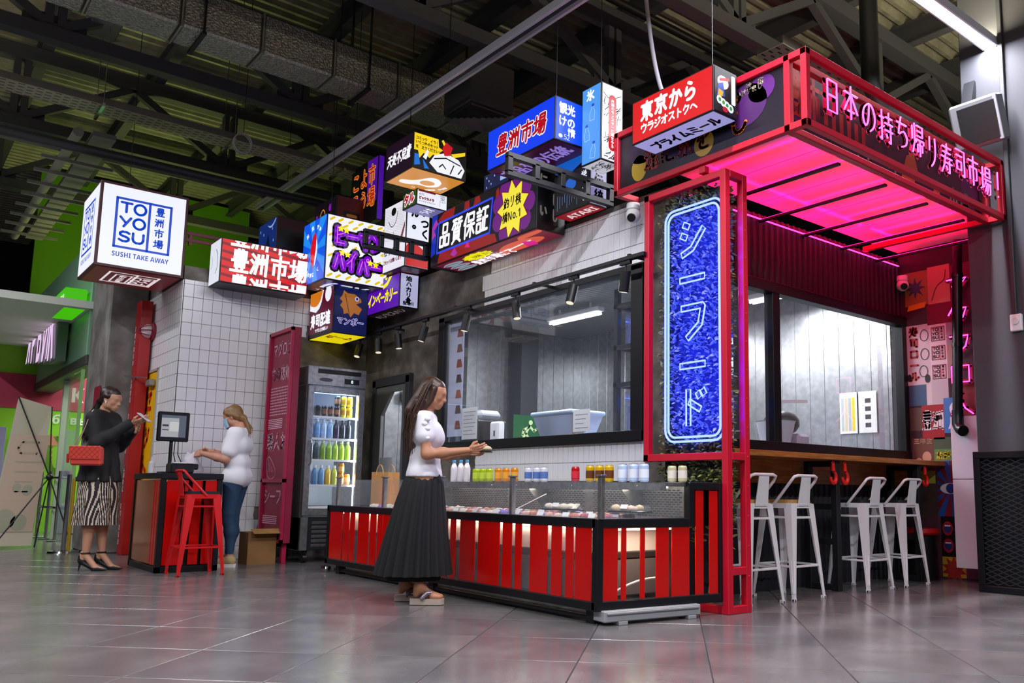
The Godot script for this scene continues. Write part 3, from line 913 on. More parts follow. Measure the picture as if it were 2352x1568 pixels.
func build_walls():
	# window wall, v = 4.84
	var wv := 4.84
	var mb := MB.new()
	mb.span(wv, wv + 0.1, 0.0, 1.25, 4.72, 8.3)
	mb.span(wv, wv + 0.1, 2.74, 3.34, 4.72, 8.3)
	mb.span(wv, wv + 0.1, 1.25, 2.74, 4.72, 4.98)
	mb.span(wv, wv + 0.1, 0.0, 3.34, 8.3, 8.95)
	mb.span(wv, wv + 0.1, 2.16, 3.34, 8.95, 9.85)
	mb.span(wv, wv + 0.1, 0.0, 3.34, 9.85, 10.33)
	var ww := structure("wall_window_side", mb, m_plaster, "trowelled grey plaster wall with white tiles above and below the window")
	# tiles above the window: x runs from far (u = 7.52) to near
	tile_field(ww, face_left(wv - 0.001, 2.76, 7.52), 2.54, 0.53, 0.0735, 0.165, func(y): return Vector2(0.02 + 0.12 * y + 0.14 * pow(y / 0.5, 2.0) + 0.05 * sin(y * 21.0), 9.0))
	tile_field(ww, face_left(wv - 0.001, 0.915, 7.6), 2.62, 0.33, 0.0735, 0.165, func(y): return Vector2(0.05 + 0.03 * sin(y * 30.0), 9.0))
	# back wall, u = 10.23
	var mb2 := MB.new()
	mb2.span(2.57, 4.94, 0.0, 3.34, 10.23, 10.33)
	var wb := structure("wall_back", mb2, m_plaster, "back wall half white tile and half bare grey plaster with a ragged edge")
	tile_field(wb, face_front(2.575, 0.0, 10.229), 1.6, 3.18, 0.107, 0.149, func(y): return Vector2(-1.0, 0.94 + 0.045 * sin(y * 9.0) + 0.03 * sin(y * 23.0) + 0.13 * y + 0.02 * y * y * (1.0 if y > 2.4 else 0.0)))
	# side wall, v = 2.57, with a door opening
	var mb3 := MB.new()
	mb3.span(2.57, 2.67, 0.0, 3.34, 10.33, 10.98)
	mb3.span(2.57, 2.67, 2.23, 3.34, 10.98, 11.98)
	mb3.span(2.57, 2.67, 0.0, 3.34, 11.98, 13.4)
	var ws := structure("wall_side", mb3, m_plaster, "side wall with white tiles around the yellow door")
	tile_field(ws, face_left(2.569, 0.0, 10.98), 0.75, 2.235, 0.107, 0.149, func(_y): return Vector2(-1.0, 9.0))
	tile_field(ws, face_left(2.569, 2.235, 12.0), 1.77, 0.94, 0.107, 0.149, func(y): return Vector2(0.22 + 0.05 * sin(y * 11.0), 9.0), "upper_tile")
	# bar facade, u = 4.65
	var mb4 := MB.new()
	mb4.span(4.95, 8.45, 0.0, 1.245, 4.67, 4.77)
	mb4.span(4.95, 8.45, 2.7, 3.34, 4.67, 4.77)
	var wf := structure("wall_facade", mb4, m_corr, "dark ribbed metal facade behind the white bar stools")
	part(wf, "ribbed_sheet", ribbed(face_front(4.95, 2.7, 4.668), 3.5, 0.64, 0.085, 0.016), m_corr)
	part(wf, "ribbed_sheet", ribbed(face_front(4.95, 0.0, 4.668), 3.5, 0.92, 0.085, 0.016), m_corr)
	for i in 5:
		var pl := MB.new()
		pl.span(5.0 + i * 0.68, 5.0 + i * 0.68 + 0.676, 0.92, 1.14, 4.645, 4.668, 0.001)
		part(wf, "wood_panel", pl, m_wood)
	# right pillar, v = 7.62
	var mb5 := MB.new()
	mb5.span(7.62, 8.2, 0.0, 7.0, -2.0, 3.55, 0.01)
	structure("wall_right", mb5, hexmat("3c3d44", 0.7), "dark grey painted wall at the right edge")
	# poster wall, v = 8.35
	var mb6 := MB.new()
	mb6.span(8.36, 8.5, 0.0, 3.5, 3.3, 4.67)
	structure("wall_poster", mb6, hexmat("3a2430", 0.8), "end wall behind the bar pasted over with posters")
	# hall shell
	for s in [["wall_north", -8.2, 14.2, 26.0, 26.2], ["wall_south", -8.2, 14.2, -8.2, -8.0]]:
		var q := MB.new()
		q.span(s[1], s[2], 0.0, 7.1, s[3], s[4])
		structure(s[0], q, m_darkgrey, "dark end wall of the hall")
	for s in [["wall_west", -8.2, -8.0], ["wall_east", 14.0, 14.2]]:
		var q := MB.new()
		q.span(s[1], s[2], 0.0, 7.1, -8.0, 26.0)
		structure(s[0], q, m_darkgrey, "dark long wall of the hall")

	# front window: frame, panes
	var win := Node3D.new()
	win.name = "window_1"
	add_child(win)
	tag(win, "long kitchen window with black frame above the counter", "", "", "structure")
	var fr := [[4.98, 5.12, 1.25, 2.74], [8.18, 8.3, 1.25, 2.74]]
	for f in fr:
		var q := MB.new()
		q.span(4.79, 4.9, f[2], f[3], f[0], f[1], 0.004)
		part(win, "jamb", q, m_blackmetal)
	var sill := MB.new()
	sill.span(4.78, 4.92, 1.25, 1.335, 4.98, 8.3, 0.004)
	part(win, "sill_rail", sill, m_blackmetal)
	var hd := MB.new()
	hd.span(4.79, 4.92, 2.69, 2.75, 4.98, 8.3, 0.004)
	part(win, "head_rail", hd, m_blackmetal)
	var gl := MB.new()
	gl.quad(P(4.83, 1.335, 5.12), P(4.83, 1.335, 8.18), P(4.83, 2.69, 8.18), P(4.83, 2.69, 5.12), Vector3.LEFT)
	part(win, "pane", gl, m_glass)
	# facade window
	var win2 := Node3D.new()
	win2.name = "window_2"
	add_child(win2)
	tag(win2, "kitchen window with black frame above the wooden bar", "", "", "structure")
	for f in [[4.95, 5.02], [6.05, 6.155], [8.28, 8.4]]:
		var q := MB.new()
		q.span(f[0], f[1], 1.245, 2.7, 4.6, 4.7, 0.004)
		part(win2, "jamb", q, m_blackmetal)
	for f in [[1.2, 1.283], [2.622, 2.72]]:
		var q := MB.new()
		q.span(4.95, 8.42, f[0], f[1], 4.59, 4.7, 0.004)
		part(win2, "rail", q, m_blackmetal)
	for f in [[5.02, 6.05], [6.155, 8.28]]:
		var q := MB.new()
		q.quad(P(f[0], 1.283, 4.66), P(f[1], 1.283, 4.66), P(f[1], 2.622, 4.66), P(f[0], 2.622, 4.66), Vector3.BACK)
		part(win2, "pane", q, m_glass)
	# grey service door in the window wall
	var dr := Node3D.new()
	dr.name = "door_1"
	add_child(dr)
	tag(dr, "dark grey service door with a cut-corner glass pane", "", "", "structure")
	var q := MB.new()
	q.span(4.78, 4.93, 0.0, 2.17, 8.93, 9.02, 0.004)
	q.span(4.78, 4.93, 0.0, 2.17, 9.79, 9.88, 0.004)
	q.span(4.78, 4.93, 2.08, 2.19, 8.93, 9.88, 0.004)
	part(dr, "door_frame", q, m_darkgrey)
	var leaf := MB.new()
	var lx := face_left(4.84, 0.0, 9.79)
	leaf.plate(lx, v2([0.0, 0.02, 0.77, 0.02, 0.77, 0.95, 0.14, 0.95, 0.14, 1.72, 0.4, 2.0, 0.68, 2.0, 0.68, 0.95, 0.77, 0.95, 0.77, 2.08, 0.0, 2.08]), 0.0, 0.04)
	part(dr, "door_leaf", leaf, hexmat("6a6b6c", 0.5))
	var dg := MB.new()
	dg.poly2(lx, v2([0.14, 0.95, 0.68, 0.95, 0.68, 2.0, 0.4, 2.0, 0.14, 1.72]), 0.02)
	part(dr, "pane", dg, m_glass)
	var note := MB.new()
	note.rect2(lx, 0.17, 0.98, 0.5, 1.2, 0.043)
	part(dr, "notice", note, hexmat("c9cdd0", 0.7))

# ---------------------------------------------------------------- kitchen seen through the glass
func build_kitchen():
	var v1 := 8.34
	var u1 := 10.22
	# ribbed steel panels: far wall (u) and side wall (v)
	var mb := ribbed(face_front(4.95, 0.0, u1), v1 - 4.95, 3.2, 0.2, 0.006, 0.94)
	var k1 := structure("wall_kitchen_far", mb, m_panel, "ribbed steel panel wall at the far end of the kitchen")
	var mb2 := ribbed(face_left(v1, 0.0, u1), u1 - 4.78, 3.2, 0.2, 0.006, 0.94)
	structure("wall_kitchen_side", mb2, m_panel, "ribbed steel panel wall facing the bar window")
	var back := MB.new()
	back.span(4.94, 8.5, 0.0, 3.34, u1 + 0.005, u1 + 0.1)
	back.span(v1 + 0.005, v1 + 0.1, 0.0, 3.34, 4.67, u1)
	structure("wall_kitchen_back", back, m_darkgrey, "outer skin of the kitchen walls")
	var cl := MB.new()
	cl.span(4.84, 8.5, 3.25, 3.34, 4.67, 10.3)
	var kc := structure("ceiling_kitchen", cl, m_darkgrey, "kitchen ceiling with ribbed sheets")
	for i in 8:
		var r := MB.new()
		for j in 8:
			var u0 := 4.8 + (i * 8 + j) * 0.085
			r.quad(P(4.96, 3.2, u0), P(8.34, 3.2, u0), P(8.34, 3.2, u0 + 0.045), P(4.96, 3.2, u0 + 0.045), Vector3.DOWN)
			r.quad(P(4.96, 3.2, u0 + 0.045), P(8.34, 3.2, u0 + 0.045), P(8.34, 3.225, u0 + 0.06), P(4.96, 3.225, u0 + 0.06), Vector3.DOWN)
			r.quad(P(4.96, 3.225, u0 + 0.06), P(8.34, 3.225, u0 + 0.06), P(8.34, 3.2, u0 + 0.085), P(4.96, 3.2, u0 + 0.085), Vector3.DOWN)
		part(kc, "ribbed_sheet", r, hexmat("8f9294", 0.5, 0.4))
	# tube lamps on the kitchen ceiling
	var kl := [[5.62, 8.63, 7.45, "twin tube lamp on the kitchen ceiling nearest the poster strip"], [5.62, 6.9, 6.0, "twin tube lamp on the kitchen ceiling behind the rightmost spotlight"], [6.8, 8.85, 7.8, "twin tube lamp deeper in the kitchen, beside the dark pillar"], [6.8, 6.9, 5.8, "twin tube lamp on the kitchen ceiling above the fish tanks"], [7.7, 6.2, 5.2, "twin tube lamp on the kitchen ceiling near the bar window"]]
	for k in kl:
		var t := thing("tube_lamp", k[3], "lamp", "kitchen tube lamps")
		var b := MB.new()
		b.span(k[0] - 0.06, k[0] + 0.06, 3.06, 3.12, k[2], k[1], 0.01)
		b.span(k[0] - 0.01, k[0] + 0.01, 3.12, 3.2, k[2] + 0.2, k[2] + 0.22)
		b.span(k[0] - 0.01, k[0] + 0.01, 3.12, 3.2, k[1] - 0.22, k[1] - 0.2)
		part(t, "housing", b, m_white)
		for s in [-0.03, 0.03]:
			var tb := MB.new()
			tb.tube([P(k[0] + s, 3.035, k[2] + 0.04), P(k[0] + s, 3.035, k[1] - 0.04)], 0.016, 8)
			part(t, "tube", tb, hexmat("f6f8ff", 0.5, 0.0, 5.0))
		area_light(t, P(k[0], 2.99, (k[1] + k[2]) / 2), Vector3.DOWN, Vector3(0, 0, 1), 0.12, k[1] - k[2], Color(0.95, 0.97, 1.0), 4.0)
	# dark steel pillars
	for k in [[6.0, 9.85, 0.16, "slim dark steel post in the kitchen behind the twin lamp"], [7.0, 9.75, 0.3, "broad dark grey pillar in the kitchen beside the ice box"]]:
		var b := MB.new()
		b.span(k[0], k[0] + k[2], 0.0, 3.2, k[1], k[1] + k[2], 0.01)
		single("pillar", b, m_darkgrey, k[3], "pillar")
	# stainless work table along the window
	var wt := thing("work_table", "stainless work table behind the kitchen window", "table", "", P(6.1, 0.0, 7.4))
	var b1 := MB.new()
	b1.box(Vector3(0, 1.17, 0), Vector3(1.0, 0.04, 4.0), Basis.IDENTITY, 0.004)
	part(wt, "table_top", b1, m_steel)
	for sx in [-0.45, 0.45]:
		for sz in [-1.9, 1.9]:
			var lg := MB.new()
			lg.tube([Vector3(sx, 0.0, sz), Vector3(sx, 1.16, sz)], 0.02, 8)
			part(wt, "leg", lg, m_steel)
	# insect-trap style air unit on the far panel
	var tr := thing("wall_heater", "grey box-shaped wall unit with a side fan on the kitchen panels", "heater")
	var b2 := MB.new()
	b2.span(5.35, 6.0, 1.98, 2.12, 10.0, 10.2, 0.02)
	part(tr, "housing", b2, hexmat("c3c6c8", 0.4, 0.3))
	var fn := MB.new()
	fn.lathe(P(5.345, 2.05, 10.1), [Vector2(0.0, 0.0), Vector2(0.05, 0.0), Vector2(0.055, -0.01)], 14, Basis(Vector3.FORWARD, -PI / 2))
	part(tr, "fan_grille", fn, m_darksteel)
	var fl2 := MB.new()
	fl2.span(5.38, 6.02, 2.115, 2.13, 9.97, 10.2)
	part(tr, "lid", fl2, hexmat("d8dadc", 0.4))
	var ds := thing("junction_box", "small grey junction box with a looped white cable on the panels", "box")
	var b3 := MB.new()
	b3.span(5.42, 5.54, 2.5, 2.62, 10.08, 10.2, 0.01)
	part(ds, "housing", b3, hexmat("9a9ea2", 0.5))
	var cb := MB.new()
	var cp := []
	for i in 13:
		var t := i / 12.0
		cp.append(P(5.5 + 0.55 * t, 2.52 - 0.42 * pow(t, 0.7) + 0.03 * sin(t * 9.0), 10.12))
	cb.tube(cp, 0.007, 6)
	part(ds, "cable", cb, m_white)
	# ice box and dispenser, papers, exit sign
	var bx := thing("storage_tub", "pale blue lidded plastic tub standing in the kitchen window", "container", "", P(5.6, 1.19, 6.95))
	var t1 := MB.new()
	t1.lathe(Vector3(0, 0, 0), [Vector2(0, 0), Vector2(0.26, 0), Vector2(0.36, 0.26), Vector2(0.37, 0.27)], 4, Basis(Vector3.UP, PI / 4).scaled(Vector3(0.85, 1, 1.25)))
	part(bx, "body", t1, hexmat("c3d3f2", 0.35))
	var t2 := MB.new()
	t2.box(Vector3(0, 0.29, 0), Vector3(0.48, 0.045, 0.7), Basis.IDENTITY, 0.015)
	part(bx, "lid", t2, hexmat("b7d3f5", 0.3))
	var br := MB.new()
	br.box(Vector3(-0.16, 0.12, 0.37), Vector3(0.12, 0.3, 0.06), Basis.IDENTITY, 0.01)
	part(bx, "bracket", br, hexmat("8d9197", 0.4, 0.5))
	var sm := single("stacked_tub", _box_mb(Vector3(0, -0.06, 0), Vector3(0.4, 0.14, 0.55), 0.02), hexmat("dfe5f0", 0.4), "small white plastic tub under the pale blue lidded tub", "container", "", P(5.62, 1.26, 6.6))
	bx.position.y = 1.34
	var disp := thing("soap_dispenser", "white soap dispenser with a small window on the kitchen panels", "dispenser", "", P(5.15, 1.45, 7.6))
	part(disp, "housing", _box_mb(Vector3.ZERO, Vector3(0.1, 0.22, 0.16), 0.02), m_white)
	part(disp, "level_window", _box_mb(Vector3(-0.052, -0.02, 0.02), Vector3(0.006, 0.06, 0.02), 0.0), m_black)
	for k in [[7.85, 0.3, 0.34, "white notice sheet with blue stamps beside the soap dispenser"], [5.95, 0.24, 0.2, "white table sheet taped low on the window near the fish tanks"]]:
		var s := thing("notice_sheet", k[3], "notice", "", P(4.86, 1.36, k[0]))
		var xf := Transform3D(Basis(Vector3(0, 0, 1), Vector3.UP, Vector3(-1, 0, 0)), Vector3.ZERO)
		var q := MB.new()
		q.plate(xf, v2([0, 0, k[1], 0, k[1], k[2], 0, k[2]]), 0.0, 0.001)
		part(s, "sheet", q, hexmat("e4e7ea", 0.8))
		var tx := MB.new()
		for i in 7:
			tx.rect2(xf, 0.03, k[2] - 0.05 - i * 0.04, k[1] - 0.03 - 0.03 * (i % 3), k[2] - 0.044 - i * 0.04, 0.002)
		part(s, "print", tx, hexmat("7f8794", 0.8))
	var ex := thing("exit_sign", "small green sign with a running man beside the dark kitchen pillar", "sign", "", P(7.0, 1.42, 9.7))
	var exf := Transform3D(Basis.IDENTITY, Vector3.ZERO)
	var q2 := MB.new()
	q2.plate(exf, v2([-0.16, 0, 0.32, 0, 0.32, 0.46, -0.16, 0.46]), 0.0, 0.004)
	part(ex, "plate", q2, hexmat("0a5a2c", 0.5))
	var mn := MB.new()
	mn.disc2(exf, Vector2(0.14, 0.36), 0.035, 0.035, 0.006)
	for st in [[0.12, 0.31, 0.06, 0.2], [0.12, 0.31, 0.2, 0.24, 0.25, 0.28], [0.1, 0.29, 0.02, 0.25, 0.0, 0.18], [0.06, 0.2, 0.12, 0.12, 0.08, 0.03], [0.06, 0.2, 0.0, 0.12, -0.08, 0.1]]:
		mn.ribbon(exf, v2(st), 0.035, 0.006)
	part(ex, "running_figure", mn, hexmat("cfe8a8", 0.6))
	# black espresso machine corner at the left of the window
	var em := thing("coffee_machine", "black box-shaped machine at the left end of the kitchen window", "machine", "", P(5.2, 1.19, 7.95))
	part(em, "housing", _box_mb(Vector3(0, 0.2, 0), Vector3(0.4, 0.4, 0.36), 0.02), hexmat("17181c", 0.3))
	part(em, "tray", _box_mb(Vector3(-0.18, 0.03, 0), Vector3(0.2, 0.04, 0.3), 0.005), m_steel)
	part(em, "wrapped_cups", _box_mb(Vector3(0, 0.46, 0), Vector3(0.3, 0.1, 0.3), 0.04), hexmat("b9bec4", 0.25))
	# menu strip with dish pictures at the left edge of the window
	var ms := thing("menu_strip", "narrow white strip of dish pictures at the window's left edge", "menu")
	var mxf := face_left(4.86, 1.4, 8.16)
	var st2 := MB.new()
	st2.plate(mxf, v2([0.0, 0, 0.3, 0, 0.3, 1.27, 0.0, 1.27]), -0.002, 0.0)
	part(ms, "sheet", st2, hexmat("c9d0ee", 0.6))
	for i in 7:
		var dsh := MB.new()
		dsh.plate(mxf, v2([0.16, 0.08 + i * 0.17, 0.28, 0.08 + i * 0.17, 0.25, 0.17 + i * 0.17, 0.18, 0.17 + i * 0.17]), 0.001, 0.003)
		part(ms, "dish_picture", dsh, hexmat(["8e3a26", "5d3b2b", "a2512f", "4d3328", "9a4a30", "6e3426", "84402c"][i], 0.6))
	# rack of lit fish tanks in the corner
	var rk := thing("tank_rack", "black steel rack holding the blue-lit fish tanks in the kitchen corner", "rack")
	for v in [5.08, 5.86]:
		for u in [4.86, 5.6]:
			var p := MB.new()
			p.span(v - 0.025, v + 0.025, 0.0, 2.66, u - 0.025, u + 0.025, 0.003)
			part(rk, "post", p, m_blackmetal)
	for h in [1.28, 1.78, 2.12, 2.5]:
		var p := MB.new()
		p.span(5.05, 5.89, h - 0.025, h + 0.015, 4.83, 4.87)
		p.span(5.05, 5.89, h - 0.025, h + 0.015, 5.58, 5.62)
		p.span(5.05, 5.1, h - 0.025, h + 0.015, 4.83, 5.62)
		p.span(5.84, 5.89, h - 0.025, h + 0.015, 4.83, 5.62)
		part(rk, "shelf_frame", p, m_blackmetal)
	for k in [[1.3, 0.42, "lower glass fish tank glowing blue in the kitchen corner"], [2.14, 0.32, "upper glass fish tank glowing blue in the kitchen corner"]]:
		var tk := thing("fish_tank", k[2], "fish tank", "blue-lit fish tanks", P(5.47, k[0], 5.23))
		var g := MB.new()
		var hw := 0.34
		var hu := 0.32
		for sg in [-1.0, 1.0]:
			g.quad(Vector3(sg * hw, 0, -hu), Vector3(sg * hw, 0, hu), Vector3(sg * hw, k[1], hu), Vector3(sg * hw, k[1], -hu), Vector3(sg, 0, 0))
			g.quad(Vector3(-hw, 0, sg * hu), Vector3(hw, 0, sg * hu), Vector3(hw, k[1], sg * hu), Vector3(-hw, k[1], sg * hu), Vector3(0, 0, sg))
		part(tk, "glass_walls", g, glass_mat(0.12, Color(0.75, 0.82, 1.0)))
		var wt2 := MB.new()
		wt2.box(Vector3(0, k[1] * 0.36, 0), Vector3(hw * 1.9, k[1] * 0.66, hu * 1.9))
		part(tk, "water", wt2, glass_mat(0.55, Color(0.45, 0.5, 0.72), 0.1))
		part(tk, "bed", _box_mb(Vector3(0, 0.01, 0), Vector3(hw * 1.9, 0.02, hu * 1.9), 0.0), hexmat("4c4a52", 0.8))
		for i in 4:
			var s := MB.new()
			s.ball(Vector3(-0.2 + 0.13 * i, 0.05, 0.1 - 0.08 * (i % 2)), Vector3(0.05, 0.035, 0.04), 8)
			part(tk, "stone", s, hexmat("6f6660", 0.8))
		var lm := MB.new()
		lm.box(Vector3(0, k[1] + 0.01, 0), Vector3(hw * 1.5, 0.02, 0.05))
		part(tk, "light_bar", lm, hexmat("3550ff", 0.5, 0.0, 4.0))
		area_light(tk, Vector3(0, k[1] - 0.01, 0), Vector3.DOWN, Vector3(1, 0, 0), 0.05, hw * 1.5, Color(0.2, 0.3, 1.0), 0.5)
	var ac := thing("cooling_unit", "white slatted cooling unit between the two fish tanks", "air conditioner", "", P(5.47, 1.86, 5.23))
	part(ac, "housing", _box_mb(Vector3(0, 0.1, 0), Vector3(0.66, 0.16, 0.5), 0.03), hexmat("d6d8dc", 0.4))
	for i in 4:
		part(ac, "slat", _box_mb(Vector3(-0.33, 0.05 + i * 0.03, 0), Vector3(0.02, 0.008, 0.44), 0.0), m_darksteel)
	# press seen through the bar window
	var pr := thing("rice_machine", "grey plastic rice machine with a black lid seen through the bar window", "machine", "", P(7.05, 1.19, 5.35))
	var hp := MB.new()
	hp.lathe(Vector3(0, 0.02, 0), [Vector2(0, 0), Vector2(0.12, 0), Vector2(0.2, 0.34), Vector2(0.21, 0.35), Vector2(0.0, 0.35)], 18)
	part(pr, "hopper", hp, hexmat("b9bdc4", 0.35))
	part(pr, "base", _box_mb(Vector3(0.26, 0.12, 0.02), Vector3(0.2, 0.26, 0.3), 0.03), hexmat("a9a4b8", 0.4))
	var ld := MB.new()
	ld.ball(Vector3(0.1, 0.36, 0), Vector3(0.2, 0.14, 0.18), 14)
	part(pr, "lid", ld, m_black)
	var arm := MB.new()
	arm.bar(Vector3(-0.1, 0.56, 0.1), Vector3(0.4, 0.6, 0.1), 0.03, 0.03)
	part(pr, "arm", arm, m_white)
	var kt := MB.new()
	kt.span(6.4, 8.3, 1.13, 1.18, 4.85, 5.6, 0.004)
	var ktt := thing("bar_side_table", "steel table standing just inside the bar window", "table")
	part(ktt, "table_top", kt, m_steel)
	for k in [[6.5, 4.95], [8.2, 4.95], [6.5, 5.5], [8.2, 5.5]]:
		var lg := MB.new()
		lg.tube([P(k[0], 0, k[1]), P(k[0], 1.14, k[1])], 0.02, 8)
		part(ktt, "leg", lg, m_steel)
	for k in [[5.42, 0, "white colour-chart sheet on the kitchen panels facing the bar"], [5.18, 1, "white instruction sheet with dark pictures next to the colour chart"]]:
		var s := thing("wall_chart", k[2], "notice", "", P(8.325, 1.5, k[0]))
		var xf := Transform3D(Basis(Vector3(0, 0, 1), Vector3.UP, Vector3(-1, 0, 0)), Vector3.ZERO)
		var q := MB.new()
		q.plate(xf, v2([0, 0, 0.22, 0, 0.22, 0.46, 0, 0.46]), 0.0, 0.001)
		part(s, "sheet", q, hexmat("e9eae8", 0.8))
		if k[1] == 0:
			for i in 4:
				var c := MB.new()
				c.rect2(xf, 0.02 + 0.045 * i, 0.03, 0.055 + 0.045 * i, 0.4, 0.002)
				part(s, "print", c, hexmat(["b9c4c6", "d7c9a8", "b8bcc4", "e9d21e"][i], 0.8))
		else:
			for i in 4:
				var c := MB.new()
				c.rect2(xf, 0.08, 0.06 + 0.09 * i, 0.15, 0.11 + 0.09 * i, 0.002)
				part(s, "print", c, hexmat("3b3d42", 0.8))
	# hanging strip curtain at the right end
	var cu := thing("curtain", "narrow clear plastic strip hanging inside the bar window's right end", "curtain")
	for i in 1:
		var q := MB.new()
		q.quad(P(8.1, 1.2, 4.8), P(8.2, 1.2, 4.8), P(8.2, 2.65, 4.8), P(8.1, 2.65, 4.8), Vector3.BACK)
		part(cu, "strip", q, glass_mat(0.35, Color(0.85, 0.85, 0.95), 0.2))

func _box_mb(o: Vector3, s: Vector3, ch := 0.0) -> MB:
	var mb := MB.new()
	mb.box(o, s, Basis.IDENTITY, ch)
	return mb

# soft rectangular light of a fitting, or an added uplight without one; long side along dir_long
func area_light(parent: Node3D, at: Vector3, facing: Vector3, dir_long: Vector3, w: float, l: float, c: Color, energy: float) -> void:
	var a := AreaLight3D.new()
	a.name = "glow"
	a.area_size = Vector2(w, l)
	a.light_color = c
	a.light_energy = energy
	a.area_range = 30.0
	a.area_attenuation = 2.0
	a.shadow_enabled = true
	var z := -facing.normalized()
	var y := (dir_long - z * dir_long.dot(z)).normalized()
	var x := y.cross(z)
	parent.add_child(a, true)
	a.transform = Transform3D(Basis(x, y, z), at)

# ---------------------------------------------------------------- canopy
func build_canopy():
	var t := thing("canopy", "red framed canopy with a pink-lit ceiling over the bar", "canopy")
	var v0 := 4.588
	var v1 := 7.6
	var h0 := 3.295
	var h1 := 3.855
	var w := 0.05
	var e := w / 2
	var A := []
	# front box frame: two rectangles joined at the corners, then the long left side
	for u in [3.205, 3.345]:
		A.append([P(v0, h0 + e, u), P(v1, h0 + e, u)])
		A.append([P(v0, h1 - e, u), P(v1, h1 - e, u)])
		A.append([P(v0 + e, h0, u), P(v0 + e, h1, u)])
		A.append([P(v1 - e, h0, u), P(v1 - e, h1, u)])
	for v in [v0 + e, v1 - e]:
		for h in [h0 + e, h1 - e]:
			A.append([P(v, h, 3.22), P(v, h, 3.33)])
	A.append([P(v0 + e, h0 + e, 3.36), P(v0 + e, h0 + e, 5.12)])
	A.append([P(v0 + e, h1 - e, 3.36), P(v0 + e, h1 - e, 5.12)])
	A.append([P(v0 + e, h0, 5.1), P(v0 + e, h1, 5.1)])
	A.append([P(v0 + e, h0 + e, 5.1), P(4.84, h0 + e, 5.1)])
	A.append([P(v1 - e, h0 + e, 3.36), P(v1 - e, h0 + e, 4.6)])
	A.append([P(v1 - e, h1 - e, 3.36), P(v1 - e, h1 - e, 4.6)])
	for a in A:
		var mb := MB.new()
		mb.bar(a[0], a[1], w, w, Vector3.UP, 0.004)
		part(t, "frame_tube", mb, m_redframe)
	# roof deck over the light ceiling
	var rf := MB.new()
	rf.span(v0 + 0.05, 8.35, 3.5, 3.54, 3.4, 4.66)
	part(t, "top_board", rf, m_darkgrey)
	# glossy light ceiling panels between the black profiles
	var edges := [4.66, 5.3, 5.95, 6.6, 7.25, 7.9, 8.34]
	for i in edges.size() - 1:
		var q := MB.new()
		q.span(edges[i] + 0.004, edges[i + 1] - 0.004, 3.44, 3.45, 3.4, 4.655)
		var pm := hexmat("e9c3d6", 0.12)
		part(t, "ceiling_panel", q, pm)
	for i in range(1, 6):
		var q := MB.new()
		q.span(edges[i] - 0.018, edges[i] + 0.018, 3.262, 3.28, 3.4, 4.655)
		var pr := part(t, "profile", q, m_black)
		var l := MB.new()
		l.span(edges[i] - 0.012, edges[i] + 0.012, 3.281, 3.286, 3.42, 4.64)
		part(pr, "led_strip", l, hexmat("ff1e9a", 0.5, 0.0, 3.0))
		area_light(t, P(edges[i], 3.288, 4.03), Vector3.UP, Vector3(0, 0, 1), 0.03, 1.2, Color(1.0, 0.0, 0.3), 0.8)
	# bright strip along the facade edge
	var bs := MB.new()
	bs.span(5.0, 8.3, 3.281, 3.286, 4.62, 4.64)
	part(t, "led_strip", bs, hexmat("ff3fb0", 0.5, 0.0, 3.0))
	area_light(t, P(6.65, 3.289, 4.625), Vector3(0, 1, 0.4), Vector3(1, 0, 0), 0.03, 3.2, Color(1.0, 0.0, 0.3), 1.2)
	# side graphic panel
	var sx := face_left(v0 + 0.03, h0 + w, 5.08)
	var sd := MB.new()
	sd.plate(sx, v2([0.0, 0.0, 1.71, 0.0, 1.71, 0.46, 0.0, 0.46]), -0.01, 0.0)
	var sp := part(t, "side_graphic", sd, hexmat("1b0f20", 0.35))
	var blobs := [[1.35, 0.28, 0.2, 0.16, "4a1a5e"], [1.5, 0.36, 0.12, 0.1, "5c1f78"], [0.62, 0.2, 0.16, 0.14, "2b1533"], [0.95, 0.12, 0.1, 0.1, "c9a428"], [0.3, 0.28, 0.2, 0.12, "32163c"], [0.24, 0.13, 0.09, 0.11, "c6a226"], [1.12, 0.36, 0.2, 0.08, "3d1850"]]
	for b in blobs:
		var q := MB.new()
		q.disc2(sx, Vector2(b[0], b[1]), b[2], b[3], 0.002, 20)
		part(sp, "print", q, hexmat(b[4], 0.4))
	var or1 := MB.new()
	ink(or1, sx, "しょ", 1.18, 0.08, Vector2(0.2, 0.2), 0.035, 0.004)
	ink(or1, sx, "のま", 1.0, 0.24, Vector2(0.14, 0.14), 0.028, 0.004)
	part(sp, "print", or1, hexmat("d9701e", 0.4))
	var or2 := MB.new()
	ink(or2, sx, "達に京を", 0.3, 0.07, Vector2(0.17, 0.2), 0.024, 0.004)
	part(sp, "print", or2, hexmat("a8281c", 0.4))
	var or3 := MB.new()
	ink(or3, sx, "あなたは最高", 1.2, 0.39, Vector2(0.05, 0.05), 0.01, 0.004)
	ink(or3, sx, "さいはすまし", 1.22, 0.36, Vector2(0.045, 0.045), 0.008, 0.004)
	part(sp, "print", or3, hexmat("c9b9a0", 0.4))
	# front graphic panel behind the neon
	var fx := face_front(v0 + 0.05, h0 + 0.02, 3.39)
	var fd := MB.new()
	fd.plate(fx, v2([0.0, 0.0, 2.92, 0.0, 2.92, 0.52, 0.0, 0.52]), -0.01, 0.0)
	var fp := part(t, "front_graphic", fd, hexmat("160d14", 0.35))
	var rg := RandomNumberGenerator.new()
	rg.seed = 12
	var r1 := MB.new()
	ink(r1, fx, "豊市", 0.02, 0.16, Vector2(0.2, 0.34), 0.034, 0.003)
	for i in 9:
		var x := 0.16 + i * 0.1
		r1.rect2(fx, x, 0.26 - i * 0.02, x + 0.05, 0.4 - i * 0.01, 0.003)
	part(fp, "print", r1, hexmat("c3240f", 0.4))
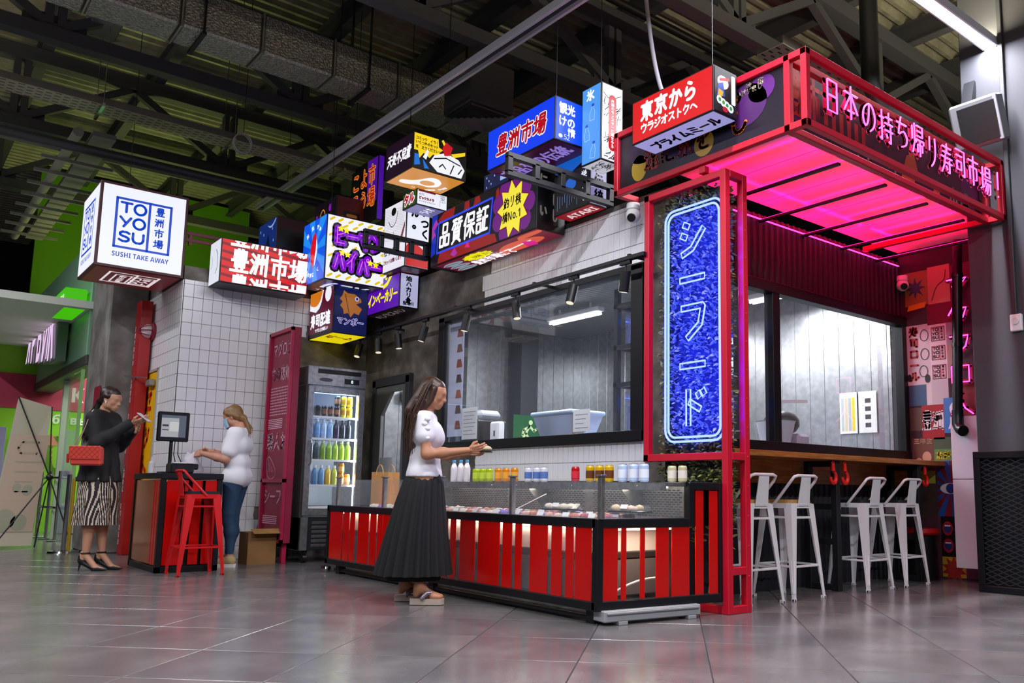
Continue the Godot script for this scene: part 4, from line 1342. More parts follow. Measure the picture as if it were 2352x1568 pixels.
	var r2 := MB.new()
	r2.poly2(fx, v2([1.5, 0.0, 1.62, 0.28, 1.74, 0.34, 1.8, 0.2, 1.7, 0.0]), 0.003)
	r2.poly2(fx, v2([2.0, 0.0, 2.12, 0.2, 2.2, 0.0]), 0.003)
	part(fp, "print", r2, hexmat("d2601d", 0.4))
	var r3 := MB.new()
	ink(r3, fx, "市場", 2.32, 0.02, Vector2(0.18, 0.18), 0.03, 0.003)
	for i in 8:
		r3.disc2(fx, Vector2(0.9 + rg.randf() * 0.6, 0.05 + rg.randf() * 0.1), 0.014, 0.014, 0.003, 8)
	part(fp, "print", r3, hexmat("a79c9c", 0.4))
	var r4 := MB.new()
	r4.disc2(fx, Vector2(2.72, 0.26), 0.16, 0.2, 0.002, 18)
	r4.disc2(fx, Vector2(0.2, 0.3), 0.2, 0.2, 0.001, 18)
	part(fp, "print", r4, hexmat("54205e", 0.4))
	# perforated red mesh in the front frame
	var ms := MB.new()
	ms.quad(P(v0 + w, h0 + w, 3.2), P(v1 - w, h0 + w, 3.2), P(v1 - w, h1 - w, 3.2), P(v0 + w, h1 - w, 3.2), Vector3.BACK)
	var mm := StandardMaterial3D.new()
	mm.albedo_color = Color(0.35, 0.03, 0.08, 0.3)
	mm.transparency = BaseMaterial3D.TRANSPARENCY_ALPHA
	mm.roughness = 0.5
	part(t, "mesh_screen", ms, mm)
	# neon lettering
	var nz := thing("neon_sign", "pink neon lettering across the canopy front", "neon sign")
	var nx := face_front(0.0, 0.0, 3.18)
	var i := 0
	for ch in "日本の持ち帰り寿司市場!":
		var x := 4.745 + i * 0.2315
		var y := 3.43 + 0.022 * sin(i * 1.7)
		var sz := Vector2(0.2, 0.27)
		var bk := MB.new()
		for s in glyph(ch):
			var pts := PackedVector2Array()
			for p in s: pts.append(Vector2(x + p.x * sz.x, y + p.y * sz.y))
			bk.ribbon(nx, pts, 0.04, 0.004)
		var lt := part(nz, "letter", bk, hexmat("c30a3a", 0.3))
		var tb := MB.new()
		ink_tubes(tb, nx, ch, x, y, sz, 0.0068, 0.03)
		part(lt, "neon_tube", tb, hexmat("ff5ad2", 0.5, 0.0, 3.2))
		i += 1
	# cameras under the canopy and at its corner
	dome_camera(P(4.72, 3.16, 5.02), Vector3(-0.7, -0.55, 0.4), "white dome camera on the tiled wall beside the neon column")
	dome_camera(P(8.28, 3.08, 4.58), Vector3(-0.6, -0.4, 0.6), "white dome camera at the far end of the bar facade")

func dome_camera(at: Vector3, look: Vector3, label: String) -> void:
	var t := thing("dome_camera", label, "camera", "white dome cameras", at)
	var b := MB.new()
	b.lathe(Vector3(0, 0.03, 0), [Vector2(0, 0.05), Vector2(0.055, 0.05), Vector2(0.06, 0.0), Vector2(0.05, -0.01)], 18)
	part(t, "mount", b, m_white)
	var s := MB.new()
	s.ball(Vector3(0, -0.02, 0), Vector3(0.065, 0.065, 0.065), 16)
	part(t, "ball_housing", s, m_white)
	var l := MB.new()
	var d := look.normalized()
	l.tube([Vector3(0, -0.02, 0) + d * 0.05, Vector3(0, -0.02, 0) + d * 0.068], 0.036, 14)
	part(t, "lens", l, m_black)

# ---------------------------------------------------------------- neon column with foliage
func build_column():
	var t := thing("red_column", "red steel lattice column carrying the blue neon panel", "column")
	var w := 0.055
	var e := w / 2
	var v0 := 4.588
	var v1 := 4.84
	var u0 := 3.9
	var u1 := 4.75
	var H := 3.2
	var A := [[P(v0 + e, 0, u0 + e), P(v0 + e, H, u0 + e)], [P(v1 - e, 0, u0 + e), P(v1 - e, H, u0 + e)], [P(v0 + e, 1.06, u1 - e), P(v0 + e, H, u1 - e)],
		[P(v0 + e, 1.09, u0 + w), P(v0 + e, 1.09, u1)], [P(v0 + e, H - e, u0 + w), P(v0 + e, H - e, u1)], [P(v0 + w, 1.09, u0 + e), P(v1 - w, 1.09, u0 + e)],
		[P(v0 + w, 0.29, u0 + e), P(v1 - w, 0.29, u0 + e)], [P(v0 + w, e, u0 + e), P(v1 - w, e, u0 + e)], [P(v0 + w, H - e, u0 + e), P(v1 - w, H - e, u0 + e)], [P(v0 + e, e, u0 + w), P(v0 + e, e, u0 + 0.5)], [P(v0 + e, 3.25, u0 + 0.2), P(v0 + e, 3.25, u0 + 0.26)]]
	for a in A:
		var mb := MB.new()
		mb.bar(a[0], a[1], w, w, Vector3.UP, 0.004)
		part(t, "frame_tube", mb, m_redframe)
	for i in 14:
		var b := MB.new()
		b.ball(P(v1 - e, 0.25 + i * 0.21, u0 + 0.001), Vector3(0.008, 0.008, 0.005), 8)
		part(t, "rivet", b, m_redframe)
	# planted panel
	var hd := thing("planted_panel", "hedge-like artificial leaf panel behind the blue neon", "plants")
	var core := MB.new()
	core.span(4.68, 4.74, 0.62, 3.12, 4.02, 4.6)
	part(hd, "backing", core, hexmat("20251a", 0.9))
	var leaf := MB.new()
	var lp := [Vector3(0, 0, 0), Vector3(0.011, 0.004, 0.016), Vector3(0.009, 0.002, 0.034), Vector3(0, 0, 0.05), Vector3(-0.009, 0.002, 0.034), Vector3(-0.011, 0.004, 0.016)]
	leaf.flat(lp[0], lp[1], lp[2], Vector3.UP)
	leaf.flat(lp[0], lp[2], lp[3], Vector3.UP)
	leaf.flat(lp[0], lp[3], lp[4], Vector3.UP)
	leaf.flat(lp[0], lp[4], lp[5], Vector3.UP)
	var lm := leaf.mesh()
	var lmat := hexmat("8a9a3a", 0.55).duplicate()
	lmat.vertex_color_use_as_albedo = true
	lmat.albedo_color = Color.WHITE
	lmat.backlight_enabled = true
	lmat.backlight = Color(0.25, 0.3, 0.08)
	var mm := MultiMesh.new()
	mm.transform_format = MultiMesh.TRANSFORM_3D
	mm.use_colors = true
	mm.mesh = lm
	var rng := RandomNumberGenerator.new()
	rng.seed = 4
	var N := 5200
	mm.instance_count = N
	for i in N:
		var side := rng.randf()
		var p: Vector3
		var out: Vector3
		if side < 0.66:
			p = P(4.675 - rng.randf() * 0.025, 0.62 + rng.randf() * 2.52, 4.0 + rng.randf() * 0.62)
			out = Vector3(-1, 0, 0)
		elif side < 0.84:
			p = P(4.67 + rng.randf() * 0.1, 0.62 + rng.randf() * 2.5, 4.02 - rng.randf() * 0.03)
			out = Vector3(0.2, 0, 1)
		else:
			p = P(4.75 + rng.randf() * 0.02, 0.45 + rng.randf() * 2.65, 4.0 + rng.randf() * 0.5)
			out = Vector3(1, 0, 0.4)
		var dir := (out * (0.5 + rng.randf()) + Vector3(rng.randf() - 0.5, rng.randf() - 0.5, rng.randf() - 0.5) * 1.7).normalized()
		var up := (Vector3(rng.randf() - 0.5, rng.randf() + 0.2, rng.randf() - 0.5)).normalized()
		var x := up.cross(dir).normalized()
		var y := dir.cross(x)
		var s := 0.65 + rng.randf() * 0.55
		mm.set_instance_transform(i, Transform3D(Basis(x, y, dir) * s, p))
		var g := rng.randf()
		mm.set_instance_color(i, Color(0.16 + 0.2 * g, 0.2 + 0.16 * g, 0.08 + 0.05 * rng.randf()))
	var mi := MultiMeshInstance3D.new()
	mi.name = "leaves"
	mi.multimesh = mm
	mi.material_override = lmat
	hd.add_child(mi)
	mi.set_meta("kind", "stuff")
	# blue neon
	var nz := thing("blue_neon_sign", "tall blue neon frame with five characters on the planted panel", "neon sign")
	var nx := face_left(4.62, 0.0, 4.54)
	var blue := hexmat("5f74ff", 0.4, 0.0, 4.5)
	for k in [[0.0, 0.0], [0.032, 0.032]]:
		var f := MB.new()
		var rr := roundrect(0.02 + k[0], 1.205 + k[0], 0.6 - k[0], 3.0 - k[0], 0.09 - k[0] * 0.6, 5)
		var pts := []
		for p in rr: pts.append(nx * Vector3(p.x, p.y, 0.02))
		f.tube(pts, 0.0085, 8, true)
		part(nz, "frame_tube", f, blue)
	var rows := ["シ", "ー", "フ", "ー", "ド"]
	var ys := [2.6, 2.28, 1.95, 1.62, 1.3]
	for i in 5:
		var g := MB.new()
		for s in glyph(rows[i]):
			var pl := PackedVector2Array()
			for p in s: pl.append(Vector2(0.15 + p.x * 0.3, ys[i] + p.y * (0.31 if i % 2 == 0 else 0.3)))
			var off := Geometry2D.offset_polyline(pl, 0.022, Geometry2D.JOIN_ROUND, Geometry2D.END_BUTT)
			for o in off:
				var pts := []
				for p in o: pts.append(nx * Vector3(p.x, p.y, 0.02))
				g.tube(pts, 0.0065, 6, true)
		part(nz, "letter", g, blue)
	area_light(nz, P(4.585, 2.1, 4.23), Vector3(1, 0, 0), Vector3(0, 1, 0), 0.5, 1.7, Color(0.04, 0.1, 1.0), 12.0)

# ---------------------------------------------------------------- display counter
func build_counter():
	var t := thing("display_counter", "long chilled display counter with red slats in a black frame", "counter")
	var V := 3.54
	var w := 0.055
	# end face runs from corner to the column, turned a little
	var A := P(3.54, 0, 4.085)
	var B := P(4.56, 0, 3.95)
	var ex := (B - A).normalized()
	var en := Vector3(-ex.z, 0, ex.x)  # outwards, towards the viewer
	var EX := Transform3D(Basis(ex, Vector3.UP, en), A)
	var fb := func(a: Vector3, b: Vector3, called: String):
		var mb := MB.new()
		mb.bar(a, b, w, w, Vector3.UP, 0.005)
		part(t, called, mb, m_blackmetal)
	var U0 := 4.085
	var U1 := 8.2
	for h in [[0.115, 0.055], [0.63, 0.06]]:
		var mb := MB.new()
		mb.bar(P(V + 0.03, h[0], U0), P(V + 0.03, h[0], U1), w, h[1], Vector3.UP, 0.005)
		part(t, "rail", mb, m_blackmetal)
	for u in [U0 + 0.02, U1 - 0.03]:
		fb.call(P(V + 0.03, 0.09, u), P(V + 0.03, 0.66, u), "post")
	for h in [0.115, 0.63]:
		var mb := MB.new()
		mb.bar(EX * Vector3(0.0, h, -0.03), EX * Vector3(1.06 if h < 0.3 else 0.8, h, -0.03), w, 0.06, Vector3.UP, 0.005)
		part(t, "rail", mb, m_blackmetal)
	fb.call(EX * Vector3(0.78, 0.6, -0.03), EX * Vector3(0.78, 0.9, -0.03), "post")
	fb.call(EX * Vector3(1.05, 0.09, -0.03), EX * Vector3(1.05, 0.9, -0.03), "post")
	fb.call(EX * Vector3(0.755, 0.875, -0.03), EX * Vector3(1.075, 0.875, -0.03), "rail")
	# end block behind the raised panel and the left end
	var eb := MB.new()
	eb.bar(EX * Vector3(0.92, 0.47, -0.16), EX * Vector3(0.92, 0.48, -0.16), 0.24, 0.2)
	var lend := MB.new()
	lend.span(3.57, 4.42, 0.1, 0.64, U1 - 0.03, U1, 0.003)
	part(t, "left_end_panel", lend, m_blackmetal)
	# red slats
	var front := [[8.138, 7.853], [7.824, 7.703], [7.68, 7.582], [7.507, 7.292], [7.258, 7.142], [7.111, 7.015], [7.008, 6.832], [6.808, 6.62], [6.58, 6.47], [6.43, 6.3], [6.24, 6.15], [6.1, 5.9], [5.86, 5.78], [5.715, 5.504], [5.459, 5.176], [5.138, 5.021], [4.982, 4.903], [4.804, 4.605], [4.562, 4.451], [4.41, 4.329], [4.309, 4.147]]
	for f in front:
		var mb := MB.new()
		mb.span(V + 0.012, V + 0.018, 0.143, 0.6, f[1], f[0], 0.001)
		part(t, "slat", mb, m_red)
	var ends := [[0.052, 0.174, 0.6], [0.203, 0.241, 0.6], [0.353, 0.39, 0.6], [0.482, 0.589, 0.6], [0.615, 0.765, 0.6], [0.82, 0.89, 0.845], [0.944, 1.02, 0.845]]
	for f in ends:
		var mb := MB.new()
		mb.plate(EX, v2([f[0], 0.143, f[1], 0.143, f[1], f[2], f[0], f[2]]), -0.02, -0.012)
		part(t, "slat", mb, m_red)
	# clear sheet the slats are glued to
	var cs := MB.new()
	cs.quad(P(V + 0.02, 0.14, U0 + 0.03), P(V + 0.02, 0.14, U1 - 0.05), P(V + 0.02, 0.6, U1 - 0.05), P(V + 0.02, 0.6, U0 + 0.03), Vector3.LEFT)
	part(t, "clear_sheet", cs, glass_mat(0.06))
	# lit strip inside, behind the top rail
	for s in [[P(V + 0.1, 0.585, 6.15), Vector3(0, 0, 1), 4.0], [EX * Vector3(0.42, 0.585, -0.1), ex, 0.66]]:
		var led := MB.new()
		led.bar(s[0] - s[1] * s[2] / 2, s[0] + s[1] * s[2] / 2, 0.02, 0.012)
		part(t, "led_strip", led, hexmat("ffeecb", 0.5, 0.0, 4.0))
		area_light(t, s[0] + Vector3(0, -0.012, 0), Vector3.DOWN, s[1], 0.02, s[2], Color(1.0, 0.93, 0.78), 0.28)
	# cooling cabinet inside: pale box with a dark band
	var cab := MB.new()
	cab.span(3.66, 4.36, 0.42, 0.6, 4.3, 8.05, 0.01)
	part(t, "cabinet_upper", cab, hexmat("cfd0d3", 0.4))
	var band := MB.new()
	band.span(3.65, 4.37, 0.385, 0.42, 4.29, 8.06)
	part(t, "cabinet_band", band, hexmat("2a2b30", 0.4))
	var cab2 := MB.new()
	cab2.span(3.66, 4.36, 0.13, 0.385, 4.3, 8.05, 0.01)
	part(t, "cabinet_lower", cab2, hexmat("77787c", 0.35, 0.4))
	var hose := MB.new()
	var hp := []
	for i in 9:
		hp.append(EX * Vector3(0.16 + 0.05 * i, 0.15 + 0.11 * (1.0 - pow((i - 8) / 8.0, 2.0)), -0.12))
	hose.tube(hp, 0.008, 6)
	part(t, "hose", hose, m_white)
	# base: plinth rails and grey drip tray
	var bs := MB.new()
	bs.span(V + 0.06, V + 0.1, 0.02, 0.05, U0 + 0.05, U1 - 0.1, 0.003)
	part(t, "base_rail", bs, m_black)
	var gb := MB.new()
	gb.span(V + 0.09, V + 0.13, 0.04, 0.1, U0 + 0.2, U1 - 0.3, 0.003)
	part(t, "base_panel", gb, hexmat("b9babd", 0.45))
	for u in [4.2, 6.2, 8.0]:
		var ft := MB.new()
		ft.span(V + 0.05, V + 0.12, 0.0, 0.1, u - 0.04, u + 0.04, 0.003)
		part(t, "foot", ft, m_black)
	var dt := MB.new()
	dt.box(EX * Vector3(0.43, 0.056, -0.04), Vector3(0.78, 0.07, 0.16), EX.basis, 0.006)
	dt.box(EX * Vector3(0.43, 0.075, 0.045), Vector3(0.74, 0.012, 0.02), EX.basis, 0.002)
	part(t, "tray_base", dt, hexmat("a6a8ae", 0.4, 0.2))
	for x in [0.18, 0.74]:
		var ft := MB.new()
		ft.box(EX * Vector3(x, 0.012, -0.0), Vector3(0.07, 0.024, 0.1), EX.basis, 0.003)
		part(t, "foot", ft, hexmat("a6a8ae", 0.4, 0.2))
	# deck, perforated back, steel shelf
	var dk := MB.new()
	dk.span(V + 0.06, 4.36, 0.6, 0.63, 4.1, U1 - 0.04, 0.003)
	part(t, "deck", dk, m_darksteel)
	var bk := MB.new()
	bk.span(4.34, 4.36, 0.63, 0.89, 4.02, 8.1)
	part(t, "back_panel", bk, m_steel)
	var slots := MB.new()
	for r in 12:
		for c in 92:
			var u := 4.1 + c * 0.043 + (0.0215 if r % 2 else 0.0)
			if fmod(u - 4.1, 1.05) > 0.93: continue
			slots.quad(P(4.339, 0.66 + r * 0.0165, u), P(4.339, 0.66 + r * 0.0165, u + 0.03), P(4.339, 0.667 + r * 0.0165, u + 0.03), P(4.339, 0.667 + r * 0.0165, u), Vector3.LEFT)
	var so := part(t, "vent_slots", slots, hexmat("2e2c28", 0.8))
	so.set_meta("kind", "stuff")
	var sh := MB.new()
	sh.span(4.1, 4.42, 0.872, 0.898, 4.02, 7.4, 0.003)
	part(t, "steel_shelf", sh, m_steel)
	var lip := MB.new()
	lip.span(4.095, 4.1, 0.845, 0.898, 4.02, 7.4)
	part(t, "shelf_lip", lip, m_steel)
	for i in 9:
		var sc := MB.new()
		sc.ball(P(4.094, 0.872, 4.3 + i * 0.36), Vector3(0.004, 0.007, 0.007), 8)
		part(t, "screw", sc, m_chrome)
	for u in [5.62, 7.2, 4.5]:
		var br := MB.new()
		br.plate(Transform3D(Basis(Vector3(1, 0, 0), Vector3.UP, Vector3(0, 0, 1)), P(4.12, 0.66, u)), v2([0.0, 0.21, 0.22, 0.21, 0.22, 0.0, 0.19, 0.0, 0.02, 0.17]), 0.0, 0.006)
		part(t, "bracket", br, m_steel)
	# lamp under the steel shelf lights the trays
	var ul := MB.new()
	ul.span(4.16, 4.2, 0.858, 0.87, 4.1, 7.35)
	part(t, "led_strip", ul, hexmat("fff6e6", 0.5, 0.0, 3.0))
	area_light(t, P(4.18, 0.852, 5.72), Vector3(-0.25, -1, 0), Vector3(0, 0, 1), 0.04, 3.2, Color(1.0, 0.95, 0.88), 0.55)
	# glass front between steel posts
	var us := [4.085, 5.06, 6.06, 7.05, 8.03]
	for u in us:
		var p := MB.new()
		p.span(V + 0.02, V + 0.055, 0.655, 0.925, u - 0.018, u + 0.018, 0.004)
		var po := part(t, "glass_post", p, m_steel)
		var cp := MB.new()
		cp.span(V + 0.012, V + 0.063, 0.925, 0.938, u - 0.026, u + 0.026, 0.003)
		part(po, "cap", cp, m_steel)
	for i in 4:
		var g := MB.new()
		g.box(P(V + 0.037, 0.785, (us[i] + us[i + 1]) / 2), Vector3(0.006, 0.25, us[i + 1] - us[i] - 0.05))
		part(t, "glass_pane", g, glass_mat(0.05))
	var g2 := MB.new()
	g2.box(EX * Vector3(0.4, 0.775, -0.05), Vector3(0.68, 0.23, 0.006), EX.basis)
	part(t, "glass_pane", g2, glass_mat(0.05))
	var g3 := MB.new()
	g3.box(P(3.97, 0.785, U1 - 0.05), Vector3(0.8, 0.25, 0.006))
	part(t, "glass_pane", g3, glass_mat(0.05))
	# side wall of the raised end
	var rb := MB.new()
	rb.box(EX * Vector3(0.92, 0.74, -0.11), Vector3(0.25, 0.28, 0.1), EX.basis, 0.003)
	part(t, "end_block", rb, m_blackmetal)
	# chrome levelling foot at the far corner
	var cf := MB.new()
	cf.lathe(P(3.6, 0.0, 8.28), [Vector2(0, 0.05), Vector2(0.05, 0.05), Vector2(0.055, 0.03), Vector2(0.055, 0.0)], 14)
	single("floor_socket", cf, m_chrome, "small chrome floor fitting at the counter's far left foot", "fitting")

# ---------------------------------------------------------------- bar and stools
func build_bar():
	var t := thing("bar_counter", "long wooden bar shelf on dark steel trestles under the facade window", "bar")
	var v := 4.98
	var i := 0
	for L in [0.85, 0.7, 0.95, 0.9]:
		var mb := MB.new()
		mb.span(v, v + L - 0.001, 1.125, 1.172, 4.22, 4.6, 0.003)
		var o := part(t, "plank", mb, m_wood)
		v += L
	for k in [6.46, 7.86]:
		var mb := MB.new()
		mb.span(k, k + 0.06, 0.0, 1.12, 4.26, 4.32, 0.004)
		part(t, "leg", mb, m_darksteel)
		var mb1 := MB.new()
		mb1.span(k, k + 0.06, 0.0, 1.12, 4.54, 4.6, 0.004)
		part(t, "leg", mb1, m_darksteel)
		for h in [0.03, 0.42, 0.72, 1.095]:
			var mb2 := MB.new()
			mb2.span(k + 0.005, k + 0.055, h - 0.025, h + 0.025, 4.3, 4.56, 0.003)
			part(t, "cross_rail", mb2, m_darksteel)
	# red hooks on the trestles
	var hk := 0
	for k in [[6.4, "red crane hook on the near trestle's left side"], [6.58, "red crane hook on the near trestle's right side"], [7.98, "red crane hook on the far trestle under the bar end"]]:
		var h := thing("crane_hook", k[1], "hook", "red crane hooks under the bar", P(k[0], 0.0, 4.25))
		var b := MB.new()
		b.tube([Vector3(0, 1.095, 0), Vector3(0, 1.03, 0)], [0.016, 0.02], 8)
		part(h, "shank", b, hexmat("e0201c", 0.35))
		var c := MB.new()
		var pts := []
		var rs := []
		for j in 12:
			var a := deg_to_rad(80.0 - j * 24.0)
			pts.append(Vector3(cos(a) * 0.04 + 0.0, 0.975 + sin(a) * 0.05, 0))
			rs.append(0.011 + 0.008 * sin(PI * (j + 1) / 13.0))
		c.tube(pts, rs, 8)
		part(h, "hook_bend", c, hexmat("e0201c", 0.35))
		var e := MB.new()
		e.tube([Vector3(-0.018, 1.1, 0), Vector3(0, 1.12, 0), Vector3(0.018, 1.1, 0), Vector3(0, 1.085, 0)], 0.006, 6, true)
		part(h, "eye", e, hexmat("e0201c", 0.35))
	# stools
	var labels := ["white metal bar stool partly hidden behind the red column", "white metal bar stool with a pale wood seat, second from the column", "white metal bar stool just right of the dark trestle", "white metal bar stool at the far right end of the bar"]
	var vs := [5.25, 5.79, 6.845, 7.475]
	for j in 4:
		make_stool("bar_stool", P(vs[j], 0, 4.29), 0.0, "e6e4e8", labels[j], "white bar stools along the bar", "b58a4e" if j < 2 else "1c1a1e")
	var rs2 := thing("round_stool", "low black stool with a red padded top under the bar", "stool", "", P(8.12, 0.0, 4.4))
	var sb := MB.new()
	sb.lathe(Vector3.ZERO, [Vector2(0, 0.0), Vector2(0.17, 0.0), Vector2(0.15, 0.44), Vector2(0, 0.44)], 20)
	part(rs2, "body", sb, m_black)
	var sc := MB.new()
	sc.lathe(Vector3(0, 0.44, 0), [Vector2(0.17, 0.0), Vector2(0.185, 0.02), Vector2(0.18, 0.06), Vector2(0.0, 0.07)], 20)
	part(rs2, "cushion", sc, hexmat("c0101c", 0.45))

var stool_parts := {}
func make_stool(called: String, at: Vector3, turn: float, hexc: String, label: String, group: String, seat_hex: String) -> void:
	# backrest towards local +z (the viewer's side), seat 0.76 m
	var t := thing(called, label, "stool", group, at, turn)
	var m := hexmat(hexc, 0.3)
	var k := 0.0
	if stool_parts.is_empty():
		var sp := MB.new()
		sp.plate(Transform3D(Basis(Vector3(1, 0, 0), Vector3(0, 0, -1), Vector3.UP), Vector3(0, 0, 0)), roundrect(-0.155, -0.155, 0.155, 0.155, 0.05, 4), 0.715, 0.755)
		stool_parts["seat_pan"] = sp.mesh()
		var pad := MB.new()
		pad.plate(Transform3D(Basis(Vector3(1, 0, 0), Vector3(0, 0, -1), Vector3.UP), Vector3(0, 0, 0)), roundrect(-0.15, -0.15, 0.15, 0.15, 0.06, 4), 0.756, 0.782)
		stool_parts["seat_board"] = pad.mesh()
		for sx in [-1.0, 1.0]:
			for sz in [-1.0, 1.0]:
				# folded sheet leg: two flat faces meeting at the outer corner, tapering down
				var lg := MB.new()
				var top := Vector3(sx * 0.152, 0.75, sz * 0.152)
				var bot := Vector3(sx * 0.208, 0.012, sz * 0.208)
				for ax in 2:
					var wdir := Vector3(-sx, 0, 0) if ax == 0 else Vector3(0, 0, -sz)
					var nd := Vector3(0, 0, sz) if ax == 0 else Vector3(sx, 0, 0)
					var a0 := top
					var a1 := top + wdir * 0.075
					var b0 := bot
					var b1 := bot + wdir * 0.024
					for s in [0.0, -0.004]:
						lg.quad(a0 + nd * s, a1 + nd * s, b1 + nd * s, b0 + nd * s, nd if s == 0.0 else -nd)
					lg.quad(a1, a1 - nd * 0.004, b1 - nd * 0.004, b1, wdir)
					# pressed groove
					var g0 := bot.lerp(top, 0.06) + wdir * 0.012 + nd * 0.0015
					var g1 := bot.lerp(top, 0.4) + wdir * 0.022 + nd * 0.0015
					lg.bar(g0, g1, 0.008, 0.004)
				lg.box(bot + Vector3(-sx * 0.012, -0.001, -sz * 0.012), Vector3(0.03, 0.02, 0.03))
				stool_parts["leg%d%d" % [int(sx), int(sz)]] = lg.mesh()
				var ft := MB.new()
				ft.lathe(Vector3(sx * 0.197, 0, sz * 0.197), [Vector2(0.016, 0.0), Vector2(0.017, 0.014), Vector2(0.0, 0.014)], 10)
				stool_parts["foot%d%d" % [int(sx), int(sz)]] = ft.mesh()
		for q in [[-1, -1, 1, -1], [1, -1, 1, 1], [1, 1, -1, 1], [-1, 1, -1, -1]]:
			for h in [0.26, 0.64]:
				var f: float = 0.208 - (0.208 - 0.152) * (h / 0.75) - 0.006
				var rl := MB.new()
				rl.bar(Vector3(q[0] * f, h, q[1] * f), Vector3(q[2] * f, h, q[3] * f), 0.012, 0.018, Vector3.UP, 0.003)
				stool_parts["rail%d%d%.2f" % [q[0] + q[2], q[1] + q[3], h]] = rl.mesh()
		var bt := MB.new()
		var path := [Vector3(-0.155, 0.74, -0.02), Vector3(-0.158, 0.78, 0.02), Vector3(-0.16, 0.93, 0.16), Vector3(-0.15, 0.965, 0.185), Vector3(-0.11, 0.975, 0.192), Vector3(0.11, 0.975, 0.192), Vector3(0.15, 0.965, 0.185), Vector3(0.16, 0.93, 0.16), Vector3(0.158, 0.78, 0.02), Vector3(0.155, 0.74, -0.02)]
		bt.tube(path, 0.0125, 8)
		stool_parts["back_tube"] = bt.mesh()
		var bp := MB.new()
		var a := Vector3(0, 0.735, 0.158)
		var b := Vector3(0, 0.972, 0.19)
		var yb := (b - a).normalized()
		var zb := Vector3(1, 0, 0).cross(yb)
		bp.plate(Transform3D(Basis(Vector3(1, 0, 0), yb, zb), a), v2([-0.075, 0, 0.075, 0, 0.06, 0.237, -0.06, 0.237]), 0.0, 0.006)
		bp.ribbon(Transform3D(Basis(Vector3(1, 0, 0), yb, zb), a), roundrect(-0.04, 0.04, 0.04, 0.2, 0.015, 2), 0.004, 0.0075)
		for x in [-0.035, 0.0, 0.035]:
			bp.ball(a + Vector3(x, 0.012, 0.008), Vector3(0.006, 0.006, 0.003), 6)
		stool_parts["back_plate"] = bp.mesh()
	for key in stool_parts:
		if key == "seat_board":
			part(t, "seat_board", stool_parts[key], hexmat(seat_hex, 0.4))
		elif String(key).begins_with("foot"):
			part(t, "rubber_foot", stool_parts[key], m_black)
		else:
			var nm := String(key)
			if nm.begins_with("leg"): nm = "leg"
			if nm.begins_with("rail"): nm = "rail"
			part(t, nm, stool_parts[key], m)

# ---------------------------------------------------------------- lit box signs
var ink_clip := PackedVector2Array()
func lit(h: String, e := 1.0) -> StandardMaterial3D:
	return hexmat(h, 0.35, 0.0, e)

func lightbox(label: String, v0: float, v1: float, h0: float, h1: float, u0: float, u1: float, edge := "08080b") -> Dictionary:
	var t := thing("box_sign", label, "sign", "lit box signs over the sushi corner")
	var mb := MB.new()
	mb.span(v0, v1, h0, h1, u0, u1, 0.004)
	part(t, "case", mb, hexmat(edge, 0.4))
	return {"t": t, "left": face_left(v0, h0, u1), "front": face_front(v0, h0, u0), "under": face_under(v1, h0, u1), "w": v1 - v0, "h": h1 - h0, "d": u1 - u0}

func panel(s: Dictionary, side: String, hexc: String, e := 1.0, inset := 0.012) -> MeshInstance3D:
	var w: float = s.w if side == "front" else s.d
	var h: float = s.w if side == "under" else s.h
	var mb := MB.new()
	mb.plate(s[side], v2([inset, inset, w - inset, inset, w - inset, h - inset, inset, h - inset]), -0.001, 0.003)
	return part(s.t, side + "_face", mb, lit(hexc, e))

func rect_clip(s: Dictionary, side: String, inset := 0.012) -> PackedVector2Array:
	var w: float = s.w if side == "front" else s.d
	var h: float = s.w if side == "under" else s.h
	return v2([inset, inset, w - inset, inset, w - inset, h - inset, inset, h - inset])

# clipped polygon print
func shape(mb: MB, xf: Transform3D, pts: PackedVector2Array, z: float, clip := PackedVector2Array()) -> void:
	if clip.is_empty():
		mb.poly2(xf, pts, z)
		return
	for q in Geometry2D.intersect_polygons(pts, clip):
		mb.poly2(xf, q, z)

func ink_in(mb: MB, xf: Transform3D, text: String, x: float, y: float, size: Vector2, w: float, z: float, clip: PackedVector2Array, down := false, gap := 1.08, slant := 0.0) -> void:
	for ch in text:
		for s in glyph(ch):
			var pts := PackedVector2Array()
			for p in s: pts.append(Vector2(x + p.x * size.x + slant * p.y * size.y, y + p.y * size.y))
			if clip.is_empty():
				mb.ribbon(xf, pts, w, z)
			else:
				for o in Geometry2D.offset_polyline(pts, w / 2, Geometry2D.JOIN_MITER, Geometry2D.END_SQUARE):
					if Geometry2D.is_polygon_clockwise(o): continue
					for q in Geometry2D.intersect_polygons(o, clip):
						mb.poly2(xf, q, z)
		if down: y -= size.y * gap
		else: x += size.x * gap

func printed(pn: Node3D, called: String, mb: MB, hexc: String, e := 1.0) -> void:
	if mb.v.size() > 0:
		part(pn, called, mb, lit(hexc, e))

func arc_ink(mb: MB, xf: Transform3D, text: String, o: Vector2, r: float, a0: float, a1: float, sz: float, w: float, z: float, inward := false) -> void:
	var n := text.length()
	for i in n:
		var a := deg_to_rad(lerpf(a0, a1, (i + 0.5) / n))
		var c := o + Vector2(cos(a), sin(a)) * r
		var turn := a - PI / 2 if not inward else a + PI / 2
		var lx := Transform3D(Basis(Vector3(0, 0, 1), turn), Vector3(c.x, c.y, 0))
		ink(mb, xf * lx, text[i], -sz / 2, -sz / 2, Vector2(sz, sz), w, z)

